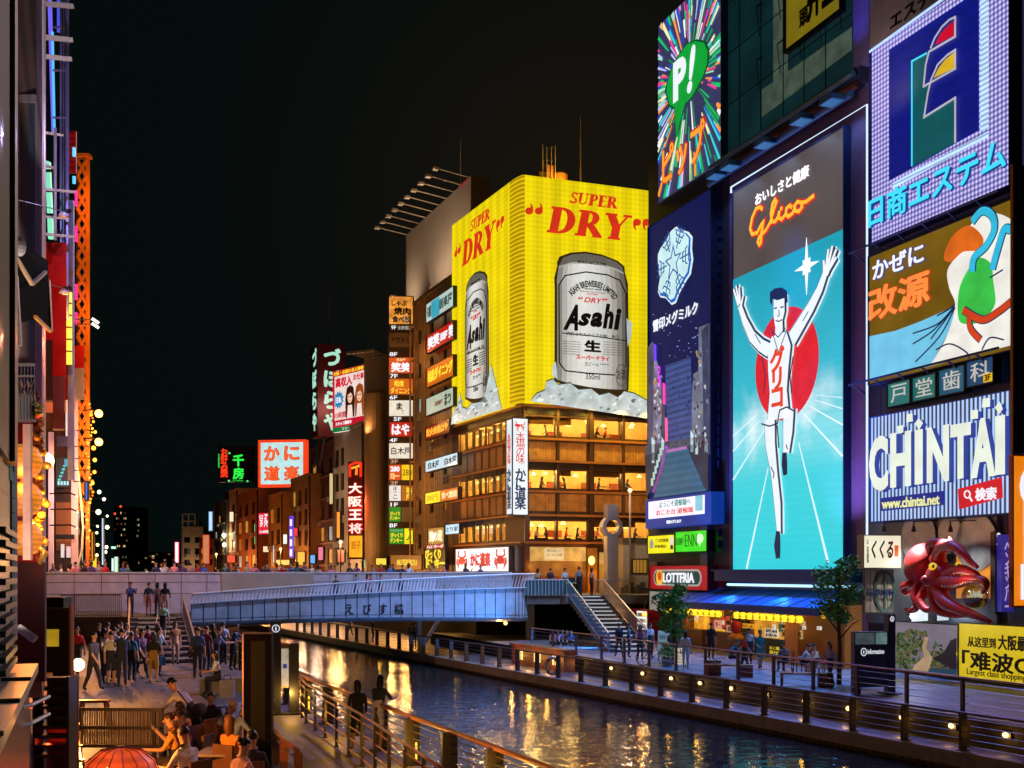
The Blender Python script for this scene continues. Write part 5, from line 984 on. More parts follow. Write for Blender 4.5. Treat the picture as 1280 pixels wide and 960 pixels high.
b.box(.2, -.06, 16.45, FW, -.004, 16.95, pm('#1c1412', .5)); b.box(AF.u(735), -.1, 7.4, AF.u(742), -.005, 17, pm('#3a2219', .5)); b.box(0, -.15, 4.0, .38, -.005, 9.4, pm('#5a3420', .4)); [b.box(.4, -.03, z, FW, -.003, z+.55, pm('#2a1a14', .5)) for z in (12.72, 9.16)]; kpart(b, 'trim', AF)
b = MB()
for z0, z1 in PAN:
    for a, c in pl: b.box(a, -.05, z0-.1, c, -.003, z1, pm('#8a6a42', .7, 0, .2, 2)); b.box(a-.1, -.04, z0-.8, c+.1, -.003, z0-.2, pm('#14100e', .5))
for z in (14.75, 17.0, 11.1, 13.0, 7.55, 9.45): b.box(0, -.28, z-.06, LW, -.004, z+.06, TRIM)
b.box(0, -.06, 16.45, LW-.2, -.004, 16.95, pm('#1c1412', .5)); kpart(b, 'trim', AL)
b = MB(); b.box(AF.u(660), -.06, 6.25, AF.u(732), -.004, 7.25, em('#d8a85a', .8, var=.4, scale=1.5)); b.box(AF.u(692-12), -.08, 6.35, AF.u(707-3), -.062, 7.15, em('#e8cf98', .85)); b.box(AF.u(750), .6, 6.1, AF.u(812), .7, 6.9, em('#d8a85a', .7, var=.4, scale=1.5)); kpart(b, 'banner', AF)
b = MB(); b.text('特別企画フェア', AF.u(683), 6.9, AF.u(702), 7.08, -.09, -.082, pm('#6a3a10', .6), .0); b.text('かにづくしの宴', AF.u(683), 6.6, AF.u(702), 6.8, -.09, -.082, pm('#6a3a10', .6), .0); kpart(b, 'lettering', AF)
b = MB(); b.box(AF.u(659), -.04, 4.02, AF.u(732), -.004, 5.2, pm('#7a4422', .5, 0, .3, 2)); b.box(AF.u(659), -.045, 5.2, AF.u(732), -.004, 6.2, em('#a8662a', .5, var=.5, scale=.8)); b.box(AF.u(734), -.2, 4.02, AF.u(745), -.006, 7.2, pm('#c88a3a', .5)); b.box(AF.u(749), 1.5, 4.0, AF.u(812), 1.6, 6.9, em('#c8882e', .6, var=.5, scale=1.)); kpart(b, 'ground_floor', AF)
p = AF.P(AF.u(733), 6.3, .9); wlp = empty('wall_lantern', p, 0, label='bright warm globe lantern beside the corner restaurant door', cat='lantern'); MB().ball((0, 0, 0), (.22, .22, .32), em('#ffd060', 4, var=0)).build('globe', wlp, smooth=True); MB().tube([(0, .0, .3), (0, .8, .4)], .03, BLK).build('arm', wlp); light('POINT', (0, -.4, -.1), 160, '#ffa83a', wlp, .08)
for px, z in ((668, 5.9), (700, 5.9), (775, 5.7), (800, 5.7)): light('POINT', AF.P(AF.u(px), z, .9)-O, 45, '#ffa83a', kb, .05)
# --- the great yellow beer sign wrapped round the corner
YEL = em('#f2d90c', 1.02, lit=True, lines=(0, 1.35, .86, 1.04), dots=.34, var=.1, scale=.3); YEC = em('#d8b40a', .95, lit=True, lines=(2, .3, .55, 1.2), var=.1)
S = Sign('beer_sign', 'huge yellow beer sign wrapping the building corner with two silver cans and ice', 'billboard', AF, 656, 827, 218.5, 503, .5, .45, YEL)
Lz = Sign('x', 'x', 'x', AL, 565, 637, 0, 0, .5, .45, YEL, z=(S.z0, S.z1)); bpy.data.objects.remove(Lz.root)
a = S.f.P(S.u0, 0); c = Lz.f.P(Lz.u1, 0); k = isect(S.f, Lz.f); ri = S.root.matrix_basis.inverted()
q = MB(); pts = []
for i in range(11): t = i/10; v = Vector((c.x, c.y))*(1-t)**2+k*2*t*(1-t)+Vector((a.x, a.y))*t*t; pts.append(v)
vv = [tuple(ri @ Vector((p.x, p.y, z))) for z in (S.z0, S.z1) for p in pts]; q.add(vv, [(i, i+1, 12+i, 11+i) for i in range(10)], YEC); q.add([vv[i] for i in range(11, 22)], [tuple(range(11))], YEC); q.add([vv[i] for i in range(11)], [tuple(range(10, -1, -1))], YEC)
S.parts['corner_panel'] = q
RDD = em('#d8341a', 1., lines=(0, .11, .8, 1.1)); RDO = em('#e06a14', 1.)
def serif(S, word, px0, px1, yt, yb, mat, lay=2, sh=.16):
    """slanted lettering with slab serifs, thick stems and thin joins"""
    x0, z1 = S.l(px0, yt); z0 = S.l(px0, yb)[1]; x1 = S.l(px1, yt)[0]; h = z1-z0
    adv = {'S': .62, 'U': .86, 'P': .72, 'E': .7, 'R': .84, 'D': .88, 'Y': .84}; tot_ = sum(adv[c] for c in word)+sh; sx = (x1-x0)/tot_; x = 0; mb = S.mb('serif_lettering'); y0, y1 = -.025*lay, -.025*lay+.02
    def P_(ps): mb.prism([(x0+(x+p[0]+sh*p[1])*sx, z0+p[1]*h) for p in ps], y0, y1, mat)
    def B_(a0, b0, a1, b1): P_([(a0, b0-.012), (a1, b0-.012), (a1, b1+.012), (a0, b1+.012)])
    def ring(cx, cy, rx, ry, t0, t1, th, tv, n=12):
        o, i_ = [], []
        for k in range(n+1):
            t = R(t0+(t1-t0)*k/n); o.append((cx+rx*math.cos(t), cy+ry*math.sin(t))); i_.append((cx+(rx-th)*math.cos(t), cy+(ry-tv)*math.sin(t)))
        for k in range(n): P_([o[k], o[k+1], i_[k+1], i_[k]])
    for ch in word:
        if ch in 'DRPE': B_(.07, 0, .34, 1); B_(.0, 0, .36, .07); B_(.0, .93, .36, 1)
        if ch == 'D': B_(.27, .93, .42, 1); B_(.27, 0, .42, .07); ring(.4, .5, .42, .5, -90, 90, .26, .11)
        if ch in 'RP': B_(.27, .93, .4, 1); B_(.27, .44, .4, .5); ring(.38, .72, .3, .28, -90, 90, .22, .1)
        if ch == 'R': P_([(.28, .47), (.55, .47), (.85, .06), (.57, .06)]); B_(.56, 0, .86, .07)
        if ch == 'E': B_(.27, .93, .62, 1); B_(.27, 0, .64, .07); B_(.27, .47, .5, .54); B_(.56, .78, .62, .95); B_(.58, .05, .64, .24)
        if ch == 'Y': P_([(.05, .95), (.34, .95), (.56, .5), (.3, .42)]); P_([(.68, .95), (.76, .95), (.5, .44), (.45, .5)]); B_(.29, 0, .56, .5); B_(.22, 0, .62, .07); B_(.0, .93, .38, 1); B_(.58, .93, .86, 1)
        if ch == 'U': B_(.08, .3, .29, 1); B_(.62, .3, .69, 1); B_(.0, .93, .36, 1); B_(.52, .93, .8, 1); ring(.395, .32, .295, .32, 180, 360, .12, .1)
        if ch == 'S': ring(.32, .74, .25, .26, 20, 255, .13, .13); ring(.3, .26, .28, .26, -160, 75, .15, .13); P_([(.14, .62), (.26, .5), (.5, .44), (.38, .56)]); B_(.5, .76, .56, .98); B_(.03, .02, .09, .26)
        x += adv[ch]
def quote(S, px, py, w, mat, flip=False, lay=2):
    s_ = -1 if flip else 1
    for d in (0, w*.52*1):
        ps = smooth([(.0, .05), (.12, .42), (.45, .55), (.85, .4), (.95, .02), (.75, -.3), (.42, -.35), (.28, -.5), (.4, -.95), (.08, -.6)], 4)
        S.poly([(px+d+(w*.45*p[0] if not flip else w*.45*(.5-p[0])), py-s_*p[1]*w*.42) for p in ps], mat, lay, 'serif_lettering')
def ctext(S):
    serif(S, 'SUPER', 711, 773, 239.5, 254, RDD); serif(S, 'DRY', 683, 789, 257.5, 290, RDD); quote(S, 661, 263, 23, RDD, True); quote(S, 791, 279, 23, RDD)
CANX = [(1-abs(i/13*2-1)) for i in range(14)]
def can(S):
    Zc = lambda pts: Z(pts, 4.8, 690, 310)
    out = [(30, 85), (44, 52), (110, 28), (200, 22), (300, 40), (395, 78), (434, 112), (437, 150), (455, 215), (463, 700), (458, 850), (430, 892), (300, 890), (150, 850), (60, 815), (12, 800), (15, 700), (16, 250), (13, 180), (31, 110)]
    S.poly(Zc(out), em('#3a2a12', .8), 1, 'can'); 
    gl = [(468, 470, 16), (470, 560, 20), (8, 660, 18), (10, 590, 12)]
    Lx = [(70, 60), (40, 110), (28, 190), (30, 250), (30, 700), (26, 790)]; Rx = [(380, 90), (424, 128), (436, 200), (446, 260), (450, 700), (446, 850)]
    cols = ['#8a867c', '#b4b2aa', '#cfcec6', '#dcdcd4', '#e4e4dc', '#e8e8e0', '#e2e2da', '#dededa', '#d8d8d2', '#cecdc6', '#c0beb6', '#aaa69e', '#8a867c', '#68625a']; n = len(cols)
    for i in range(n):
        t0, t1 = i/n, (i+1)/n; mt = em(cols[i], .95, var=.06, scale=3); sag = lambda t: 4*t*(1-t)*16
        P0 = [(l[0]+(r[0]-l[0])*t0, l[1]+(r[1]-l[1])*t0+(sag(t0) if j > 3 else -sag(t0) if j < 2 else 0)) for j, (l, r) in enumerate(zip(Lx, Rx))]; P1 = [(l[0]+(r[0]-l[0])*t1, l[1]+(r[1]-l[1])*t1+(sag(t1) if j > 3 else -sag(t1) if j < 2 else 0)) for j, (l, r) in enumerate(zip(Lx, Rx))]
        S.poly(Zc(P0+P1[::-1]), mt, 2, 'can')
    S.poly(Zc([(62, 60), (120, 40), (200, 34), (300, 52), (385, 86), (420, 118), (424, 150), (380, 132), (290, 106), (200, 92), (110, 96), (40, 120)]), em('#6f6b62', .8), 3, 'can')
    S.poly(Zc([(40, 112), (110, 88), (200, 84), (290, 98), (380, 124), (425, 150), (425, 158), (380, 134), (290, 108), (200, 94), (110, 98), (40, 122)]), em('#b4b1a8', .9), 4, 'can')
    K = em('#120f0c', .6); RD_ = em('#d01a24', 1.); D3 = em('#3a362f', .7)
    def T(t, a, yt, c, yb, mt, bo=.02, shr=0.): S.text(t, 690+a/4.8, 690+c/4.8, 310+yt/4.8, 310+yb/4.8, mt, 5, 'can_lettering', bo, shr)
    T('KARAKUCHI', 150, 76, 320, 92, K, .03, .2)
    S.stroke(Zc([(40, 690), (38, 225), (74, 168), (200, 146), (330, 164), (402, 196), (440, 275), (440, 716)]), 1.6, K, 5, 'can_lettering'); S.stroke(Zc([(40, 690), (76, 738), (200, 752), (372, 764)]), 1.6, K, 5, 'can_lettering'); S.stroke(Zc([(58, 512), (240, 530), (436, 558)]), 1.2, K, 5, 'can_lettering')
    c0 = S.l(690+242/4.8, 310+385/4.8); rr = abs(S.l(690+242/4.8, 310+190/4.8)[1]-c0[1]); kx = abs(S.l(690+342/4.8, 310)[0]-S.l(690+242/4.8, 310)[0])/(rr*100/195)
    def arc(a, b_): t = R(147-(147-33)*a); r_ = rr*(.78+.2*b_); return c0[0]+r_*math.cos(t)*kx*.95, c0[1]+r_*math.sin(t)*.98
    S.mb('can_lettering').text('ASAHI BREWERIES LIMITED', 0, 0, 1, 1, -.125, -.105, K, .03, fn=arc)
    T('A FINE', 215, 226, 268, 234, D3); T('DRAFT BEER', 186, 240, 296, 249, D3); T('BREWED FOR DRINKERS', 165, 257, 318, 264, D3, 0); T('SUPER', 205, 272, 270, 281, RD_, .02, .3); T('DRY', 188, 296, 300, 327, RD_, .02, .3); quote(S, 690+158/4.8, 310+303/4.8, 6, RD_, True, 5); quote(S, 690+300/4.8, 310+312/4.8, 6, RD_, False, 5)
    T('A', 62, 335, 152, 492, K, .05, .45); T('s', 150, 388, 232, 468, K, .05, .4); T('a', 226, 384, 300, 474, K, .05, .3); T('h', 300, 334, 366, 484, K, .05, .25); T('i', 366, 362, 412, 492, K, .05, .2)
    T('洗練されたクリアな味、辛口', 84, 502, 396, 524, K, .01); T('生', 190, 552, 290, 622, K, .06)
    for k in range(6): T('ASAHI SUPER DRY', 60, 556+k*15, 170, 562+k*15, D3, 0); T('MADE WITH MALT', 306, 562+k*15, 418, 568+k*15, D3, 0)
    T('スーパードライ', 140, 640, 340, 668, RD_, .05); T('生ビール', 192, 684, 278, 708, K, .0); T('非熱処理', 282, 694, 336, 702, D3, 0); T('350ml', 198, 754, 284, 788, K, -.0)
    cc = (412, 765); S.stroke(Zc([(cc[0]+34*math.cos(i*.628), cc[1]+66*math.sin(i*.628)) for i in range(10)]), .6, D3, 5, 'can_lettering', True); T('お酒', 384, 728, 438, 790, D3, .01)
def ice(S, x0, x1, base, pk, seed):
    rn = random.Random(seed); n = len(pk); S.poly([(x0, base[0])]+pk+[(x1, base[1])], em('#4a4a40', .7), 5.5, 'ice'); S.poly([(x0, base[0])]+[(a, c+1.6) for a, c in pk]+[(x1, base[1])], em('#c4d2d2', .9, var=.25, scale=1.5), 6.5, 'ice')
    for k in range(46):
        a = rn.uniform(x0+3, x1-3); i = max(0, min(n-2, next((j for j in range(n-1) if pk[j][0] <= a <= pk[j+1][0]), 0))); t = (a-pk[i][0])/(pk[i+1][0]-pk[i][0]+1e-6); top = pk[i][1]+(pk[i+1][1]-pk[i][1])*t+3; bt = base[0]+(base[1]-base[0])*(a-x0)/(x1-x0)-2
        if bt-top < 3: continue
        c = rn.uniform(top, bt); r_ = rn.uniform(1.5, 4); g = rn.choice(['#e4eeee', '#f2f6f4', '#8a9a9c', '#6a787c', '#b4c4c8', '#aab8ba']); S.poly([(a+r_*math.cos(j*1.05+rn.random())*rn.uniform(.6, 1.1), c+r_*math.sin(j*1.05)*rn.uniform(.5, .9)) for j in range(6)], em(g, .9), 7+(k % 10)*.1, 'ice')
ctext(S); can(S); ice(S, 663, 819, (502, 525), [(664, 498), (670, 491), (680, 487), (682, 476), (690, 473), (697, 480), (712, 478), (722, 486), (738, 485), (748, 493), (760, 490), (772, 496), (779, 488), (792, 491), (806, 499), (818, 504)], 4)
S.poly([(697-2, 462), (694, 452), (690, 458), (690, 470), (696, 474)], em('#c4d2d2', .9), 5, 'ice'); S.poly([(782, 398), (789, 404), (788, 420), (784, 434), (783, 420)], em('#b4c4c8', .9), 5, 'ice')
Sl = S.l
def mapped(cf, cl, a):
    c_f = Sl(cf, 400)[0]; c_l = Lz.f.u(cl)-Lz.u0; return lambda px, py: ((Sl(px, py)[0]-c_f)*a+c_l, Sl(px, py)[1])
Lz.k = S.k; Lz.l = mapped(737, 598.5, 1.0); ctext(Lz); Lz.l = mapped(741, 596.5, .8); Lz.k = S.k*.85; can(Lz); del Lz.__dict__['l']; Lz.k = S.k
ice(Lz, 566, 630, (531, 511.5), [(567, 520), (570, 510), (574, 506), (577, 490), (580, 508), (586, 510), (592, 503), (600, 502), (606, 500), (611, 482), (616, 455), (620, 470), (625, 492), (629, 508)], 8)
M_ = ri @ Matrix.Translation(Lz.f.P(Lz.u0, Lz.z0)) @ Matrix.Rotation(Lz.f.ang, 4, 'Z')
S.done()
for p, b in Lz.parts.items(): o = b.build(p, S.root); o.matrix_basis = M_
for px in (668, 700, 740, 775, 808): light('SPOT', ri @ S.f.P(S.f.u(px), S.z0-.2, .6), 420, '#ffd24a', S.root, .05, (0, .2, -1), 150, .9)
light('POINT', ri @ (S.f.P(S.w*.4, S.z1+1.2, .0)), 120, '#ffb03a', S.root, .05)
# rooftop gear
rt = empty('rooftop_tank', AF.P(AF.u(710), 32.6, -2), AF.ang, label='tan water tanks and pipes on the roof above the yellow sign', cat='water tank'); rt.scale = (.6, .6, .62)
b = MB(); tk = pm('#c8923c', .5, 0, .25, 1.); b.lathe([(1.0, 0), (1.0, 2.2), (.9, 2.35)], (.3, 0, 0), tk, 18); b.box(-1.6, -.8, 0, -.8, .8, 3.0, tk); b.box(-2.6, -.6, 0, -1.7, .6, 2.2, pm('#6a5a34', .6)); b.lathe([(.6, 0), (.6, .9), (.5, 1.)], (2.6, 0, 0), tk, 14); b.build('tank', rt)
b = MB()
for x in (-2.2, -1.7, -1.1, -.6): b.tube([(x, -.9, 0), (x, -.9, 5.0+.3*((x*7) % 1))], .06, pm('#d8d0b8', .4), 6)
b.tube([(-2, -.7, 2.9), (-2, -.7, 3.5), (-.9, -.7, 3.5)], .08, STEEL, 6); b.build('vent_pipe', rt); light('POINT', (-.5, -2.2, 1.0), 90, '#ffb84a', rt, .05)
an = empty('lightning_rod', AF.P(AF.u(747), 32.6, -3), 0, label='tall thin lightning rod on the roof right of the tanks', cat='antenna'); MB().tube([(0, 0, 0), (0, 0, 3), (0, 0, 6.2)], [.09, .05, .03], pm('#b8a888', .4)).build('mast', an)
# restaurant signs
S = Sign('upright_white_sign', 'tall white lit upright sign with red and navy writing on the building corner', 'sign', AF, 641, 659.5, 523, 643, 1.5, 1.0, em('#eef4f6', 1.05, lit=True), pm('#2a4a5c', .4), fw=.07)
S.npoly([(.3+.2*math.cos(i*.785), .93+.012*math.sin(i*.785)) for i in range(8)], em('#e02a1c', 1.)); q = S.mb('emblem')
cx, cz = S.n(.5, .935)
for sx in (-1, 1):
    q.stroke([(cx, cz), (cx+sx*.3, cz+.05), (cx+sx*.33, cz+.25)], .05, -.05, -.03, em('#e02a1c', 1.))
    for k in range(3): q.stroke([(cx, cz-.02), (cx+sx*(.28-.03*k), cz-.1-.1*k), (cx+sx*(.2-.02*k), cz-.25-.1*k)], .035, -.05, -.03, em('#e02a1c', 1.))
S.ntext('本場の味', .2, .53, .8, .86, em('#d8281c', 1.), 2, vertical=True, bold=.0); S.ntext('かに道楽', .12, .05, .88, .48, em('#0f2c52', .9), 2, vertical=True, bold=.03)
S.done()
sd = Fac(S.f.P(S.u0, 0, -1.0), S.f.P(S.u0, 0, 0)); T_ = Sign('side', 'x', 'x', sd, 634, 640, 520, 640, .08, .05, em('#dfeaf0', 1.), z=(S.z0+.05, S.z1-.05)); bpy.data.objects.remove(T_.root); T_.u0 = 0; T_.u1 = 1.0; T_.w = 1.0; T_.parts = {}
T_.mb('side_panel').box(.02, 0, 0, .98, .06, T_.h, em('#dfeaf0', 1.)); T_.ntext('本場の味', .2, .53, .8, .86, em('#d8281c', 1.), 1, 'side_lettering', .0, 0, True); T_.ntext('かに道楽', .12, .05, .88, .48, em('#0f2c52', .9), 1, 'side_lettering', .03, 0, True)
M_ = S.root.matrix_basis.inverted() @ Matrix.Translation(sd.P(0, S.z0+.05, .08)) @ Matrix.Rotation(sd.ang, 4, 'Z')
for p, b in T_.parts.items(): o = b.build(p, S.root); o.matrix_basis = M_
S = Sign('crab_sign', 'white lit sign with two red crabs beside red characters above the bridge', 'sign', AL, 570, 636.5, 687, 714, .6, .4, em('#f6f0f2', 1.15, lit=True), pm('#6a5a50', .5), fw=.06)
S.ntext('かに道楽', .3, .2, .68, .82, em('#c81a28', 1.), 2, bold=.05)
for cxn in (.13, .86):
    q = S.mb('crab'); cx, cz = S.n(cxn, .48); CR_ = em('#c81a28', 1.); q.prism([(cx+.55*math.cos(i*.524), cz+.32*math.sin(i*.524)) for i in range(12)], -.06, -.03, CR_)
    for sx in (-1, 1):
        q.stroke([(cx+sx*.3, cz+.2), (cx+sx*.75, cz+.35), (cx+sx*.6, cz+.75)], [.12, .14, .2], -.06, -.03, CR_)
        for k in range(4): q.stroke([(cx+sx*.4, cz-.05*k), (cx+sx*(.95-.08*k), cz+.12-.16*k), (cx+sx*(1.1-.18*k), cz-.25-.13*k)], .09, -.06, -.03, CR_)
S.done()
# clock pillar and lamp post at the bridge end
cp = empty('clock_pillar', (6.25, 73.0, 4.05), R(15), label='steel pillar with round ring clock head at the right bridge end', cat='pillar'); CHR = pm('#e6dcd4', .35, .2, .15, 1)
b = MB(); b.box(-.36, -.36, 0, .36, .36, 3.7, CHR); b.box(-.36, -.36, 4.9, .36, .36, 5.7, CHR); b.build('shaft', cp)
b = MB(); n = 28
prof = [(.66, -.35), (.66, .35), (.44, .35), (.44, -.35), (.66, -.35)]
v = [(r_*math.cos(2*math.pi*j/n), y, 4.3+r_*math.sin(2*math.pi*j/n)) for r_, y in prof for j in range(n)]; b.add(v, [(i*n+j, i*n+(j+1) % n, (i+1)*n+(j+1) % n, (i+1)*n+j) for i in range(4) for j in range(n)], CHR); b.build('ring', cp, smooth=False)
po = empty('lamp_post', (7.6, 74.5, 4.05), 0, label='slim grey lamp post right of the clock pillar', cat='lamp post'); MB().tube([(0, 0, 0), (0, 0, 6.6)], .07, pm('#8a8280', .4, .4), 8).build('pole', po); MB().ball((0, 0, 6.7), .14, em('#ffdca0', 2.5, var=0)).build('lamp', po); light('POINT', (-.3, -1.6, 6.2), 420, '#ffd8b0', po, .05)
dn = empty('notice_board', W(716, 740, 70.9)+Vector((0, 0, 0)), R(10), label='dark green notice board at the top of the right staircase', cat='board'); dn.location.z = 4.06
b = MB(); b.box(-.6, 0, .1, .6, .06, 1.1, pm('#1a3a3c', .5)); b.box(-.55, -.01, 0, -.48, .07, .1, BLK); b.box(.48, -.01, 0, .55, .07, .1, BLK); b.build('board', dn); b = MB(); b.text('live', -.4, .72, .35, .84, -.012, -.004, em('#8ad0c0', .7), .02); b.build('lettering', dn)
# ------------------------------------------------------------------ the row of buildings beyond the bridge, right
RF = Fac((33.1-.41*300, 300), (-4.8, 92.5))
WF = pm('#2a2622', .5); DGL = pm('#0b0d10', .12, .2); LITW = [em('#d89a3a', .8, var=.4, scale=2), em('#b8c4b8', .7, var=.3), em('#c87a24', .7, var=.4)]
def fblock(name, label, fac, px0, px1, z1, depth, mat, nc, nr, lit=.25, zlo=7., u=None, wh=1.3, fill=.55, roof=None, z0=4., out=0., seed=0, bands=None, cols=None):
    f = fac.off(out); u0, u1 = u or (f.u(px0), f.u(px1)); w, h = u1-u0, z1-z0; rn = random.Random(seed+int(px0))
    r = empty(name, f.P(u0, z0), f.ang, label=label, cat='building'); ops = []
    for i in (cols or range(nc)):
        for j in range(nr):
            cw_ = w/nc; zz = (zlo-z0)+(h-(zlo-z0)-.8)*j/nr; ops.append((cw_*i+cw_*(1-fill)/2, zz, cw_*i+cw_*(1+fill)/2, zz+wh))
    m = MB(); holes(m, 0, w, 0, h, ops, .22, mat); m.box(0, .22, 0, w, depth, h, mat)
    if bands:
        for j in range(nr): zz = (zlo-z0)+(h-(zlo-z0)-.8)*j/nr; m.box(-.05, -.12, zz-.35, w+.05, -.004, zz-.15, bands)
    m.build('wall', r)
    m = MB(); m.box(-.08, -.1, h, w+.08, depth, h+.3, roof or mat); m.box(w*.3, depth*.4, h+.3, w*.6, depth*.8, h+2.0, mat); m.build('roof', r)
    me = None
    for (a, z_, c, zt) in ops:
        b = MB(); W_, H_ = c-a-.02, zt-z_-.02
        b.box(0, 0, 0, W_, .05, .06, WF); b.box(0, 0, H_-.06, W_, .05, H_, WF); b.box(0, 0, .06, .05, .05, H_-.06, WF); b.box(W_-.05, 0, .06, W_, .05, H_-.06, WF); b.box(W_/2-.025, 0, .06, W_/2+.025, .05, H_-.06, WF)
        o = b.build('window', r, (a+.01, .12, z_+.01)); MB().box(.05, .03, .06, W_-.05, .05, H_-.06, rn.choice(LITW) if rn.random() < lit else DGL).build('pane', o)
    ac = None
    for (a, z_, c, zt) in ops[1::3]:
        if ac is None: q = MB(); q.box(0, -.35, 0, .75, -.01, .55, pm('#8d8a84', .6, 0, .2, 3)); q.box(.08, -.36, .06, .5, -.351, .49, DARK); ac = q.build('air_conditioner', r, (a, 0, z_-.7)); continue
        q = bpy.data.objects.new('air_conditioner', ac.data); COL.objects.link(q); q.parent = r; q.location = (a+.2, 0, z_-.7)
    MB().tube([(w*.04, -.08, 0), (w*.04, -.08, h)], .06, pm('#6a5a4c', .6), 6).build('drainpipe', r)
    return r, w, h
CORR = brick('#a08660', '#846a48', '#4a3a28', .55, 60, .05, .7, 'xz', 0)
B1, bw_, bh_ = fblock('banded_building', 'tall narrow tan building hung with lit sign bands beside the yellow sign', RF, 517, 565, 29, 12, CORR, 3, 7, .4, 7.5, fill=.3)
b = MB()
for k in range(9): x = bw_*k/8; b.box(x+.34, -.5, .5, x+.46, -.38, bh_-.5, pm('#a8845a', .4, .3)) if k < 2 else None
for j in range(8): b.box(.3, -.55, 2.2+j*2.95, 1.6, -.3, 2.32+j*2.95, pm('#b08a5a', .4, .3))
b.build('steel_frame', B1)
for x, z, p_ in ((2, .8, 420), (6, .8, 420), (9.5, 2.0, 300), (3, 9., 300), (7, 14, 300), (3, 20, 300)): light('POINT', (x, -2.6, z), p_, '#ffb060', B1, .08)
def band(label, px0, px1, yt, yb, base, items, out=.7, fr=None, fac=RF, cat='sign', thick=.3, name='lit_sign', polys=()):
    S = Sign(name, label, cat, fac, px0, px1, yt, yb, out, thick, base, fr or BLK, fw=.05)
    for pts, c in polys: S.npoly(pts, c, 1)
    for it in items: S.ntext(it[0], it[1], it[2], it[3], it[4], it[5], 2, bold=it[6] if len(it) > 6 else .02, vertical=(len(it) > 7 and it[7]))
    S.done(); return S
YL, OR, RDs = em('#ffe23a', 1.05), em('#ffb43a', 1.), em('#d8261c', .95, lit=True)
band('teal and white sign band at the top of the banded building', 533, 567, 381, 404, em('#c4dcd2', .85, lit=True), [('旬菜', .05, .2, .2, .8, em('#24403c', .8)), ('居楽屋', .5, .25, .97, .78, em('#34504c', .8), .03)], polys=[([(.2, .05), (.5, .05), (.5, .95), (.2, .95)], em('#3aa8c0', .9))])
band('red sign band with white twin characters on the banded building', 533.5, 567, 421, 442, em('#c81a14', .9, lit=True), [('笑笑', .06, .15, .5, .85, WHT, .05), ('居酒屋', .54, .25, .8, .7, WHT, .02), ('笑', .84, .15, 1., .85, WHT, .04)])
band('orange sign band with yellow writing on the banded building', 533.5, 567, 461, 485, em('#d86a12', .9, lit=True), [('相席ダイニング', .06, .2, .97, .82, YL, .03)])
band('pale green sign band with small black brush character on the banded building', 533, 567, 499, 520, em('#c0d0bc', .8, lit=True), [('居酒屋', .35, .35, .62, .6, em('#8a4a34', .7)), ('まつ', .7, .15, .92, .85, BLK, .03)])
band('dark red sign band with orange lettering on the banded building', 532, 562, 535, 550, em('#8a1a0e', .8), [('炭火串焼はや', .05, .18, .95, .84, OR, .04)])
band('pale blue sign band with dark brush characters on the banded building', 532, 572.5, 577, 590.5, em('#cfe6f2', 1., lit=True), [('白木屋', .1, .2, .45, .8, em('#1c2c3c', .7)), ('白木屋', .62, .2, .97, .8, em('#1c2c3c', .7))], 1.1)
band('yellow and orange sign band low on the banded building', 532, 573, 617, 630.5, em('#e87a24', .9, lit=True), [('食べ放題', .52, .2, .97, .82, em('#ffe8b0', 1.), .02), ('280円', .05, .2, .4, .8, em('#e8c020', .8), .02)], 1.1, polys=[([(.0, .02), (.46, .02), (.46, .98), (.0, .98)], em('#f4e62a', 1.05))])
band('tan sign with white brush lettering low on the banded building', 535, 555.5, 661, 681, em('#c8963c', .8, lit=True), [('鶏の蔵', .1, .15, .9, .85, em('#fff4d0', 1.), .03)], .9)
band('small pale blue sign right of the tan brush sign', 557, 574.5, 656.5, 668, em('#b4dcf4', 1., lit=True), [('とり家', .1, .25, .9, .75, em('#2a4a6a', .8), .01)], 1.3)
band('yellow hand drawn lettering sign at street level under red strip', 531, 557, 686, 711, em('#3a2a08', .6), [('びっくり', .05, .48, .8, .95, YL, .07), ('ドンキー', .1, .03, .97, .5, YL, .07)], 1.0)
band('red strip sign with white lettering above yellow hand drawn lettering', 533, 556, 681.5, 686.5, em('#b81c10', .9, lit=True), [('ハンバーグ', .05, .1, .95, .9, WHT, .03)], 1.1)
# blank rooftop billboard with its lamp arms
S = Sign('blank_billboard', 'large blank beige rooftop billboard behind the yellow sign', 'billboard', RF, 508.5, 589, 295, 386, -2.0, 1.6, pm('#8d8276', .7, 0, .18, .35), pm('#6a6258', .6), fw=.1)
S.text('看板広告募集', 573, 588, 233, 238, em('#c8383a', .5), 1, bold=.01); bbw, bbh, bbr = S.w, S.h, S.done()
b = MB()
for k in range(10): x = .15+(bbw-.4)*k/9; b.tube([(x, .1, bbh+.05), (x, -2.9, bbh+.45)], .05, pm('#c8b8a0', .4), 6)
b.build('lamp_arm', bbr)
b = MB()
for k in range(10): x = .15+(bbw-.4)*k/9; b.box(x-.22, -3.2, bbh+.3, x+.22, -2.75, bbh+.5, pm('#d8d0c0', .4))
b.build('lamp_head', bbr); MB().tube([(bbw*.78, .5, bbh), (bbw*.78, .5, bbh+4.5)], .05, pm('#a89a8a', .5), 6).build('mast', bbr)
for k in (1, 3.5, 6.2, 8.6): light('SPOT', (bbw*k/10, -3.4, -.6), 1300, '#ffdcb8', bbr, .1, (0, .75, 1), 130, .9)
b = MB(); f_ = 33.1
for k in range(5): x = bbw*(k+.5)/5; b.beam((x, .8, -2.5), (x, .8, 0), .15, .15, pm('#4a4038', .6))
b.build('support', bbr)
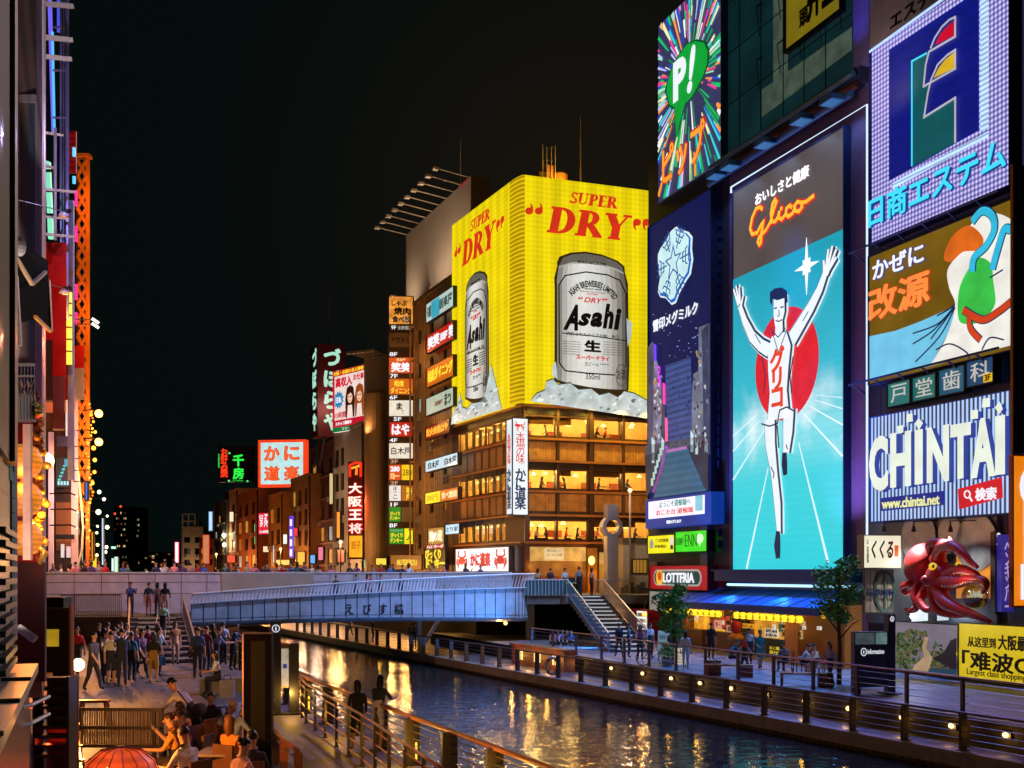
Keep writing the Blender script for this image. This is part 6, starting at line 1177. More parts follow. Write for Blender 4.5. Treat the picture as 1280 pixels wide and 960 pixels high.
# floor directory tower
TFc = front(485, 517, 103.5, .12); tw = TFc.u(517)
tz = lambda y: TFc.uz(485, y)[1]
S = Sign('directory_tower', 'tall thin brown tower of stacked floor signs from BF to 9F', 'sign tower', TFc, 485, 517.5, 369, 694, 0, .9, pm('#3a2416', .5, 0, .3, 1.), None)
ORs = em('#d8501a', .95, lit=True); CRs = em('#ece4d0', .95, lit=True)
def tp(y0, y1, c, items, x0=486.5, x1=516): 
    S.poly([(x0, y0), (x1, y0), (x1, y1), (x0, y1)], c, 1, 'sign_face')
    for t, a, b0, d, b1, m_, bo in items: S.text(t, x0+(x1-x0)*a, x0+(x1-x0)*d, y0+(y1-y0)*b0, y0+(y1-y0)*b1, m_, 2.2, bold=bo)
FLM = em('#e8963a', .95, lit=True, var=.5, scale=1.2)
tp(371, 405, FLM, [('しゃぶ', .1, .12, .75, .34, BLK, .04), ('焼肉', .2, .38, .9, .66, BLK, .05), ('食べ放', .12, .7, .9, .95, BLK, .06), ('食べ放', .13, .71, .88, .94, em('#f6e8d0', .9), .02)])
S.text('9F', 489, 495, 407, 412, WHT, 2, bold=.01); S.text('全席個室', 497, 514, 407, 412, em('#c8c4b0', .8), 2, bold=.01)
tp(416, 434, em('#5a3214', .6, var=.4), [('ドクトン', .1, .3, .9, .7, BLK, .04)])
tp(447, 466.5, ORs, [('居酒屋', .3, .06, .7, .22, em('#ffe8b0', 1.), .01), ('笑笑', .08, .3, .92, .92, WHT, .06)]); tp(473.5, 493, em('#d8641a', .9, lit=True), [('相席', .2, .1, .62, .5, YL, .02), ('ダイニング', .06, .55, .94, .95, YL, .02)])
tp(500.5, 520, CRs, [('ま', .3, .15, .55, .6, BLK, .04), ('つ', .5, .6, .62, .85, BLK, .0)]); tp(528, 545.5, em('#c81e12', .95, lit=True), [('はや', .08, .1, .92, .9, WHT, .06)], 487.3, 515.2)
tp(554, 573, CRs, [('白木屋', .08, .25, .92, .75, BLK, .02)]); tp(581, 600, ORs, [('280', .1, .1, .9, .45, WHT, .05), ('均一', .1, .52, .9, .95, em('#ffe0a0', 1.), .03)], 486.5, 501); tp(581, 600, em('#f0c81e', 1., lit=True), [('280', .08, .3, .92, .7, em('#6a4a08', .7), .0)], 502, 516)
tp(607, 626, em('#eceae6', .95, lit=True), [('ほ', .35, .05, .65, .3, BLK, .02), ('っ', .4, .35, .6, .5, BLK, .02), ('こ', .35, .6, .7, .9, BLK, .02)], 486.5, 501); tp(607, 626, em('#b8681a', .9), [('鶏', .4, .1, .9, .5, YL, .02), ('屋', .4, .55, .9, .95, YL, .02)], 502, 516)
GRs = em('#0c8a1e', .9, lit=True)
tp(634, 652, GRs, [('びっくり', .1, .3, .9, .58, YL, .05), ('ドンキー', .1, .62, .9, .9, YL, .05)], 486.5, 501); tp(634, 652.5, pm('#8d8478', .6), [], 502, 516)
tp(660.5, 680, GRs, [('びっくり', .1, .28, .9, .58, YL, .05), ('ドンキー', .1, .62, .9, .92, YL, .05), ('ハンバーグ', .08, .06, .92, .2, WHT, .0)], 486.5, 505); tp(660.5, 680, em('#f0e21e', 1., lit=True), [], 505.5, 516)
S.npoly([(.74, .055), (.8, .06), (.9, .075), (.82, .08)], em('#2a9a2a', .9), 2); S.npoly([(.7, .058), (.76, .058), (.76, .064), (.7, .064)], em('#d8401a', .9), 2)
for t, y, x in (('8F', 440, 487), ('7F', 467.3, 487.5), ('6F', 494, 487), ('5F', 521, 492), ('4F', 547.5, 487), ('3F', 574, 488), ('2F', 601, 488), ('1F', 628, 488), ('BF', 654, 487)): S.text(t, x, x+9.5, y+.3, y+5.2, WHT if t not in ('3F', '2F') else em('#d8a88a', .7), 2, bold=.02)
S.done()
band('white sign panel with yellow lettering behind the bridge crowd', 488, 527, 694, 712, pm('#9a8a70', .6), [('MUTEKIROU', .22, .3, .85, .7, em('#f4d84a', 1.), .02)], 0, None, front(488, 527, 98, -.2))
# buildings further along
GREY = pm('#6d625a', .75, 0, .2, .6); MAR = pm('#4a1d20', .7, 0, .3, .6); OCH = pm('#8a5a2a', .75, 0, .3, .5); DBR = pm('#3c2c24', .75, 0, .3, .5); TNW = pm('#8d7a60', .75, 0, .2, .5)
BD, _, _ = fblock('balcony_building', 'dim building with open dark floors and round beige corner column', RF, 441, 484, 19.3, 10, pm('#4d443c', .7), 2, 4, .15, 6.5, wh=2.0, fill=.7, bands=pm('#7a3a30', .6))
b = MB(); b.lathe([(1.1, 0), (1.1, 18.5), (1.0, 18.6)], (0, 0, 0), pm('#a08a68', .6, 0, .15, .4), 20); b.build('corner_column', BD, (RF.u(478)-RF.u(441), -.6, 0))
for x, z in ((6, 1.5), (9, 8), (3, 4)): light('POINT', (x, -3, z), 480, '#ffb870', BD, .08)
S = Sign('blank_billboard', 'blank grey billboard on the balcony building with lamp rack on top', 'billboard', front(455, 484, 112, -.55), 455, 484, 447, 541, .3, .5, pm('#847a6e', .7, 0, .2, .4), None)
b = S.mb('lamp_rack')
for k in range(6): x = S.w*k/5; b.tube([(x, .1, S.h), (x-.3, -1.9, S.h+.15)], .05, pm('#9a8a70', .4), 6); b.box(x-.5, -2.2, S.h+.02, x-.1, -1.8, S.h+.22, pm('#8a8070', .4))
r_ = S.done(); light('SPOT', (1, -1.8, -.2), 300, '#ffb070', r_, .1, (0, .8, 1), 120, .9)
BC, _, _ = fblock('grey_building', 'pale grey building with a column of dark windows beside red neon sign', RF, 418, 452, 20.2, 10, pm('#8d8278', .75, 0, .2, .6), 5, 5, .0, 6.2, wh=1.9, fill=.75, out=.9, cols=[0, 1]); [light('POINT', (x, -4, z), 520, '#ffc8a0', BC, .08) for x, z in ((2, 2), (9, 3), (4, 10))]
S = Sign('recruitment_billboard', 'white and pink billboard with two long haired women above the grey building', 'billboard', front(416, 456, 122, -1.15), 416, 456, 465, 541, .3, .4, em('#f2dcd4', .95, lit=True), None)
S.nrect(0, .0, 1, .075, em('#0c7a3a', .9), 1); S.nrect(0, .075, 1, .19, em('#c8142e', .95), 1); S.nrect(0, .91, 1, 1, em('#c83a14', .95), 1); S.nrect(0, .19, .06, .91, em('#d81a34', .9), 1)
S.ntext('高収入', .1, .72, .62, .88, em('#d01a38', 1.), 2, bold=.05); S.ntext('お仕事', .66, .78, .98, .88, em('#d01a38', 1.), 2, bold=.03); S.ntext('大阪・京都の求人情報', .03, .925, .97, .985, YL, 2, bold=.01)
S.npoly([(.2+(.17 if i % 2 else .12)*math.cos(i*math.pi/12), .52+(.15 if i % 2 else .11)*math.sin(i*math.pi/12)) for i in range(24)], em('#2a86b8', .95), 2); S.ntext('日払', .11, .47, .29, .57, WHT, 3, bold=.03)
for cx, hc_, s_ in ((.56, '#3a1410', 0), (.85, '#a8501e', 1)):
    S.npoly([(cx-.13, .2), (cx-.15, .5), (cx-.1, .68), (cx, .72), (cx+.1, .68), (cx+.14, .5), (cx+.13, .2)], em(hc_, .8), 2); S.npoly([(cx+.075*math.cos(i*.524), .53+.1*math.sin(i*.524)) for i in range(12)], em('#f4c8a8', .95), 3); S.npoly([(cx-.09, .2), (cx-.06, .4), (cx+.06, .4), (cx+.09, .2)], em('#f6e0d4', .95), 3); S.npoly([(cx-.08, .56), (cx-.06, .64), (cx+.07, .63), (cx+.085, .55), (cx+.03, .6)], em(hc_, .8), 4); S.npoly([(cx-.03, .475), (cx+.03, .475), (cx, .46)], em('#d0384a', .9), 4)
    for e_ in (-.035, .035): S.npoly([(cx+e_-.018, .53), (cx+e_+.018, .53), (cx+e_+.018, .545), (cx+e_-.018, .545)], em('#2a1410', .7), 4)
S.ntext('15時間', .08, .22, .42, .32, em('#c8283a', .9), 2, bold=.02); S.ntext('スタッフ募集中', .1, .1, .6, .16, WHT, 2, bold=.02); S.ntext('フリーダイヤル', .3, .015, .95, .06, WHT, 2, bold=.0); S.done()
S = Sign('red_neon_sign', 'glowing red neon upright sign with white hot characters and yellow box below', 'sign', front(435, 453, 112.5, -.25), 435, 453, 577, 699, .4, .5, pm('#5a1410', .5), None)
for pts, w, c in (([(.15, .84), (.15, .96), (.5, .985), (.9, .98), (.9, .84)], 3.4, '#e8301a'), ([(.25, .93), (.85, .955)], 2.6, '#ffb03a'), ([(.62, .93), (.58, .86)], 3.2, '#ff8a2a')): S.mb('neon').stroke([S.n(*p) for p in pts], w*S.k, -.08, -.05, em(c, 1.1))
for i, ch in enumerate('大阪王'): S.ntext(ch, .0, .665-.135*i, 1.05, .785-.135*i, em('#e8281a', 1.1), 2, bold=.1); S.ntext(ch, .06, .672-.135*i, .98, .778-.135*i, em('#fff0e0', 1.3), 4, bold=.03)
S.ntext('将', -.02, .255, 1.08, .375, em('#e8281a', 1.1), 2, bold=.1); S.ntext('将', .08, .265, .98, .365, em('#fff0e8', 1.2), 4, bold=.01); S.nrect(.1, .02, 1., .24, em('#f0a81e', 1.05, lit=True), 2); S.ntext('餃子', .25, .1, .9, .19, em('#c86a10', .9), 3, bold=.02)
r_ = S.done(); light('POINT', (1, -1.5, 5), 260, '#ff4a2a', r_, .06)
band('narrow white upright sign right of the red neon sign', 461, 469, 671, 706, em('#a89a7a', .7), [('居酒屋横丁', .3, .08, .75, .75, BLK, .0, True)], .3, None, front(461, 469, 113, -.1))
S = Sign('jar_tower_sign', 'tall dark red rooftop sign with pale green glowing kana', 'sign', front(397, 431, 132, .45), 397, 431, 429.5, 545, 0, 3.2, pm('#4a0c12', .5, 0, .2, .5), None)
PG_ = em('#a4dcc4', 1.05, lit=False, var=.05)
for i, ch in enumerate('づぼらや'): S.ntext(ch, .22, .77-.235*i, .85, .965-.235*i, PG_, 2, bold=.06)
r_ = S.done(); light('POINT', (1.4, -3.2, 3.5), 700, '#ff9a8a', r_, .05); sd = Fac(S.f.P(S.u0, 0, -3.0), S.f.P(S.u0, 0, 0)); b = MB()  # bare light added before the sign to lift its dark red
for i, ch in enumerate('づぼらや'): b.text(ch, .9, S.h*(.77-.235*i), 2.6, S.h*(.965-.235*i), -.06, -.03, PG_, .06)
o = b.build('side_lettering', r_); o.matrix_basis = r_.matrix_basis.inverted() @ Matrix.Translation(sd.P(0, S.z0)) @ Matrix.Rotation(sd.ang, 4, 'Z')
b = MB(); [b.beam((x, y, -3.4), (x+.6, y, 0), .2, .2, pm('#3a2a26', .6)) for x in (.3, 2.2) for y in (.4, 2.6)]; b.tube([(1.6, 1.2, S.h), (1.6, 1.2, S.h+8)], .06, pm('#5a5450', .5), 6); b.build('support', r_)
MR_, _, _ = fblock('maroon_building', 'dark maroon building below the tall dark red rooftop sign', RF, 388, 418, 20.4, 10, pm('#5a2624', .7, 0, .3, .6), 3, 5, .3, 6.5, fill=.5, wh=1.7, out=-.6, bands=pm('#8a6a5a', .6)); light('POINT', (6, -4, 3), 420, '#ffa878', MR_, .08)
band('slim white lit panel on the side of the grey building', 412, 416.5, 592, 630, em('#d8c48a', .9), [], 1.0, None, front(412, 417, 127, -.8))
BO, _, _ = fblock('ochre_building', 'weathered ochre building with tall windows left of the maroon one', RF, 364, 386, 17.0, 10, OCH, 3, 4, .4, 6.2, fill=.55, wh=1.9, out=.8); [light('POINT', (x, -4, z), 700, '#ffa850', BO, .08) for x, z in ((3, 2), (10, 3))]
DS_, _, _ = fblock('slim_dark_building', 'slim dark building with pale window bays left of the ochre one', RF, 352, 363.5, 18.2, 10, pm('#4a3a30', .75, 0, .3, .6), 2, 4, .3, 6.3, fill=.6, wh=1.8, out=-.8, bands=pm('#9a7a50', .6))
S = Sign('purple_led_sign', 'thin purple and white upright light sign on the ochre building', 'sign', front(361.5, 366, 140, -.3), 361.5, 366, 645, 697, .8, .3, em('#6a4ad8', .9, lit=True), None); [S.nrect(.2, .04+.24*k, .8, .2+.24*k, em('#f0e4ff', 1.1), 1) for k in range(4)]; S.done()
BK, _, _ = fblock('crab_board_building', 'brown building carrying the white and orange board on its roof', RF, 336, 351.5, 15.8, 12, pm('#a06a34', .75, 0, .3, .5), 2, 3, .25, 6.3, fill=.6, wh=2.0, out=1.0); [light('POINT', (x, -4, z), 800, '#ffa850', BK, .08) for x, z in ((4, 2), (10, 3))]
TN_, _, _ = fblock('tawny_building', 'tawny low building with lit shop front left of the brown one', RF, 322, 335.5, 14.2, 12, pm('#7a4a2c', .75, 0, .3, .5), 2, 3, .4, 6.3, fill=.5, wh=1.8, out=-1.0); light('POINT', (5, -4, 3), 700, '#ff9a50', TN_, .08)
S = Sign('crab_board', 'square white board with orange neon edge and four orange characters', 'billboard', front(326, 379, 156, -.15), 326, 379, 553.5, 605.5, .3, 1.2, em('#bfe6e6', 1., lit=True), em('#f0401a', 1.1, lit=True), fw=.35)
for ch, a, c in (('か', .08, .56), ('に', .55, .56), ('道', .08, .08), ('楽', .55, .08)): S.ntext(ch, a, c, a+.37, c+.36, em('#d8281a', 1.), 2, bold=.07); S.ntext(ch, a+.02, c+.02, a+.35, c+.34, em('#ff6a2a', 1.05), 4, bold=.01)
S.done()
band('red lit sign with white kana below the white and orange board', 323, 337, 641.5, 668, em('#e0283a', 1., lit=True), [('アルバ', .5, .35, .85, .95, WHT, .05, True), ('ロック', .1, .35, .42, .9, WHT, .05, True), ('24時', .1, .05, .95, .2, WHT, .02)], 1.0, None, front(323, 337, 165, -.3))
band('blue and white small upright sign near the crowd heads', 341.5, 346, 682, 703, em('#cfe8fa', 1.1, lit=True), [('酒場', .2, .1, .8, .6, em('#2a6ab8', 1.), .02, True)], 1.0, None, front(341, 346, 158, -.3))
S = Sign('okonomiyaki_sign', 'dark rooftop board with green and red glowing characters', 'billboard', front(273, 316, 188, -.1), 273, 316, 558, 602.5, .3, 1.2, pm('#141416', .5), None)
S.text('千', 291, 305, 568, 583, em('#2af04a', 1.1), 2, bold=.05); S.text('房', 291, 305, 584.5, 599, em('#2af04a', 1.1), 2, bold=.04); S.text('Chibo', 291, 304, 599.5, 601.5, em('#2af04a', 1.), 2, bold=.0); S.text('お好み焼', 275.5, 285, 560.5, 597, em('#f03a1a', 1.1), 2, bold=.05, vertical=True); S.text('道頓堀', 272.6, 274.6, 567, 585, em('#2ad04a', 1.), 2, vertical=True); [S.poly([(a, c), (a+2.6, c), (a+2.6, c+2), (a, c+2)], em('#4af06a', 1.1), 2) for a, c in ((285.5, 565.5), (285, 600), (308, 600.5))]; S.done()
BRU, _, _ = fblock('russet_building', 'russet building under the dark board with green characters', RF, 296, 321, 17.6, 12, pm('#8a4422', .75, 0, .3, .4), 3, 4, .4, 6.2, fill=.5, wh=1.9, out=.9); [light('POINT', (x, -5, z), 1000, '#ff9a50', BRU, .1) for x, z in ((5, 2), (20, 3))]
RB_, _, _ = fblock('orange_brown_building', 'plain orange brown end building with floor lines left of the russet one', RF, 281, 295.5, 19.6, 12, pm('#a05a2c', .75, 0, .25, .4), 2, 4, .45, 6.2, fill=.45, wh=1.7, out=-.8, bands=pm('#c8a070', .6)); light('POINT', (10, -5, 3), 1100, '#ff9a50', RB_, .1)
for lab, px0, px1, yt, yb, d, c in (('white lit window sign stack on the russet building', 310, 313.5, 640, 660, 182, '#c8e0f8'), ('warm lit shop front panel low on the russet building', 309, 315, 676, 706, 182, '#ffd070'), ('small orange lit sign under the brown building', 329, 336, 683, 690, 160, '#ffd8b0'), ('yellow lit shop panel below the ochre building', 372, 381, 690, 706, 140, '#e8b040'), ('green and white lit shop panel below the red neon sign', 455, 466, 700, 710, 112, '#8ad8a0'), ('pink lit small sign low on the maroon building', 398, 404, 684, 700, 128, '#e87890'), ('small red lit sign above the street lamp by the ochre building', 366, 372, 660, 670, 140, '#f03a2a'), ('long warm lit shop strip under the ochre building', 345, 362, 700, 706, 145, '#ffc870'), ('small white lit sign on the slim dark building', 354, 359, 668, 680, 146, '#f0f4e8'), ('blue lit small sign at the foot of the maroon building', 388, 394, 694, 704, 130, '#6ab0f0'), ('orange lit upright sign on the grey building edge', 421, 425, 640, 672, 121, '#ff9a3a'), ('red lantern like sign under the grey building', 423, 430, 688, 702, 119, '#ff5a3a'), ('yellow lit strip under the balcony building', 470, 483, 698, 706, 108, '#ffd84a'), ('green lit upright sign on the tawny building', 318, 321, 655, 680, 172, '#4ae07a'), ('red lit shop strip low on the orange brown building', 284, 294, 694, 703, 196, '#f05a3a'), ('pale lit sign high on the orange brown building', 287, 292, 640, 652, 196, '#ffe8c0')):
    S = Sign('shop_light_sign', lab, 'sign', front(px0, px1, d, -.3), px0, px1, yt, yb, .3, .3, em(c, 1.0, lit=True), BLK, fw=.08); S.done()
fblock('narrow_dark_building', 'narrow dark building with pale floor lines beside russet one', RF, 268, 281, 18, 12, DBR, 3, 4, .4, 6.2, bands=pm('#a89a80', .6))
BE, _, _ = fblock('beige_block', 'pale beige block with rooftop frame far along the canal', front(227, 254, 262, .1), 227, 254, 15.5, 14, pm('#a8957a', .75, 0, .15, .3), 2, 3, .05, 7); light('POINT', (2.4, -5, 2), 700, '#ffd09a', BE, .1)
b = MB(); [b.beam(p, q, .25, .25, pm('#c8c0b0', .5)) for p, q in (((.2, .2, 11.5), (.2, .2, 14.6)), ((2.9, .2, 11.5), (2.9, .2, 14.6)), ((.2, .2, 14.6), (2.9, .2, 14.6)), ((.2, .2, 13), (2.9, .2, 13)), ((1.5, .2, 11.5), (1.5, .2, 14.6)))]; b.build('roof_frame', BE)
BE2, _, _ = fblock('tan_block', 'low tan block right of the beige block far along the canal', front(249, 268, 250, .1), 249, 268, 12.5, 14, pm('#6a4a34', .75, 0, .2, .3), 2, 2, .3, 7); light('POINT', (2, -4, 2), 700, '#ff8a5a', BE2, .1)
for lab, px0, px1, yt, yb, d, c, w_ in (('white tube sign with red edge left of the beige block', 219, 223, 678, 703, 255, '#fff0f4', '#e82a4a'), ('pale blue tube sign above the tan block', 261.5, 265, 640, 663, 240, '#bfe0ff', '#6a8ab8'), ('red upright signboard with pale lettering on the tan block', 254, 261, 669, 704, 235, '#c87a50', '#c8281a'), ('orange tube sign beside the narrow dark building', 272.5, 275, 655, 704, 215, '#ffb46a', '#c8502a')):
    S = Sign('tube_sign', lab, 'sign', front(px0, px1, d, .1), px0, px1, yt, yb, .3, .3, em(c, 1.1, lit=True), em(w_, 1.), fw=.12); S.done()
for k, (px, py, d, lab) in enumerate(((280, 669, 205, 'white street lamp beside the narrow dark building, upper one'), (280.5, 681, 205, 'white street lamp beside the narrow dark building, lower one'), (307, 675, 190, 'pale lamp cluster on the russet building front'), (302, 702, 190, 'small warm lamp near the bridge crowd under russet building'))):
    o = empty('street_lamp', W(px, py, d), 0, label=lab, cat='street lamp'); MB().ball((0, 0, 0), .38, em('#eaffc8', 4, var=0), 10, 8).build('globe', o, smooth=True); z = W(px, py, d).z; MB().tube([(0, .1, -.2), (0, .1, 4-z)], .08, DARK, 6).build('pole', o); light('POINT', (0, -1, 0), 420, '#f4ffd0', o, .1)
# far towers with a few lit rooms, dark distance
for nm, lab, px0, px1, yt, d, n_, seed in (('high_rise', 'distant dark high rise with few lit windows and red beacons', 142, 160, 632, 640, 14, 1), ('high_rise', 'second distant dark high rise with rows of lit rooms on its right', 161, 175, 634, 660, 12, 2), ('low_block', 'low dark distant block with faint windows behind the crowd', 178, 226, 690, 420, 8, 3)):
    p0, p1 = W(px0, HY, d), W(px1, HY, d); h = H-(yt-HY)/F*d; o = empty(nm, (p0.x, d, 4), 0, label=lab, cat='building'); w_ = p1.x-p0.x; MB().box(0, 0, 0, w_, 15, h-4, pm('#0a0c0e', .8)).build('wall', o); rn = random.Random(seed)
    m = MB()
    for k in range(n_*2): x, z = rn.uniform(.05, .9)*w_, rn.choice(range(2, 12))/12.5*(h-4); m.box(x, -.2, z, x+w_*.06, -.05, z+(h-4)*.02+.3, em(rn.choice(['#e8b870', '#c8d8b0', '#e8d8a0', '#a86a3a']), rn.choice([.5, .9, .2])))
    m.build('lit_windows', o)
    if nm == 'high_rise': m = MB(); [m.ball((w_*t, -.3, h-4.5-dz), .7, em('#ff4a2a', 1.2), 8, 6) for t, dz in ((.1, 4), (.5, 0))]; m.build('beacon', o)
# street trees and lamp glow behind the bridge on the right: lamps of the street itself
for k, (x, y) in enumerate(((-8, 88), (-18, 108), (-30, 140), (-48, 180))):
    o = empty('street_lamp', (x+2.0, y, 4.0), 0, label='warm street lamp on the street behind the bridge, '+('nearest', 'second', 'third', 'farthest')[k]+' along the row', cat='street lamp'); MB().tube([(0, 0, 0), (0, 0, 4.2)], .06, DARK, 6).build('pole', o); MB().ball((0, 0, 4.3), .16, em('#ffd898', 3, var=0), 10, 8).build('globe', o, smooth=True); light('POINT', (0, -.3, 4.0), 420, '#ffb468', o, .1)

# ------------------------------------------------------------------ left bank buildings
BF = Fac((BX(2), 2), (BX(200), 200))                               # seen from the canal: runs from near to far, its front faces the water
def bx_(mb, y0, y1, o0, o1, z0, z1, mat):                          # box along the left fronts: y range, how far it stands out over the bank, heights
    f = BF; u0, u1 = (y0-2)/f.d.y, (y1-2)/f.d.y; P = [f.P(u0, 0, -0)+Vector((0, 0, 0)), f.P(u1, 0)]; n = Vector((f.d.y, -f.d.x, 0))
    a, c = P[0]+n*o0, P[1]+n*o0; e, g = P[1]+n*o1, P[0]+n*o1
    return mb.slab([tuple(q.xy) for q in (a, c, e, g)], z0, z1, mat)
def bp_(y, o, z): p = BF.P((y-2)/BF.d.y, z)+Vector((BF.d.y, -BF.d.x, 0))*o; return p
fb = lambda b, x0, x1, y0, y1, d, m: b.box(W(x0, 0, d).x, d, W(0, y1, d).z, W(x1, 0, d).x, d+.05, W(0, y0, d).z, m)
TILE = brick('#7fa090', '#6d9080', '#2e4640', .22, .3, .012, .3, 'yz')
t1 = empty('tiled_building', bp_(5, -2, 0), 0, label='near left building of glossy green tiles with louvred vents', cat='building'); O1 = -bp_(5, -2, 0)
b = MB(); bx_(b, 3, 8.2, -3, 0, 0, 14, TILE); b.build('wall', t1, O1)
b = MB(); bx_(b, 7.3, 7.6, 0, .06, 6.2, 9.6, pm('#b08a4a', .5)); bx_(b, 6.4, 7.3, .0, .03, 6.2, 9.4, pm('#2a2030', .3)); b.build('window', t1, O1)
b = MB(); [bx_(b, 6.6, 7.75, 0, .05, 4.9+k*.075, 4.935+k*.075, pm('#2f4c50', .4)) for k in range(12)]; b.build('louvre', t1, O1); b = MB(); fb(b, 9, 15, -30, 480, 7.9, brick('#8ab0a4', '#6d9488', '#2e4640', .2, .1, .006, .3, 'xz', 0)); fb(b, 3, 12, 480, 600, 7.7, brick('#9ac0b0', '#7da498', '#2e4640', .2, .1, .006, .3, 'xz', 0)); fb(b, 9, 15, 590, 800, 7.85, brick('#8ab0a4', '#6d9488', '#2e4640', .2, .1, .006, .3, 'xz', 0)); fb(b, 15, 18, -30, 800, 7.95, pm('#b8b4c8', .5)); b.build('pilaster', t1, O1)
t2 = empty('beige_pier_building', bp_(9, -2, 0), 0, label='beige plaster building with tall blue grey window strip at left', cat='building'); O2 = -bp_(9, -2, 0)
PL = pm('#8d7a70', .7, 0, .22, .9, .1); PLB = pm('#7d70a8', .6, 0, .2, .9)
b = MB(); bx_(b, 12.9, 14.2, -3, .03, 4.1, 24, PL); bx_(b, 8.2, 12.9, -3, -.6, 0, 24, PLB); fb(b, 45.5, 52.5, -60, 525, 12.84, pm('#b4a8c0', .55, 0, .2, .9)); fb(b, 18, 46, 52, 53.5, 12.88, pm('#4a403c', .7)); fb(b, 20, 45.5, 118, 127, 12.82, pm('#c8c4c0', .4)); fb(b, 20, 24.5, 127, 525, 12.82, pm('#b8b0b8', .5)); b.build('wall', t2, O2)
b = MB(); fb(b, 24.5, 45.5, 127, 525, 12.86, pm('#71879a', .25, .1, .25, .7)); b.build('window', t2, O2); b = MB(); fb(b, 24.5, 26, 127, 525, 12.84, pm('#c8c4c0', .4)); fb(b, 44, 45.5, 127, 525, 12.84, pm('#c8c4c0', .4)); b.build('window_frame', t2, O2)
light('SPOT', bp_(16, 3.5, 3.2)+O2, 330, '#c8a8ff', t2, .1, (-.5, -.35, .8), 100, .9)
# folded dark awning
aw2 = empty('folded_awning', bp_(10, 0, 7.5), 0, label='dark green fabric awning with bare arms half folded on the left wall', cat='awning'); OA = -bp_(10, 0, 7.5)
b = MB(); p = [W(14, 300, 10), W(31, 306, 10.6), W(60, 326, 12.2), W(61, 352, 12.0), W(44, 396, 11), W(20, 400, 10)]; q = [v+Vector((0, 0, -.03)) for v in p]; b.add(p+q, [(5, 4, 3, 2, 1, 0), (6, 7, 8, 9, 10, 11)]+[(i, (i+1) % 6, (i+1) % 6+6, i+6) for i in range(6)], pm('#04120d', .95, 0, .3, 2, 0, .04))
p2 = [W(44, 396, 11), W(61, 352, 12.0), W(62, 412, 12.0), W(44, 397, 11.01)]; b.add(p2+[v+Vector((0, 0, -.03)) for v in p2], [(0, 1, 2, 3), (7, 6, 5, 4)], pm('#04120d', .95, 0, .3, 2, 0, .04)); b.build('fabric', aw2, OA)
b = MB(); b.beam(W(20, 322, 9.9), W(40, 355, 10.4), .03, .03, pm('#c8a878', .4)); b.beam(W(40, 355, 10.4), W(57, 340, 11.8), .03, .03, pm('#c8a878', .4)); b.beam(W(60, 350, 12), W(63, 414, 12), .04, .04, pm('#d8902a', .4)); b.beam(W(63, 414, 12), W(44, 396, 10.9), .03, .03, pm('#d8902a', .4)); b.beam(W(20, 345, 9.9), W(25, 432, 9.9), .03, .03, pm('#8a7a68', .4)); b.ball(W(25, 308, 9.8), (.05, .05, .085), pm('#c8c4c0', .4), 10, 8); b.build('arm', aw2, OA)
# balcony with flowers
bc = empty('iron_balcony', bp_(10, 0, 5.6), 0, label='small black iron balcony with planter on the left wall', cat='balcony'); OB = -bp_(10, 0, 5.6)
b = MB(); Lb = lambda t, y: W(17+t*25, y, 10.4+t*.8); b.beam(Lb(0, 456), Lb(1, 456), .03, .03, BLK); b.beam(Lb(0, 470), Lb(1, 470), .02, .02, BLK); [b.beam(Lb(k/6, 456), Lb(k/6, 524), .015, .015, BLK) for k in range(7)]; [b.beam(Lb(k/3, 474), Lb((k+1)/3, 498), .012, .012, BLK) for k in range(3)]; [b.beam(Lb(k/3, 498), Lb((k+1)/3, 474), .012, .012, BLK) for k in range(3)]; p = [Lb(0, 492), Lb(1, 492), Lb(1, 526), Lb(0, 526)]; b.add(p+[v+Vector((-.02, .1, 0)) for v in p], [(3, 2, 1, 0), (4, 5, 6, 7), (0, 1, 5, 4), (2, 3, 7, 6)], BLK); b.build('railing', bc, OB)
b = MB(); [leaves(b, W(20+6*k, 512, 11.2), (.1, .1, .1), 60, .03, LF+[pm('#9a2a1a', .5)]) for k in range(5)]; b.build('planting', bc, OB)
# red fronted building with scaffold frame and sign tubes
t3 = empty('red_building', bp_(14, -2, 0), 0, label='red painted left building behind a pale pipe frame with green tube sign', cat='building'); O3 = -bp_(14, -2, 0)
b = MB(); RDP = pm('#c01a14', .45, 0, .25, .8); b.slab([tuple(W(x, HY, d).xy) for x, d in ((53.5, 15.2), (83, 15.2), (83, 16.4), (53.5, 16.4))], W(0, 500, 15.2).z, W(0, 303, 15.2).z, RDP); b.build('wall', t3, O3); b = MB(); b.slab([tuple(W(x, HY, d).xy) for x, d in ((53.5, 15.0), (66, 15.0), (66, 15.19), (53.5, 15.19))], W(0, 500, 15).z, W(0, 425, 15).z, pm('#2a1a14', .6)); b.slab([tuple(W(x, HY, d).xy) for x, d in ((66, 15.0), (81, 15.0), (81, 15.19), (66, 15.19))], W(0, 536, 15).z, W(0, 470, 15).z, pm('#5a2a34', .6)); b.build('lower_panel', t3, O3); light('POINT', W(92, 430, 13.6)+O3, 70, '#ff8a6a', t3, .02); light('POINT', W(96, 180, 13.8)+O3, 60, '#b8a8ff', t3, .02)  # both point lights are bare fill added to lift red wall and pipes
sf = empty('pipe_frame', bp_(14, .3, 10), 0, label='pale blue pipe frame with cross bars standing out from the red building', cat='frame'); OS = -bp_(14, .3, 10); PB_ = pm('#9aa0d0', .35, .3, .2, 3)
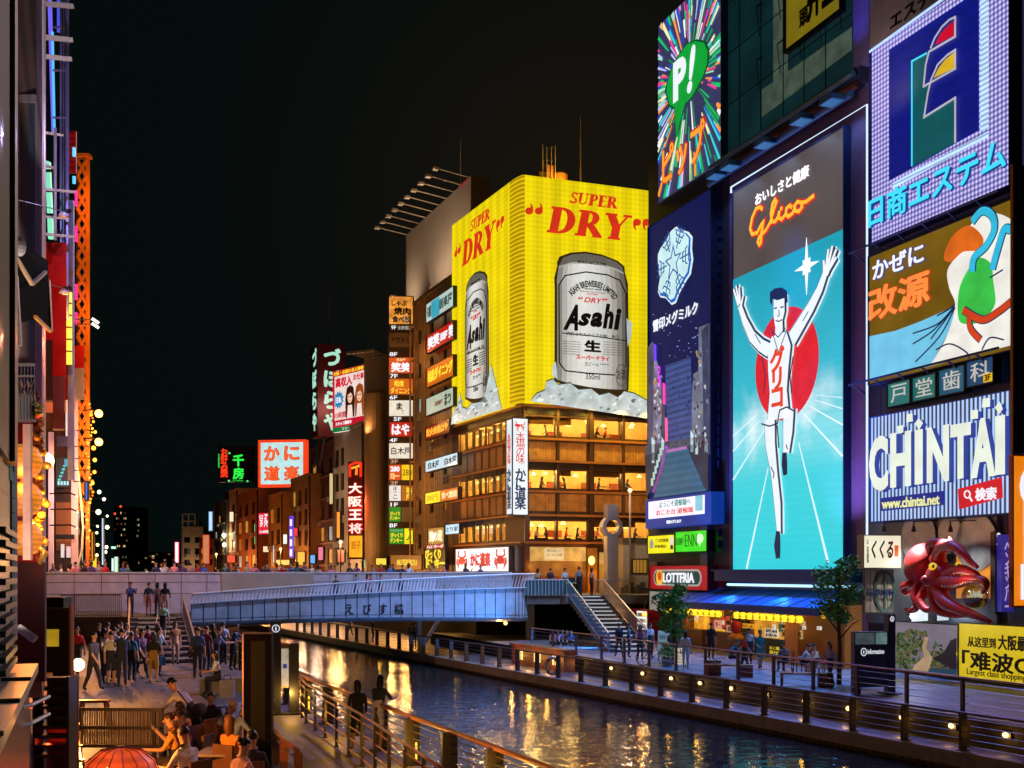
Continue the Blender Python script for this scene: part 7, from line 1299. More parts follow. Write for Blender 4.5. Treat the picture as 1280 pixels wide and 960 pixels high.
b = MB(); [b.tube([W(x, 400, d), W(x, -60, d)], r_, PB_, 8) for x, d, r_ in ((84, 15.5, .026), (76, 15.6, .014), (79.5, 15.8, .012))]; b.tube([W(69, 300, 14.9), W(69, 160, 14.9)], .02, pm('#a8a4a0', .4), 8); [b.beam(W(52, y, 14.6), W(x1, y+4, 15.4), .05, hh, pm('#b0a8a0', .5, 0, .3, 3)) for y, x1, hh in ((4, 90, .06), (46, 89, .06), (70, 88, .055), (165, 77, .03), (206, 68, .03), (236, 92, .03), (292, 92, .03), (270, 84, .02))]; [b.beam(W(66, y, 15.4), W(84, y, 15.5), .02, .022, PB_) for y in (34, 88, 147)]; b.build('pipes', sf, OS)
b = MB(); b.tube([W(67, 165, 16), W(61, -40, 16)], .03, em('#7a6aff', .9, var=0), 8); b.tube([W(68, 165, 15.9), W(65.5, 40, 15.9)], .018, em('#5ac8ff', 1., var=0), 8); b.tube([W(73, 40, 16), W(73, -40, 16)], .02, em('#4a5ae8', .9, var=0), 8); b.build('neon_tube', sf, OS)
gt = empty('green_tube_sign', bp_(15.6, .1, 9), 0, label='pale green lit tube sign inside the pipe frame', cat='sign'); b = MB(); b.prism([(W(x, y, 15.7).x, W(x, y, 15.7).z) for x, y in ((56, 200), (62, 202), (66, 298), (60, 298))], 15.7, 15.75, em('#8af0c0', 1., lit=True)); [b.box(W(54, 0, 15.65).x, 15.63, W(0, y, 15.65).z, W(67, 0, 15.65).x, 15.66, W(0, y, 15.65).z+.03, BLK) for y in (215, 240, 270)]; b.build('panel', gt, -bp_(15.6, .1, 9))
yn = empty('yellow_tube_sign', bp_(22, .5, 8), 0, label='bright yellow upright tube sign on the red building', cat='sign'); OY = -bp_(22, .5, 8); b = MB(); fb(b, 82, 88.5, 365, 455, 15.9, em('#ffd84a', 1.5, lit=True)); b.build('tube', yn, OY); b = MB(); fb(b, 84.5, 91.5, 250, 600, 16.1, pm('#8a84b8', .5)); [fb(b, 82, 88.5, 378+k*15, 379.3+k*15, 15.84, pm('#5a4020', .5)) for k in range(5)]; b.build('frame', yn, OY); light('POINT', W(86, 410, 15.3)+OY, 25, '#ffc84a', yn, .03)
for k, (px, py, lab) in enumerate(((79, 269, 'upper'), (80, 365, 'lower'))):
    q = empty('dish_lamp', W(px, py, 14.4), 0, label=f'white dish lamp on a thin cable at the red building, {lab} one', cat='lamp'); b = MB(); b.lathe([(.015, .05), (.055, 0), (.06, -.02)], (0, 0, 0), pm('#d8d4d0', .4), 12); b.build('shade', q, smooth=True); b = MB(); b.tube([(0, 0, .04), (.06, .02, .06), (.08, 0, .05)], .025, BLK, 6); b.tube([(0, 0, .05), W(18, py-20, 10.5)-W(px, py, 14.4)], .006, BLK, 5); b.build('cable', q)
# orange lattice tower of a theatre front, red panels
tt = empty('orange_sign_tower', W(105, HY, 70), 0, label='tall orange lit lattice sign tower with pink lamp strips on the left bank', cat='sign tower'); OT = -W(105, HY, 70); ORM = pm('#d8842a', .45, 0, .25, 1); TW = lambda x, y: W(x, y, 70)
b = MB(); fb(b, 107, 112, 193, 715, 70, ORM); fb(b, 95.5, 98, 193, 640, 70.4, ORM); b.box(TW(95, 0).x, 69.9, TW(0, 196).z, TW(112, 0).x, 70.5, TW(0, 192).z, ORM)
for k in range(22): y = 200+k*20; b.beam(TW(97, y), TW(108, y+20), .18, .18, ORM); b.beam(TW(97, y+20), TW(108, y), .14, .14, ORM)
b.build('lattice', tt, OT); b = MB()
for y0 in (244, 288, 360, 395): [b.ball(TW(100, y0+j*4)+Vector((0, -.6, 0)), .1, em('#ff2a8a', 1.4, var=0), 8, 6) for j in range(5 if y0 != 395 else 4)]
b.build('lamp_strip', tt, OT); b = MB(); fb(b, 91, 105, 432, 460, 69, pm('#c8201a', .4)); fb(b, 91, 105, 460, 500, 69, pm('#b8a898', .5)); b.build('panel', tt, OT)
for y, p_ in ((260, 420), (400, 420), (540, 600), (640, 500)): light('POINT', TW(112, y)+Vector((1.2, -2.2, 0))+OT, p_, '#ff9a2a', tt, .06)
gcl = empty('gold_light_cluster', W(114, 620, 68), 0, label='yellow gold string of lights hanging down the orange tower foot', cat='light string'); b = MB(); rn = random.Random(9)
for k in range(46): y = 505+k*4.4; x = 112+3*math.sin(k*.33)+rn.uniform(-2, 2); b.ball(W(x, y, 68)-W(114, 620, 68), rn.uniform(.05, .12), em(rn.choice(['#ffa01e', '#ffb83a', '#ff7a1a', '#d8641a']), 1.2, var=0), 7, 5)
b.build('bulbs', gcl); light('POINT', (.6, -1.5, 2), 600, '#ffa83a', gcl, .06)
rs_ = empty('red_tube_sign', bp_(33, .3, 17), 0, label='dark red upright sign with short blue tubes above the left roofs', cat='sign'); b = MB(); fb(b, 85, 95, 164, 216, 24, em('#8a0c10', .6, lines=(2, .12, .5, 1.2))); b.build('panel', rs_, -bp_(33, .3, 17)); b = MB(); fb(b, 90.5, 93.5, 184, 195, 23.9, em('#5ad0ff', 1.2)); fb(b, 90.5, 93.5, 220, 229, 23.9, em('#5ad0ff', 1.2)); b.build('tube', rs_, -bp_(33, .3, 17))
ol = empty('arm_floodlight', W(92, 404, 34), 0, label='pair of white floodlights on long arms beside the orange tower', cat='floodlight'); b = MB(); [b.beam((0, 0, -.02+k*.14), (.58, 0, -.04+k*.14), .03, .03, pm('#c8b8a8', .4)) for k in (0, 1)]; b.build('arm', ol); b = MB(); [b.obox(Vector((.64, 0, -.07+k*.14)), (.2, .12, .08), em('#fff0dc', 2., var=0), 0, 0, .6) for k in (0, 1)]; b.build('lamp_head', ol)
# warm sign wall, the big paper lanterns and the upright beam
t4 = empty('lantern_front', bp_(11, 0, 3), 0, label='red restaurant front with stacked round orange lanterns on the left wall', cat='restaurant front'); O4 = -bp_(11, 0, 3)
b = MB(); RDF = pm('#c81a0e', .5, 0, .25, 1.5); fb(b, 14, 50, 524, 705, 12.78, RDF); fb(b, 20, 56, 703, 852, 12.7, pm('#4a201a', .55, 0, .3, 1.)); b.build('panel', t4, O4); b = MB(); fb(b, 28.5, 38, 530, 700, 10.4, pm('#96705a', .5, 0, .35, 6)); b.build('beam', t4, O4); light('POINT', W(26, 600, 11.2)+O4, 46, '#ff7a2a', t4, .03); light('POINT', W(48, 640, 11.6)+O4, 40, '#ffa040', t4, .03)
GOLD = em('#e07c18', .95, lit=True, var=.55, scale=6., lines=(2, .05, .75, 1.1))
for k, py in enumerate((577, 624, 673)):
    for j, (px, dd, w_) in enumerate(((30, 11.4, 'wide'),)):
        o = empty('big_lantern', W(px, py-4*j, dd), 0, label=f'large ribbed orange paper lantern on the red restaurant front, {("top", "middle", "bottom")[k]} one', cat='paper lantern', group='orange lanterns on the red restaurant front')
        MB().lathe([(.05, -.17), (.12, -.14), (.165, -.06), (.175, 0), (.165, .06), (.12, .14), (.05, .17)], (0, 0, 0), GOLD, 18).build('shade', o, smooth=True); b = MB(); b.lathe([(.05, -.185), (.05, -.165)], (0, 0, 0), BLK, 10); b.lathe([(.05, .165), (.05, .185)], (0, 0, 0), BLK, 10); b.build('rim', o)
        
gd = empty('gilt_ornament', W(50, 697, 11.8), 0, label='gilded curled ornament lit warm beside the stacked lanterns', cat='ornament'); b = MB(); GD = pm('#e0a83a', .35, .35, .4, 9)
rn = random.Random(4)
for k in range(34): t = k/33; c = Vector((.05*math.sin(k*1.9)-.02+.02*math.sin(k*.55), .06*math.cos(k*1.3), 1.3*t)); b.ball(c, (.04+.025*rn.random(), .045, .04), GD, 8, 6)
b.tube([(0, 0, .02), (.04, -.1, -.05), (.08, -.1, .06), (.03, -.1, .1), (.0, -.1, .05)], .025, GD, 8); b.build('carving', gd, smooth=True)
b = MB(); [leaves(b, (-.05+.03*math.sin(k), 0, 1.1+k*.14), (.06, .06, .1), 50, .03, [pm('#8a3a1a', .6), pm('#b8862a', .5)]) for k in range(5)]; b.build('garland', gd)
yl = empty('globe_street_lamp', bp_(16.5, .62, 7.15-.0), 0, label='bright yellow white globe lamp above the gilded ornament', cat='lamp'); yl.location = W(57, 576, 15.5); b = MB(); b.ball((0, 0, 0), .11, em('#ffe08a', 8, var=0)); b.build('globe', yl, smooth=True); b = MB(); b.tube([(0, 0, 0), (-.1, 0, .12), (-.55, .1, .14)], .02, BLK, 6); b.build('arm', yl); light('POINT', (-.02, -.7, -.5), 46, '#ffb850', yl, .03)
# pale piers and dark shop further on
t5 = empty('pale_pillar_building', bp_(24, -2, 0), 0, label='narrow pale pillar building with dark shop window and teal screen', cat='building'); O5 = -bp_(24, -2, 0)
b = MB(); PP = pm('#c8b0b8', .55, 0, .2, .6); fb(b, 60.5, 67, 540, 760, 68, PP); fb(b, 89, 97.5, 500, 745, 69, PP); fb(b, 67, 89, 575, 760, 70, pm('#3a2c26', .7)); fb(b, 70, 88, 628, 688, 69.9, pm('#8a5a34', .6, 0, .3, .6)); fb(b, 66, 93, 668, 674, 68.5, BLK); fb(b, 71, 92, 545, 558, 67.5, pm('#2c2838', .6)); fb(b, 82, 92, 500, 545, 68.5, em('#f0e0dc', .8)); b.build('wall', t5, O5)
b = MB(); fb(b, 76, 80, 680, 697, 69.8, em('#e8d8d0', .9)); fb(b, 83, 88, 683, 697, 69.8, em('#f0c8c8', .9)); b.build('window', t5, O5)
S = Sign('teal_screen', 'dark screen with teal light pattern on the pale pillar building', 'screen', front(69, 88, 69, .1), 70.5, 87.5, 572, 608, .1, .2, em('#0d1a1c', .6), BLK, fw=.03); [S.npoly([(.1+.1*k, .2+.12*k), (.3+.1*k, .2+.12*k), (.35+.1*k, .28+.12*k), (.1+.1*k, .26+.12*k)], em('#3ac8c8', .9), 1) for k in range(5)]; [S.nrect(.1+.22*k, .05, .25+.22*k, .18, em('#8ae8f0', .9), 1) for k in range(4)]; S.nrect(.6, .7, .95, .95, em('#3aa0c8', .8), 1); S.done()
light('POINT', W(80, 650, 66)+O5, 420, '#ffc8b0', t5, .05); light('POINT', W(64, 600, 66)+O5, 260, '#ffc8d8', t5, .05); light('POINT', W(93, 560, 66)+O5, 260, '#ffc8c8', t5, .05)
wc = empty('white_cable', bp_(34, .4, 3), 0, label='long pale cable sagging down the pale pillar front', cat='cable'); pts = [W(97, 585, 68), W(101, 620, 68), W(104, 660, 68), W(102, 690, 68), W(95, 714, 68)]; b = MB(); b.tube([p-bp_(34, .4, 3) for p in pts], .07, pm('#d8c8a0', .5), 6); b.build('cable', wc)
for k, (px, py, d, e, lab) in enumerate(((123.5, 517, 60, 900, 'bright orange street lamp high on the left row, upper'), (123.5, 552.5, 60, 900, 'bright orange street lamp high on the left row, lower'))):
    o = empty('street_lamp', W(px, py, d), 0, label=lab, cat='street lamp'); MB().ball((0, 0, 0), .2, em('#ffb04a', 9, var=0), 12, 8).build('globe', o, smooth=True); MB().tube([(0, 0, 0), (-.3, 0, .2), (-.9, .2, .2)], .04, BLK, 6).build('arm', o); light('POINT', (.3, -.4, -.2), e, '#ff9438', o, .08)
# dim rear row of left buildings with strings of lamps
for k, (y0, y1, o_, z1, c, lab) in enumerate(((72, 84, -.1, 17, '#4a2c20', 'dark brown left building with orange lamp string at its edge'), (84, 100, .1, 15, '#3a2a26', 'dark left building behind the bridge end with blue strip'), (100, 130, .3, 14, '#4a3a2c', 'left building beyond the bridge with white lamps on poles'), (130, 190, .2, 11, '#33302c', 'farthest low left building in the dark'))):
    o = empty('row_building', bp_(y0, -2, 0), 0, label=lab, cat='building'); b = MB(); bx_(b, y0, y1, -8, o_, 1.9, z1, pm(c, .75, 0, .3, .5)); [bx_(b, y0, y1, o_, o_+.12, z, z+.15, pm('#6a5a4a', .6)) for z in (5.2, 8.1)]; b.build('wall', o, -bp_(y0, -2, 0))
    b = MB(); rn = random.Random(k)
    for j in range(10): y = y0+(y1-y0)*rn.random(); z = rn.choice([5.2, 6.6, 8.2, 9.8]); bx_(b, y, y+.8, o_+.005, o_+.05, z, z+.9, em(rn.choice(['#e8a83a', '#f0d890', '#c85a2a', '#8ab8d8']), rn.choice([.4, .9])))
    b.build('lit_windows', o, -bp_(y0, -2, 0))
LPS = [(119, 540, 50, '#ffb83a', .14), (117, 560, 50, '#ffa830', .2), (118.5, 575, 50, '#ffb83a', .18), (118, 590, 50, '#ffa830', .16), (116, 604, 50, '#ffb83a', .14), (124, 615, 85, '#f4ffd8', .3), (130, 624, 85, '#ffe0d8', .26), (123, 640, 85, '#fff6c0', .4), (134, 645, 95, '#f4ffc8', .2), (134, 659, 95, '#fff6b8', .34), (122, 658, 85, '#fff0c0', .18), (121, 666, 85, '#ffe8a8', .2), (133, 684, 95, '#fff4c8', .3), (132, 690, 95, '#fff4c8', .26), (122, 681, 85, '#ffe080', .24), (121, 694, 85, '#ffe080', .24), (130, 700, 95, '#f0ffe8', .2), (119, 702, 85, '#ffb040', .3), (96, 620, 36, '#ffe0b0', .07), (97, 640, 36, '#ffe0b0', .06), (96, 660, 36, '#ffe0b0', .06)]
for k, (px, py, d, c, r_) in enumerate(LPS):
    o = empty('string_lamp', W(px, py, d), 0, label=f'small glowing lamp {WORD[k]} down the far left row of lights', cat='lamp', group='lamps along the far left row'); MB().ball((0, 0, 0), r_*.5, em(c, 3., var=0), 8, 6).build('globe', o, smooth=True); MB().tube([(0, 0, 0), (-r_*2-.1, .1, .1), (-1.0, .4, .1)], .025, BLK, 5).build('arm', o)
    if k in (1, 3, 7, 9, 14): light('POINT', (.2, -.4, -.1), 200, c, o, .05)
for lab, px0, px1, yt, yb, d, c in (('yellow box sign glowing low on the far left row', 113, 121, 697, 712, 70, '#f8c81e'), ('pale green upright tube sign beyond the bridge at left', 143, 147.5, 696, 716, 110, '#c8f8dc'), ('white upright sign with green marks near the left tube sign', 139.5, 142.5, 698, 714, 112, '#e8fff4'), ('blue upright strip light on the far left row', 107, 109.5, 602, 625, 60, '#4a7ae0'), ('white upright strip light beyond the left lamps', 127.5, 129.5, 648, 706, 90, '#c8d8f0'), ('orange upright strip light on the far left row', 114.5, 116.5, 665, 700, 66, '#e88a1e'), ('small white sign with green glow past the left row', 139, 145, 683, 686, 120, '#c8ffe8')):
    S = Sign('strip_sign', lab, 'sign', front(px0, px1, d, .1), px0, px1, yt, yb, .1, .2, em(c, 1.1, lit=True), BLK, fw=.05); S.done()
# near left corner: ledge, pipes, blue panel, stairs, beam fence, vents
ed = empty('metal_ledge', bp_(7, 0, 4.9), 0, label='pale metal ledge roof with bracket pipes in the lower left corner', cat='ledge'); OE = -bp_(7, 0, 4.9)
b = MB(); bx_(b, 4.5, 8.3, 0, .16, 4.78, 4.84, pm('#b8c0b4', .35, .3, .2, 2)); [bx_(b, 4.6+k*1.2, 4.63+k*1.2, 0, .165, 4.84, 4.86, pm('#5a6460', .5)) for k in range(3)]; b.build('sheet', ed, OE)
b = MB(); [b.tube([bp_(7.4, .02, z), bp_(7.6, .14, z), bp_(7.9, .24, z+.02)], .015, pm('#c8ccd0', .3, .7), 8) for z in (4.62, 4.5)]; b.build('bracket_pipe', ed, OE)
bpn = empty('blue_wall_sheet', bp_(7, 0, 4), 0, label='dark blue glossy panel under the metal ledge at lower left', cat='panel'); b = MB(); bx_(b, 4, 8.3, 0, .1, 3, 4.75, pm('#16346a', .25, .2, .3, 2)); b.build('sheet', bpn, -bp_(7, 0, 4))
bf = empty('beam_fence', bp_(14, .0, 2), 0, label='brown timber beam fence with metal straps along the left shop fronts', cat='fence'); OF = -bp_(14, 0, 2); TB = pm('#b0703c', .5, 0, .25, 5)
fa, fz = W(98, 970, 14.7), W(81, 797, 46); fz.z = fa.z; fd = fz-fa
b = MB(); b.beam(fa, fz, .11, .16, TB); b.build('beam', bf, OF); b = MB(); [b.beam(fa+fd*t, fa+fd*(t+.004), .17, .2, pm('#2a2420', .5)) for t in (.02, .06, .105, .16, .23, .32, .45, .65)]; b.build('strap', bf, OF); b = MB(); [b.box(p.x-.05, p.y-.05, 1.9, p.x+.05, p.y+.05, p.z, TB) for p in (fa+fd*t for t in (.02, .09, .16, .23, .32, .45, .65, .98))]; b.build('post', bf, OF)
ss = empty('slatted_stairs', W(46, 855, 13.6), 0, label='dark open stairs with black treads glowing red below at lower left', cat='stairs'); b = MB(); ssw = 39*13.6/F
zt, zb = W(0, 852, 13.6).z, W(0, 946, 13.6).z; ss.location.z = 0
for k in range(9): z = zb+(zt-zb)*k/8; b.box(0, -.1+.02*k, z, ssw, .12+.02*k, z+.04, BLK)
b.build('tread', ss); b = MB(); b.box(-.03, -.05, 1.9, 0, .2, zt+.06, BLK); b.box(ssw, -.05, 1.9, ssw+.03, .2, zt+.06, BLK); b.build('stringer', ss); MB().box(0, .3, zb-.4, ssw, .35, zt, pm('#5a2014', .6, 0, .4, 4)).build('back_board', ss)
light('POINT', (ssw*.3, .05, zb+.15), 6, '#ff3a1a', ss, .03)
kt = empty('shop_roof_table', bp_(19, -.3, 3), 0, label='orange lit counter top with small boxes beside the beam fence', cat='counter'); b = MB(); bx_(b, 17, 22.5, -1.2, -.1, 3.5, 3.55, pm('#c86a34', .5, 0, .3, 3)); b.build('top', kt, -bp_(19, -.3, 3)); b = MB(); bx_(b, 20, 20.4, -.6, -.35, 3.55, 3.67, pm('#c8a040', .5)); bx_(b, 18, 18.5, -.9, -.5, 3.55, 3.7, pm('#3a2a24', .6)); bx_(b, 21, 21.5, -.9, -.4, 3.55, 3.65, pm('#5a4a3a', .6)); b.build('boxes', kt, -bp_(19, -.3, 3)); b = MB(); bx_(b, 17, 22.5, -1.2, -.5, 1.9, 3.5, DARK); b.build('base', kt, -bp_(19, -.3, 3)); light('POINT', bp_(19.5, -.3, 4.1)-bp_(19, -.3, 3), 22, '#ff9a4a', kt, .03)
ac = empty('louvred_box', W(69, 760, 30), R(-8), label='black louvred ventilation box standing by the left shop front', cat='vent box'); b = MB(); b.box(-.24, 0, -.28, .24, .4, .28, BLK); [b.box(-.24, -.03, -.25+k*.07, .24, 0, -.22+k*.07, pm('#3a3a3c', .4)) for k in range(8)]; b.box(-.2, .1, -2.8, .2, .4, -.28, DARK); b.build('casing', ac)
kw = empty('kiosk_window', W(63, 800, 27), 0, label='dark kiosk doorway with yellow lit paper inside', cat='kiosk'); b = MB(); b.box(-.5, 0, -1.6, .45, .1, .75, pm('#171010', .6)); b.box(-.55, -.05, -1.6, -.5, .15, .8, TB); b.box(.45, -.05, -1.6, .5, .15, .8, TB); b.build('doorway', kw); MB().box(-.2, -.02, -.15, .2, -.004, .25, em('#c8a020', .6, var=.4)).build('paper', kw)
fx_ = empty('bullet_spotlight', W(32, 792, 9.5), 0, label='grey cylinder spotlight on the dark pillar at left', cat='spotlight'); b = MB(); b.tube([(-.06, 0, .05), (.08, 0, -.05)], .035, pm('#c8c4bc', .3, .5), 10); b.tube([(-.06, 0, .05), (-.1, 0, .12)], .012, BLK, 6); b.build('body', fx_); light('SPOT', (.14, -.4, .1), 520, '#f4dcd4', fx_, .04, (-.22, .75, 1.2), 130, .9)
cl = empty('ground_lamp', W(97.5, 831, 31), 0, label='dazzling warm ground lamp at the foot of the left beam fence', cat='lamp'); b = MB(); b.ball((0, 0, 0), .17, em('#ffe6a0', 10, var=0)); b.build('globe', cl, smooth=True); zc = W(97.5, 831, 31).z; b = MB(); b.tube([(0, 0, -.1), (0, 0, 1.9-zc)], .03, BLK, 6); b.build('stand', cl); light('POINT', (.2, -.35, .3), 420, '#ffb860', cl, .08)
wt = empty('wooden_stool', W(118, 876, 27.5), 0, label='brown wooden trestle stool by the bright ground lamp', cat='stool'); wt.location.z = 1.9; b = MB(); b.box(-.35, -.12, .5, .35, .12, .56, TB); b.build('seat', wt)
for sx in (-1, 1):
    for sy in (-1, 1): b = MB(); b.beam((sx*.28, sy*.09, .5), (sx*.36, sy*.14, 0), .05, .05, TB); b.build('leg', wt)
# terrace: bamboo screen, red lantern, dark totem, wood rail, tables
bs_ = empty('bamboo_screen', W(98, 900, 20), R(-3), label='low bamboo screen fence with black frame in front of the terrace', cat='screen'); bs_.location.z = 0; sw_ = 107*20/F; zt, zb = W(0, 886, 20).z, W(0, 932, 20).z
b = MB(); [b.tube([(sw_*k/70, .02*((k*3) % 2), zb), (sw_*k/70, .02*((k*3) % 2), zt)], .0115, pm(('#5a5450', '#403a38', '#6e6660')[k % 3], .7), 5) for k in range(71)]; b.build('bamboo', bs_); b = MB(); [b.beam((0, -.03, z), (sw_, -.03, z), .06, .05, BLK) for z in (zt, (zt+zb)/2, zb)]; [b.box(x-.03, -.03, 1.9, x+.03, .03, zt, BLK) for x in (.02, sw_*.9, sw_-.02)]; b.build('frame', bs_); light('POINT', (sw_*.5, -1.4, zt+.6), 5, '#d8c8c8', bs_, .03)
rl = empty('red_lantern', W(151, 986, 13.5), 0, label='large red ribbed paper lantern with black and yellow marks at the bottom edge', cat='paper lantern'); rr = 48*13.5/F
m_ = bpy.data.materials.new('lantern_paper'); 
b = MB(); b.lathe([(rr*.35, -rr*1.1), (rr*.8, -rr*.8), (rr, -.3*rr), (rr, .25*rr), (rr*.85, .72*rr), (rr*.5, 1.0*rr), (rr*.12, 1.08*rr)], (0, 0, 0), em('#e0481a', .95, lit=True, var=.3, scale=4, lines=(2, .1, .8, 1.1)), 24); b.build('shade', rl, smooth=True); b = MB(); b.lathe([(rr*.14, 1.05*rr), (rr*.12, 1.12*rr)], (0, 0, 0), BLK, 20); [b.tube([(q*rr*1.01*math.cos(t), q*rr*1.01*math.sin(t), z*rr) for q, z in ((.14, 1.09), (.51, 1.01), (.86, .73), (1.01, .25), (1.01, -.3))], .006, pm('#6a140a', .6), 4) for t in [i*math.pi/8 for i in range(16)]]; b.build('ribs', rl)
b = MB(); b.prism([(0, .75*rr), (.36*rr, .3*rr), (0, -.2*rr), (-.36*rr, .3*rr)], -rr*1.05, -rr*1.0, em('#f0c81e', 1.)); b.prism([(0, .55*rr), (.22*rr, .3*rr), (0, 0), (-.22*rr, .3*rr)], -rr*1.08, -rr*1.05, BLK); b.build('diamond_mark', rl); b = MB(); [b.text(ch, sx*rr*.95-.1, .1*rr, sx*rr*.95+.1, .55*rr, -rr*.62, -rr*.55, BLK, .04) for sx, ch in ((-.78, '串'), (.78, '串'))]; b.build('lettering', rl); light('POINT', (0, -rr*1.5, rr*.6), 10, '#ff6a2a', rl, .03)
dt = empty('dark_totem', W(322, 792, 21), R(2), label='tall slim black display totem standing before the info board', cat='totem'); dt.location.z = 0; zt = W(0, 793, 21).z
b = MB(); b.box(-.25, 0, 1.5, .25, .22, zt, pm('#060607', .7, spec=.15)); b.build('body', dt); b = MB(); b.box(-.12, -.012, 2.3, .14, -.003, zt-.12, pm('#141c14', .5, spec=.2)); b.build('screen', dt); b = MB(); b.box(-.275, -.01, 1.5, -.252, .2, zt+.01, pm('#b8a0b8', .3, .6)); b.box(-.275, -.02, zt+.012, .25, .2, zt+.03, pm('#6a5a5a', .4)); b.build('edge', dt)
ib = empty('map_board', G(357, 893, 1.5), R(20), label='grey info board with upright map panel and round info mark on tall post', cat='info board'); GY = pm('#3f4350', .4, .2)
b = MB(); b.box(-.42, -.06, 0, -.14, .1, 2.62, GY); b.box(-.55, -.2, 0, .0, .25, .05, GY); b.build('post', ib); b = MB(); b.box(.1, -.1, 0, .36, .14, 2.0, GY); b.box(0, -.25, 0, .5, .3, .05, GY); b.build('pier', ib); b = MB(); b.box(-.13, -.02, .75, .09, .06, 2.0, pm('#8a8078', .5)); b.box(-.12, -.03, .8, .08, -.021, 1.85, em('#cbb9a0', .7, var=.3, scale=4)); b.box(-.08, -.036, 1.3, .03, -.031, 1.42, em('#23408a', .8)); b.build('map_panel', ib)
b = MB(); b.stroke([(-.28+.1*math.cos(i*.4189), 2.42+.1*math.sin(i*.4189)) for i in range(15)], .018, -.075, -.062, WHT, True); b.text('i', -.297, 2.365, -.263, 2.475, -.075, -.062, WHT, .02); b.build('info_mark', ib)
railing('terrace_rail', 'short brown timber rail at the terrace side of the ramp', [W(336, HY, 22.8).xy, W(355, HY, 20.6).xy, W(373, HY, 19.4).xy], 1.5, 1.0, 1.2, 2, (.12, .12), .04, TB, TB, wr=.015)
TT = pm('#a89888', .4); tb1 = table('pale terrace table between the seated diners', Vector((W(283, HY, 18.8).x, 18.8, 1.9)), .42, .7, TT); tb2 = table('second terrace table behind the purple shirted diner', Vector((W(262, HY, 22.2).x, 22.2, 1.9)), .4, .7, TT)
def bottle_set(p, label, c, name, cat): 
    o = empty(name, p, 0, label=label, cat=cat); b = MB(); b.lathe([(.05, 0), (.05, .16), (.02, .22), (.02, .27)], (0, 0, 0), c, 10); b.build('body', o, smooth=True)
bottle_set(Vector((W(280, HY, 18.7).x, 18.7, 2.6)), 'dark green bottle on the pale terrace table', pm('#1c4a24', .2), 'bottle', 'bottle')
pl_ = empty('plate', Vector((W(288, HY, 18.6).x, 18.6, 2.6)), 0, label='white plate on the pale terrace table', cat='plate'); MB().lathe([(.08, 0), (.14, .02), (.13, .025), (.02, .012)], (0, 0, 0), pm('#d8d4cc', .3), 16).build('dish', pl_)
tl = empty('terrace_lamp', Vector((W(215, 820, 19).x, 17.5, 4.4)), 0, label='x', cat='lamp'); bpy.data.objects.remove(tl)
# ------------------------------------------------------------------ people: one continuous body each, hair and bags as parts
SK = [pm('#b98a6c', .5, 0, .1, 8), pm('#c99c7e', .5, 0, .1, 8), pm('#9c6f54', .5, 0, .1, 8)]
def skel(lean=0., sit=False, stride=0., armL=(0, 0), armR=(0, 0), headdown=0., bend=0.):
    """joints of a 1.7 m figure facing -y; arm = (raise forward, bend of the elbow) in degrees"""
    J, E = [], []
    def add(p, r, par=None): J.append((Vector(p), r)); E.append((par, len(J)-1)) if par is not None else None; return len(J)-1
    pz = .5 if sit else .93
    A = R(lean+bend); up = lambda h, y=0: Vector((0, -math.sin(A)*h+y*math.cos(A), pz+math.cos(A)*h))
    pel = add((0, 0, pz), (.15, .115)); sp = add(up(.2), (.135, .1), pel); ch = add(up(.4), (.16, .11), sp); nb = add(up(.53), (.075, .07), ch)
    B = A+R(headdown); hd = up(.53); hv = lambda h, f=0: hd+Vector((0, -math.sin(B*.6)*h-f*math.cos(B*.5), math.cos(B*.6)*h-f*math.sin(B*.5)))
    n2 = add(hv(.06), (.052, .052), nb); h1 = add(hv(.13, .02), (.068, .08), n2); h2 = add(hv(.2, .01), (.078, .094), h1); h3 = add(hv(.265, 0), (.058, .07), h2)
    arms = {}
    for s, (ra, eb) in ((-1, armL), (1, armR)):
        sh = up(.47)+Vector((s*.165, 0, 0)); i = add(sh, (.062, .06), ch); t = R(ra)+A*.4; el = sh+Vector((s*.06, -math.sin(t)*.29, -math.cos(t)*.29)); j = add(el, (.043, .043), i)
        t2 = t+R(eb); wr = el+Vector((-s*.03*(eb > 30)+s*.01, -math.sin(t2)*.25, -math.cos(t2)*.25)); k = add(wr, (.029, .026), j); ha = wr+Vector((0, -math.sin(t2)*.085, -math.cos(t2)*.085)); add(ha, (.036, .02), k); arms[s] = (wr, ha, (ha-wr).normalized())
    for s in (-1, 1):
        hp = Vector((s*.088, 0, pz-.04)); i = add(hp, (.098, .1), pel)
        if sit: kn = Vector((s*.12, -.42, pz-.02)); an = Vector((s*.12, -.4+.08*s*stride, .08))
        else: kn = Vector((s*.095, -.04-s*stride*.2, .49)); an = Vector((s*.1, .03-s*stride*.42, .09+.05*abs(stride)*(s > 0)))
        j = add(kn, (.068, .07), i); k = add(an, (.043, .045), j); add(an+Vector((s*.015, -.13, -.045)), (.042, .034), k)
    return J, E, arms, (hv(.2, .01), B*.6)
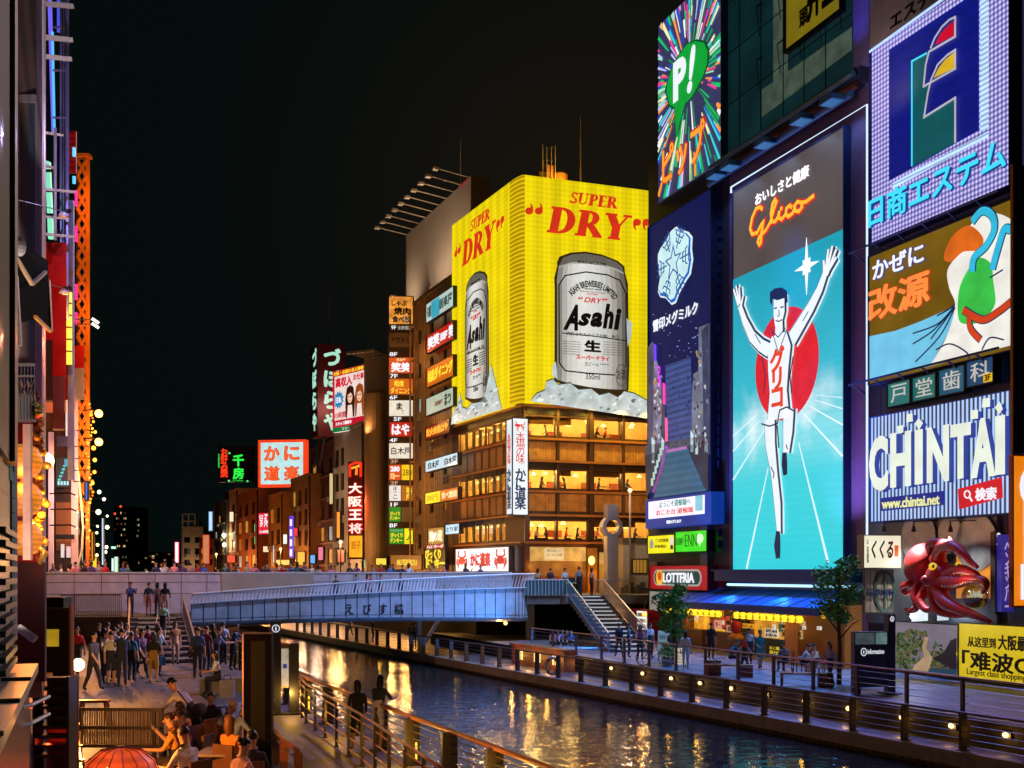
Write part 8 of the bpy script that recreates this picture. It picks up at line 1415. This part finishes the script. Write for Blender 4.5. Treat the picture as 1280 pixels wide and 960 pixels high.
def body_mesh(**kw):
    J, E, arms, head = skel(**kw); me = bpy.data.meshes.new('body'); me.from_pydata([p for p, _ in J], E, [])
    o = bpy.data.objects.new('body', me); COL.objects.link(o); o.modifiers.new('s', 'SKIN'); sv = me.skin_vertices[0].data
    for i, (_, r) in enumerate(J): sv[i].radius = r; sv[i].use_root = (i == 0)
    o.modifiers['s'].use_smooth_shade = True; sd = o.modifiers.new('u', 'SUBSURF'); sd.levels = 1
    bpy.context.view_layer.update(); ev = o.evaluated_get(bpy.context.evaluated_depsgraph_get()); m2 = ev.to_mesh()
    V = [v.co.copy() for v in m2.vertices]; Fc = [tuple(p.vertices) for p in m2.polygons]; ev.to_mesh_clear(); bpy.data.objects.remove(o)
    # 0 skin 1 top 2 bottoms 3 shoes 4 sleeves 5 shins 6 hair-dark features
    segs = [(0, 1, 2), (1, 2, 1), (2, 3, 1), (3, 4, 0), (4, 5, 0), (5, 6, 0), (6, 7, 0)]
    b0 = 8
    for s in range(2): q = b0+4*s; segs += [(2, q, 1), (q, q+1, 1), (q+1, q+2, 4), (q+2, q+3, 0)]
    b0 = 16
    for s in range(2): q = b0+4*s; segs += [(0, q, 2), (q, q+1, 2), (q+1, q+2, 5), (q+2, q+3, 3)]
    mi = []
    for f in Fc:
        c = sum((V[i] for i in f), Vector())/len(f); best, bm = 1e9, 0
        for a, b_, m in segs:
            pa, pb = J[a][0], J[b_][0]; d = pb-pa; t = max(0, min(1, (c-pa).dot(d)/max(1e-9, d.length_squared))); q = (c-pa-d*t).length-.8*(max(J[a][1])*(1-t)+max(J[b_][1])*t)
            if q < best: best, bm = q, m
        mi.append(bm)
    mb = MB(); slots = [0]*7
    mb.v = [tuple(v) for v in V]; mb.f = Fc; mb.mi = mi; mb.mats = [None]*7
    def more(fn, idx):
        t = MB(); fn(t, 'x'); n = len(mb.v); mb.v += t.v; mb.f += [tuple(n+i for i in f) for f in t.f]; mb.mi += [idx]*len(t.f)
    for s, (wr, ha, d) in arms.items():                              # fingers and thumb
        side = Vector((1, 0, 0)); fw = d.cross(side); 
        for k in range(4):
            a = wr+d*.11+side*(-.027+.018*k); L_ = (.062, .075, .07, .055)[k]; more(lambda t, m: t.tube([a-d*.04, a+d*L_*.5, a+d*L_*.8+fw*(.02)], [.0095, .009, .007], m, 6), 0)
        a = wr+d*.04-side*s*.028; more(lambda t, m: t.tube([a, a-side*s*.025+d*.03, a-side*s*.028+d*.06+fw*.012], [.012, .0105, .008], m, 6), 0)
    hc, an = head; rot = Matrix.Rotation(an, 3, 'X'); at_ = lambda x, y, z: hc+rot @ Vector((x, y, z))
    more(lambda t, m: t.tube([at_(0, -.075, .02), at_(0, -.108, -.02), at_(0, -.085, -.03)], [.01, .016, .012], m, 6), 0)
    for s in (-1, 1): more(lambda t, m: t.ball(at_(s*.083, .01, -.005), (.014, .022, .032), m, 8, 6), 0); more(lambda t, m: t.ball(at_(s*.034, -.087, .018), (.014, .008, .009), m, 8, 6), 6)
    more(lambda t, m: t.ball(at_(0, -.088, -.06), (.026, .007, .007), m, 8, 6), 6)
    me = bpy.data.meshes.new('person'); me.from_pydata(mb.v, [], mb.f); [me.materials.append(None) for _ in range(7)]; me.polygons.foreach_set('material_index', mb.mi); me.polygons.foreach_set('use_smooth', [True]*len(me.polygons)); me.update()
    def hair(kind):
        t = MB(); n, k = 16, 10; v = []
        for i in range(k+1):
            p = math.pi*i/k
            for j in range(n):
                a = 2*math.pi*j/n; x, y, z = .09*math.sin(p)*math.cos(a), .1*math.sin(p)*math.sin(a), .106*math.cos(p)
                lim = -.03 if y > -.01 else (-.0 if y > -.045 else .05)
                if kind == 'long' and y > -.035: z = z-.24*max(0, (p-1.5)/1.6); x *= 1.05+.15*max(0, p-1.5); z = min(z, .11); y = y+.02 if p > 1.8 else y
                elif z < lim: z = lim; q_ = .93 if y < -.01 else .98; x *= q_; y *= q_
                v.append(tuple(at_(x, y+.006, z+.018)))
        t.v = v; t.f = [(i*n+j, i*n+(j+1) % n, (i+1)*n+(j+1) % n, (i+1)*n+j) for i in range(k) for j in range(n)]; t.mi = [0]*len(t.f); t.mats = [None]
        if kind == 'bun': t.ball(at_(0, .1, .07), .045, None, 10, 8); t.mi = [0]*len(t.f); t.mats = [None]
        hm = bpy.data.meshes.new('hair'); hm.from_pydata(t.v, [], t.f); hm.materials.append(None); hm.polygons.foreach_set('use_smooth', [True]*len(hm.polygons)); hm.update(); return hm
    return me, {k: hair(k) for k in ('short', 'long', 'bun')}
POSE = {
 'stand': dict(armL=(4, 8), armR=(-4, 10)), 'walk': dict(lean=4, stride=.55, armL=(22, 18), armR=(-20, 12)), 'phone': dict(armL=(35, 85), armR=(40, 90), headdown=14), 'photo': dict(armL=(70, 45), armR=(72, 40)),
 'rail': dict(lean=12, armL=(35, 55), armR=(38, 50), stride=.15), 'sit': dict(sit=True, lean=10, armL=(14, 62), armR=(24, 66), headdown=10), 'sitback': dict(sit=True, lean=-4, armL=(18, 60), armR=(22, 55)), 'sitfwd': dict(sit=True, lean=24, armL=(28, 62), armR=(36, 84), headdown=20),
 'bend': dict(bend=42, stride=.3, armL=(2, 25), armR=(22, 22), headdown=14), 'hip': dict(stride=-.2, armL=(8, 60), armR=(0, 5))}
BODY = {}
def clothes(c):
    l = lin(c); return pm(tuple(min(.85, q*1.5+.01) for q in l), .85, 0, .3, 7, .7)
HAIRC = {'black': pm('#0e0c0c', .5, 0, .3, 9), 'brown': pm('#2e1a10', .5, 0, .3, 9), 'blond': pm('#7a4c1c', .5, 0, .4, 12), 'grey': pm('#8a8480', .6, 0, .3, 9), 'cap': None}
DK = pm('#1a1210', .5); BAGM = {}
def person(label, pos, rz, pose, top, bot, hair='short', hc='black', sleeve=False, bare=False, skin=1, h=1.66, shoe='#1c1a1c', bag=None, group=None):
    """rz degrees: 0 faces the camera, 180 shows the back"""
    if pose not in BODY: BODY[pose] = body_mesh(**POSE[pose])
    me, hs = BODY[pose]; o = bpy.data.objects.new('person', me); COL.objects.link(o); o.location = pos; s = h/1.74; o.scale = (s, s, s); o.rotation_euler = (0, 0, R(rz))
    t, b_, k = clothes(top), clothes(bot), SK[skin]
    for i, m in enumerate((k, t, b_, clothes(shoe), t if sleeve else k, k if bare else b_, DK)): o.material_slots[i].link = 'OBJECT'; o.material_slots[i].material = m
    tag(o, label, 'person', group); ho = bpy.data.objects.new('hair', hs[hair]); COL.objects.link(ho); ho.parent = o; ho.material_slots[0].link = 'OBJECT'; ho.material_slots[0].material = HAIRC[hc]
    if bag:
        q = MB()
        if bag == 'backpack': q.ball((0, .17, 1.25), (.16, .1, .23), clothes('#20242c'), 12, 8); q.tube([(.12, .1, 1.45), (.13, -.1, 1.4), (.12, -.05, 1.1)], .02, clothes('#20242c'), 6); q.tube([(-.12, .1, 1.45), (-.13, -.1, 1.4), (-.12, -.05, 1.1)], .02, clothes('#20242c'), 6)
        elif bag == 'shoulder': q.ball((.24, .08, .85), (.09, .2, .14), clothes('#2a1c14'), 12, 8); q.tube([(.22, .1, .95), (.05, .13, 1.35), (-.16, .02, 1.5), (-.02, -.14, 1.3), (.2, -.1, .98)], .014, clothes('#2a1c14'), 6)
        elif bag == 'hip': q.ball((.1, .16, 1.02), (.22, .1, .13), clothes('#20160f'), 12, 8); q.tube([(.28, .1, 1.06), (.12, -.28, 1.36), (-.1, -.36, 1.3)], .014, clothes('#20160f'), 6)
        else: q.box(-.3, -.16, .42, -.28+.12, .16, .74, clothes(bag)); q.tube([(-.24, -.1, .74), (-.245, 0, .86), (-.24, .1, .74)], .012, clothes('#c8c0b0'), 6)
        q.build('bag', o)
    return o
def onground(px, py, z): p = G(px, py, z); return (p.x, p.y, z)
def at_d(px, d, z): return (W(px, HY, d).x, d, z)
rn = random.Random(21)
# --- crowd at the foot of the left staircase
Q = 'crowd at the foot of the left staircase'
for lab, px, d, z, rz, pose, top, bot, kw in (
 ('person in white shirt and dark shorts seen from behind in the left crowd', 139, 36.6, 1.9, 170, 'stand', '#c9c4cc', '#23263a', dict(bare=True, h=1.7)),
 ('tall person in dark navy clothes in the middle of the left crowd', 152.5, 36.5, 1.9, 200, 'phone', '#1a2440', '#20233a', dict(h=1.78, sleeve=True)),
 ('person in teal top and dark trousers among the left crowd', 164.5, 38.0, 1.9, 160, 'stand', '#2a6a88', '#1c2030', dict(h=1.6, hc='brown')),
 ('person in grey purple top carrying a dark bag in the left crowd', 176.5, 38.6, 1.9, 60, 'walk', '#5a4a6a', '#1c1c28', dict(hair='long', bag='shoulder')),
 ('woman in black top and mustard skirt with long brown hair by the left stairs', 192, 37.4, 1.9, 190, 'hip', '#1a1618', '#9a7420', dict(hair='long', hc='brown', bare=True, h=1.62)),
 ('person in pale pink top partly hidden behind the white shirt in left crowd', 130, 39.5, 1.9, 150, 'photo', '#b8949a', '#3a3440', dict(hair='long')),
 ('person in light blue top with blue bag at the right of left crowd', 199, 39.8, 1.9, 120, 'stand', '#6a94b0', '#2a3040', dict(hair='bun', bag='#2a6ab0')),
 ('person in violet top taking a photo at the back of left crowd', 147, 42.0, 1.9, 190, 'photo', '#4a3f78', '#22222c', dict(hc='brown')),
 ('person in beige top at the back of the left crowd', 158, 43.2, 1.9, 20, 'phone', '#a08878', '#2c2c34', dict(hair='long')),
 ('person in magenta top half hidden in the left crowd', 185, 41.5, 1.9, 200, 'stand', '#8a2a5a', '#22202a', dict()),
 ('person in red top walking beside the bright ground lamp', 97, 40.5, 1.9, 0, 'walk', '#b01a28', '#2a1c1c', dict(skin=0)),
 ('man in dark grey shirt striding past the bright ground lamp', 116, 35.0, 1.9, 70, 'walk', '#3a3844', '#1e1c20', dict(h=1.75)),
 ('person in cream shirt with tied hair right of the striding man', 133, 37.8, 1.9, 40, 'phone', '#c8b48a', '#3a2c3a', dict(hair='bun', hc='brown')),
 ('person in pale blue shirt with arms raised taking a photo in left crowd', 143, 38.8, 1.9, 175, 'photo', '#8aa4c8', '#2a2c3c', dict(h=1.72)),
 ('person in rose dress with bare legs near the foot of left stairs', 170, 40.6, 1.9, 30, 'hip', '#b86a78', '#a85a6a', dict(hair='long', bare=True)),
 ('person in grey hooded top looking at a phone deep in left crowd', 152, 44.5, 1.9, -20, 'phone', '#7a7a84', '#2a2a30', dict(sleeve=True)),
 ('person in orange top at the back left of the left crowd', 135, 44.0, 1.9, 200, 'stand', '#b8682a', '#2a2430', dict()),
 ('person in white blouse with long brown hair behind the mustard skirt', 196, 42.5, 1.9, 150, 'walk', '#d0c8c8', '#4a3a4a', dict(hair='long', hc='brown')),
 ('person in dark jacket with grey trousers behind the striding man', 124, 43.0, 1.9, 10, 'stand', '#2a2228', '#4a4450', dict(hair='long', sleeve=True))):
    person(lab, at_d(px, d, z), rz, pose, top, bot, group=Q, **kw)
def stair_pt(px, d): t = (d-45.6)/11.0; return at_d(px, d, 1.9+1.4*max(0, min(1, math.ceil(t*9)/9)))
person('person in pale green top with dark skirt coming down the left stairs', stair_pt(204, 50.2), 5, 'walk', '#8ab0a0', '#1c2024', hair='long', bare=True)
person('person in blue shirt at the top left of the left stairs', at_d(163, 56.2, 3.3), 30, 'phone', '#1c3a8a', '#20222c', h=1.7)
for lab, px, d, rz, pose, top, bot, kw in (('person in dark blue shirt and pink skirt standing atop the left stairs', 186, 57.4, 190, 'stand', '#16305c', '#a86a7a', dict(bare=True)), ('person in grey lilac top between two others atop the left stairs', 197, 58.2, 170, 'stand', '#8a84a0', '#5a5060', dict(hair='long')), ('person in black with long black hair atop the left stairs', 206.5, 57.2, 185, 'hip', '#141418', '#a88a90', dict(hair='long', bare=True))): person(lab, at_d(px, d, 3.3), rz, pose, top, bot, group='people at the top of the left stairs', **kw)
# --- people by the canal side right of the left stairs
Q = 'people at the canal side railing'
for lab, px, d, rz, pose, top, bot, kw in (
 ('person in blue denim shirt with brown bag at the canal side', 247, 39.0, 190, 'stand', '#2c4a80', '#1c2236', dict(h=1.72, bag='shoulder')),
 ('person in dark red top next to the blue denim shirt', 258, 41.0, 160, 'stand', '#5a1c2a', '#22222a', dict()),
 ('person in grey blue top leaning at the canal railing', 270, 40.2, 120, 'rail', '#5a6a90', '#1c2030', dict()),
 ('person in black shirt behind the leaning one at canal railing', 266, 43.0, 140, 'stand', '#15161c', '#2a2a34', dict(hair='long')),
 ('man in navy shirt looking over the canal railing', 291, 42.2, 90, 'rail', '#1c2c54', '#1a1c24', dict(h=1.7)),
 ('person in orange brown top by the railing post near the stairs', 219, 44.8, 40, 'stand', '#a06a40', '#b08a70', dict(hair='long', bare=True)),
 ('person in pale shirt in the shade by the canal railing', 279, 44.5, 200, 'stand', '#9aa0b0', '#2a2c38', dict())): person(lab, at_d(px, d, 1.9), rz, pose, top, bot, group=Q, **kw)
sb = empty('stone_block', at_d(276, 34.5, 1.9), R(20), label='low grey stone block seat at the canal side', cat='stone seat'); MB().box(-.6, -.25, 0, .6, .25, .44, CONC).build('block', sb)
person('woman in white top and black trousers sitting on the stone block with paper bag', at_d(274, 34.3, 1.9), -70, 'sit', '#cfcad0', '#17181c', hair='long', hc='brown')
pb = empty('paper_bag', at_d(284, 33.2, 1.9), 0, label='silver grey shopping bag beside the seated woman in white', cat='bag'); MB().box(-.2, -.1, 0, .2, .1, .5, pm('#8a8890', .5, 0, .3, 6)).build('sack', pb); MB().tube([(-.1, 0, .5), (-.08, 0, .64), (.08, 0, .64), (.1, 0, .5)], .012, BLK, 6).build('handle', pb)
# --- diners on the terrace
Q = 'diners on the left terrace'
ORG = '#d8822a'
for lab, px, d, rz, pose, top, bot, kw in (
 ('man in white shirt with dark shoulder bag bending over the diners', 243, 21.8, -105, 'bend', '#d8d4d0', '#22242e', dict(bag='hip', h=1.74)),
 ('man in white shirt with black hair seated nearest at the terrace', 238, 17.0, -120, 'sit', '#d8ccc4', '#2a2a34', dict(h=1.74)),
 ('diner in purple shirt leaning over the terrace table', 246, 19.6, -100, 'sitfwd', '#6a1a78', '#2a2030', dict(h=1.74, hc='brown')),
 ('diner in ochre top with brown hair behind the purple shirt', 233, 20.8, -110, 'sit', '#b07a2c', '#2a2420', dict(hair='long', hc='brown')),
 ('blond woman in orange top sitting with her back to the totem', 290, 18.6, 150, 'sitback', ORG, '#8a5a2a', dict(hair='long', hc='blond', sleeve=True, h=1.7)),
 ('grey haired diner in blue grey shirt holding her face', 276, 21.6, 60, 'sitfwd', '#6a7a98', '#2a2c34', dict(hair='bun', hc='grey')),
 ('diner in black shirt with dark hair beyond the table', 263, 22.6, 20, 'sit', '#1a1a20', '#1e1e26', dict()),
 ('man in teal blue shirt beside the black totem', 299, 23.6, 90, 'sitfwd', '#1f5078', '#22242c', dict(h=1.72)),
 ('diner in mustard shirt with tied brown hair left of the purple shirt', 222, 19.2, -80, 'sit', '#b8862a', '#2a2420', dict(hair='bun', hc='brown')),
 ('diner in pale blue shirt beyond the blond woman', 287, 21.0, 120, 'sitfwd', '#8aa8c0', '#2a2c34', dict()),
 ('person in pale pink top at the bottom beside the totem', 296, 16.2, 140, 'sit', '#c89a8a', '#3a2c2c', dict(hair='bun')),
 ('person with black hair cut by the bottom edge before the totem', 316, 17.0, 180, 'sitback', '#23252c', '#1c1c22', dict())):
    p = at_d(px, d, 1.9); person(lab, p, rz, pose, top, bot, group=Q, **kw)
    if pose != 'bend': c = chair('terrace chair under '+lab.replace(' with', ', with')[:70].rsplit(' ', 1)[0] if False else 'terrace seat of the '+' '.join(lab.split()[:6]), Vector(p)+Vector((0, 0, 0)), R(rz), pm('#6a4426', .6, 0, .3, 4), 'terrace chairs')
dl = empty('diner_fill_lamp', (W(250, HY, 19).x, 18.6, 5.3), 0, label='added small orange fill lamp on the left beam fence lighting the diners', cat='lamp'); dl.location = W(93, 905, 17); MB().ball((0, 0, 0), .07, em('#ffb45a', 5, var=0)).build('globe', dl, smooth=True); MB().tube([(0, 0, 0), (0, 0, -.4)], .02, BLK, 6).build('stand', dl); light('POINT', (.15, 0, .1), 360, '#ff9a40', dl, .05)  # lamp invented to cast warm light on the diners
# --- couple on the canal lane
person('woman in black with long dark hair walking on the canal lane', at_d(447, 25.6, 1.5), 195, 'walk', '#15181c', '#14151a', hair='long', bare=True, h=1.58, sleeve=True, shoe='#8a1c20')
person('person in dark green top and white shorts with yellow strap on the lane', at_d(472, 26.0, 1.5), 160, 'rail', '#243430', '#cfc4c8', hair='long', bare=True, h=1.66)
# --- people along the bridge parapet and ramp
TOPS = [('white', '#d0ccd0'), ('black', '#17171b'), ('red', '#b01c28'), ('navy', '#1c2850'), ('pink', '#c07a88'), ('grey', '#77767e'), ('teal', '#1f6070'), ('beige', '#a8947c'), ('purple', '#4f3068'), ('blue', '#2a549a')]
k = 0
for px, dd in [(66, 1.2), (76, .6), (88, 1.0), (94, .5), (106, 1.3), (114, .7), (124, 1.4), (132, .8), (155, 1.2), (161, .9), (196, .4), (203, .7), (208, 1.1), (219, .5), (226, .9), (230, .5), (240, .6), (247, 1.0), (256, .8), (285, .9), (296, .6), (301, 1.1), (311, .7), (322, .9), (331, .5), (338, 1.1), (348, .6), (356, .9), (366, .5), (376, 1.0), (384, .8), (393, .6), (402, .9), (418, .7), (440, .6), (452, 1.2), (470, .7), (482, .9), (491, .6), (499, 1.1), (507, .6), (516, .8), (545, .7), (562, 1.0), (588, .8), (605, .5)]:
    cn, c = TOPS[(k*7+3) % 10]; u = pf.u(px); p = pf.P(u, 4.32, -dd-.2); hk = ('short', 'long', 'bun')[(k*5) % 3]; hn = {'short': 'short', 'long': 'long', 'bun': 'tied'}[hk]; wv = WORD[k] if k < 22 else ''
    order = ['first', 'second', 'third', 'fourth', 'fifth'][k % 5]; zone = ['above left parapet end', 'left of beige block', 'before beige block', 'by the tan block', 'over polished panel', 'right of polished panel', 'under ochre building', 'before red neon', 'before directory tower', 'near crab sign'][k//5]
    person(f'person in {cn} top with {hn} hair, {order} from left {zone}', p, (rn.choice([0, 15, -20, 170, 190, 40, -50])), rn.choice(['stand', 'phone', 'photo', 'walk', 'rail', 'stand']), c, rn.choice(['#1c1c22', '#2a2c38', '#3a3430', '#23304a']), hair=hk, hc=rn.choice(['black', 'black', 'brown']), skin=k % 3, h=rn.uniform(1.56, 1.78), group='people behind the bridge parapet'); k += 1
def ramp(px, back):
    a, c = A.lerp(B, 0), B; f = Fac((A.x, A.y), (B.x, B.y)); u = f.u(px); t = u/Ltot; p = f.P(u, 0, -back); return (p.x, p.y, 3.28+.75*t)
for lab, px, bk, rz, pose, top, kw in (('person in black top with short hair on the bridge ramp left of the others', 427, 1.2, 20, 'stand', '#191a20', dict()), ('person in blue top on the bridge ramp walking right', 453, 1.4, 80, 'walk', '#3a6aa0', dict()), ('person in pink top on the bridge ramp with long hair', 465, 1.0, 70, 'walk', '#a86a80', dict(hair='long')), ('person in dark red top on the bridge ramp', 474, 1.8, 60, 'walk', '#6a1c2c', dict()), ('person in grey top on the bridge ramp with tied hair', 483, 1.1, -60, 'stand', '#7a7a88', dict(hair='bun')), ('person in navy top alone at right on the bridge ramp', 511, 1.5, 30, 'phone', '#1c2a50', dict())): person(lab, ramp(px, bk), rz, pose, top, '#22242e', group='people on the bridge ramp', **kw)
# --- right bridge end and stairs
for lab, px, d, z, rz, pose, top, bot, kw in (
 ('man in grey shirt and dark trousers at the top of the right stairs', 724, 70.6, 4.06, 185, 'walk', '#6a6a6e', '#15151a', dict(h=1.74)),
 ('person with backpack in dark top by the right stairs top', 688, 72.6, 4.06, 180, 'stand', '#1c2026', '#22242a', dict(bag='backpack')),
 ('person in white shirt near the notice board at the bridge end', 706, 73.2, 4.06, 190, 'stand', '#cfd0d4', '#2a2c34', dict()),
 ('person in beige top at the far left of the bridge landing', 672, 73.8, 4.06, 175, 'phone', '#a88a68', '#2a2420', dict(hair='long')),
 ('person in white top with brown hair beside the right stair rail', 739.5, 71.0, 4.06, 120, 'stand', '#b8a898', '#3a2c28', dict(hair='long', hc='brown'))): person(lab, at_d(px, d, z), rz, pose, top, bot, group='people at the right bridge end', **kw)
for k, (px, top, cn) in enumerate(((690, '#8a5a4a', 'brown'), (697, '#b06a78', 'pink'), (703, '#8a90b8', 'pale blue'), (709, '#6a2c38', 'dark red'), (715, '#3a5a8a', 'blue'))): person(f'person in {cn} top sitting in the dark under the bridge landing', at_d(px, 67.0-.2*k, .92), 20-10*k, 'sit', top, '#22242c', hair=('short', 'long')[k % 2], group='people sitting under the bridge landing', bare=k % 2 == 0)
st_ = empty('stone_step', at_d(702, 67.2, .5), -R(15), label='low dark stone step seat under the bridge landing', cat='step'); MB().box(-1.4, -.2, 0, 1.4, .5, .42, pm('#3a3836', .8)).build('block', st_); st_.location.z = .5
for lab, px, d, rz, pose, top, kw in (('person in black at the far lower walkway under the bridge', 466, 82, 100, 'stand', '#121216', dict()), ('second person in brown on the lower walkway by the white post', 514, 74.0, 20, 'phone', '#6a4a3a', dict(hair='long')), ('person in dark top beside the brown one on the lower walkway', 518, 74.6, -20, 'stand', '#20202a', dict()), ('person in pale top far left on the lower walkway under bridge', 437, 90, 90, 'walk', '#8a7a5a', dict())): person(lab, at_d(px, d, .52), rz, pose, top, '#1c1c24', group='people on the lower walkway', **kw)
lb = empty('life_ring', at_d(674.5, 54.0, .0), -R(20), label='white life ring hanging on the lower walkway railing', cat='life ring'); lb.location = (EX(54.2)+.1, 54.2, 1.1); b = MB(); b.tube([(.3*math.cos(i*math.pi/10), 0, .38*math.sin(i*math.pi/10)) for i in range(21)], .075, pm('#d8d4d0', .4), 8, False); b.build('ring', lb, smooth=True); b = MB(); [b.tube([(.3*math.cos(t), 0, .38*math.sin(t)), (.3*math.cos(t+.25), 0, .38*math.sin(t+.25))], .08, pm('#b8281c', .4), 8) for t in (.7, 2.2, 3.9, 5.4)]; b.build('band', lb, smooth=True)
# --- right promenade
for lab, px, py, rz, pose, top, bot, kw in (
 ('woman in pale blue dress standing by the white menu board', 857, 837, 160, 'stand', '#b8c8e0', '#a8b8d8', dict(hair='long', h=1.64)),
 ('person in teal shirt sitting at the promenade railing by the stairs', 786, 822, 90, 'stand', '#3a8aa0', '#22303a', dict()),
 ('person in white shirt by the vending machine', 813, 822, 30, 'stand', '#c8ccd0', '#2a2c34', dict()),
 ('person in dark clothes at the grill shop counter', 889, 825, 150, 'stand', '#15161c', '#1a1a22', dict(h=1.76)),
 ('person in pale shirt behind the potted plant', 838, 824, 20, 'phone', '#b0a89c', '#2c2c34', dict(hair='bun')),
 ('person in red shirt walking past the wooden benches', 930, 842, 80, 'walk', '#b03a3a', '#22242c', dict()),
 ('person in grey jacket walking beside the taller tree', 1038, 860, -70, 'walk', '#8a8a90', '#22242c', dict(hair='long', sleeve=True)),
 ('person in teal dress between bench and shop counter', 950, 836, 20, 'hip', '#2a7a80', '#2a7a80', dict(hair='bun', bare=True)),
 ('person in white shirt looking at the red bust', 936, 832, 170, 'stand', '#d0d0d4', '#2a2c38', dict()),
 ('person in navy top with backpack near the right stairs foot', 774, 822, 200, 'walk', '#22305a', '#1c1c24', dict(bag='backpack')),
 ('person in pink top leaning on the promenade railing left of plant', 800, 826, 0, 'rail', '#b87888', '#2a2430', dict(hair='long')),
 ('person in black shirt left of the woman in pale dress', 849, 826, 60, 'stand', '#17181e', '#24242c', dict())): person(lab, onground(px, py, 1.3), rz, pose, top, bot, group='people on the right promenade', **kw)
for lab, px, py, rz, top, kw in (('man in grey shirt sitting at the grill shop seen from behind', 981, 840, 190, '#6a6468', dict()), ('woman in white top bending over the pale table', 1002, 842, 75, '#d8c0b0', dict(hair='bun', hc='brown', bare=True)), ('person in white shirt facing left at the pale table', 1021, 843, -80, '#d0c8c8', dict(bare=True)), ('person in teal hooded top crouched at the grill counter', 913, 834, 100, '#1c4a5a', dict())): person(lab, onground(px, py, 1.3), rz, 'sitfwd' if 'bend' in lab or 'crouch' in lab else 'sit', top, '#22242c', group='seated guests of the grill shop', **kw)
bk_ = empty('bicycle', foot(818, 832), R(75), label='dark bicycle with yellow basket bag parked by the promenade railing', cat='bicycle'); bk_.rotation_euler = (0, 0, -R(5))
for x in (-.5, .5):
    b = MB(); b.tube([(x+.32*math.cos(i*.314), 0, .33+.32*math.sin(i*.314)) for i in range(21)], .02, BLK, 6, False); b.tube([(x, -.03, .33), (x, .03, .33)], .03, STEEL, 6); [b.tube([(x, 0, .33), (x+.32*math.cos(i*.785), 0, .33+.32*math.sin(i*.785))], .004, STEEL, 4) for i in range(8)]; b.build('wheel', bk_)
b = MB(); BM = pm('#1c3a6a', .4); [b.tube(p, .018, BM, 6) for p in ([(-.5, 0, .33), (-.1, 0, .3), (.35, 0, .72), (-.2, 0, .68), (-.5, 0, .33)], [(-.1, 0, .3), (-.22, 0, .85)], [(.5, 0, .33), (.34, 0, .95)])]; b.build('frame', bk_); b = MB(); b.box(-.36, -.07, .84, -.12, .07, .9, BLK); b.build('saddle', bk_); b = MB(); b.tube([(.22, -.25, .98), (.34, 0, .96), (.22, .25, .98)], .015, STEEL, 6); b.build('handlebar', bk_); b = MB(); b.box(.36, -.15, .75, .62, .15, .98, pm('#8a8a88', .4)); b.ball((.49, 0, .98), (.17, .17, .14), pm('#d8a82a', .6, 0, .3, 5), 10, 8); b.build('basket', bk_)
# --- guests seen through the restaurant windows
k = 0
for px, r_ in ((676, 2), (690, 2), (713, 2), (727, 2), (752, 2), (682, 1), (700, 1), (713, 1), (754, 1), (790, 1), (690, 0), (752, 0), (762, 0), (800, 2)):
    z = ROW[r_][0]-.35; p = AF.P(AF.u(px), z, -.95); person(f'guest in {TOPS[k % 10][0]} top in {("top", "middle", "bottom")[r_]} window row, {("leftmost", "second", "third", "fourth", "fifth", "sixth")[[q for q, rr in ((676, 2), (690, 2), (713, 2), (727, 2), (752, 2), (800, 2), (682, 1), (700, 1), (713, 1), (754, 1), (790, 1), (690, 0), (752, 0), (762, 0)) if rr == r_].index(px)]} from left', p, rn.choice([90, -90, 60, -70]), 'sit', TOPS[k % 10][1], '#22242c', group='guests in the restaurant windows', hair=('short', 'long')[k % 2]); k += 1
# --- planter with lit slots on the lower walkway under the bridge and its lamps
pl3 = empty('lit_planter', (UX(60)-.9, 60.5, .5), R(90+24), label='red brown planter wall with three lit slots under the bridge landing', cat='planter'); b = MB(); b.box(-3.2, -.3, 0, 3.2, .3, 1.0, pm('#6a3a2a', .6, 0, .3, 2)); b.box(-3.3, -.4, 1.0, 3.3, .4, 1.12, pm('#7a4432', .5, 0, .3, 2)); b.build('box', pl3)
b = MB()
for x in (-2.2, 0, 2.2): [b.box(x-.45+j*.3, .29, .3, x-.3+j*.3, .315, .8, em('#ffd87a', 2., var=0)) for j in range(3)]
b.build('lit_slot', pl3); [light('POINT', (x, .75, .55), 30, '#ffb04a', pl3, .05) for x in (-2.2, 0, 2.2)]
for k, y in enumerate((70, 78, 86, 95)):
    o = empty('walkway_lamp', (UX(y)+1.2, y, 2.4), 0, label='warm lamp on the wall of the lower walkway beyond the bridge, '+('nearest', 'second', 'third', 'farthest')[k], cat='lamp', group='lamps of the lower walkway beyond the bridge'); MB().ball((0, 0, 0), .12, em('#ffdf8a', 1.8, var=0), 10, 8).build('globe', o, smooth=True); MB().tube([(0, 0, 0), (.5, .2, .1)], .03, BLK, 6).build('arm', o); light('POINT', (-.4, -.2, 0), 40, '#ffb54a', o, .06)
wp = empty('white_post', (EX(73)+1.2, 73, .5), 0, label='slanted white steel brace under the bridge on the lower walkway', cat='brace'); MB().beam((0, 0, 0), (1.4, .3, 2.3), .35, .2, pm('#a8a49a', .5)).build('bar', wp); MB().box(-.12, -.12, 0, .12, .12, 2.3, pm('#a8a49a', .5)).build('post', wp)
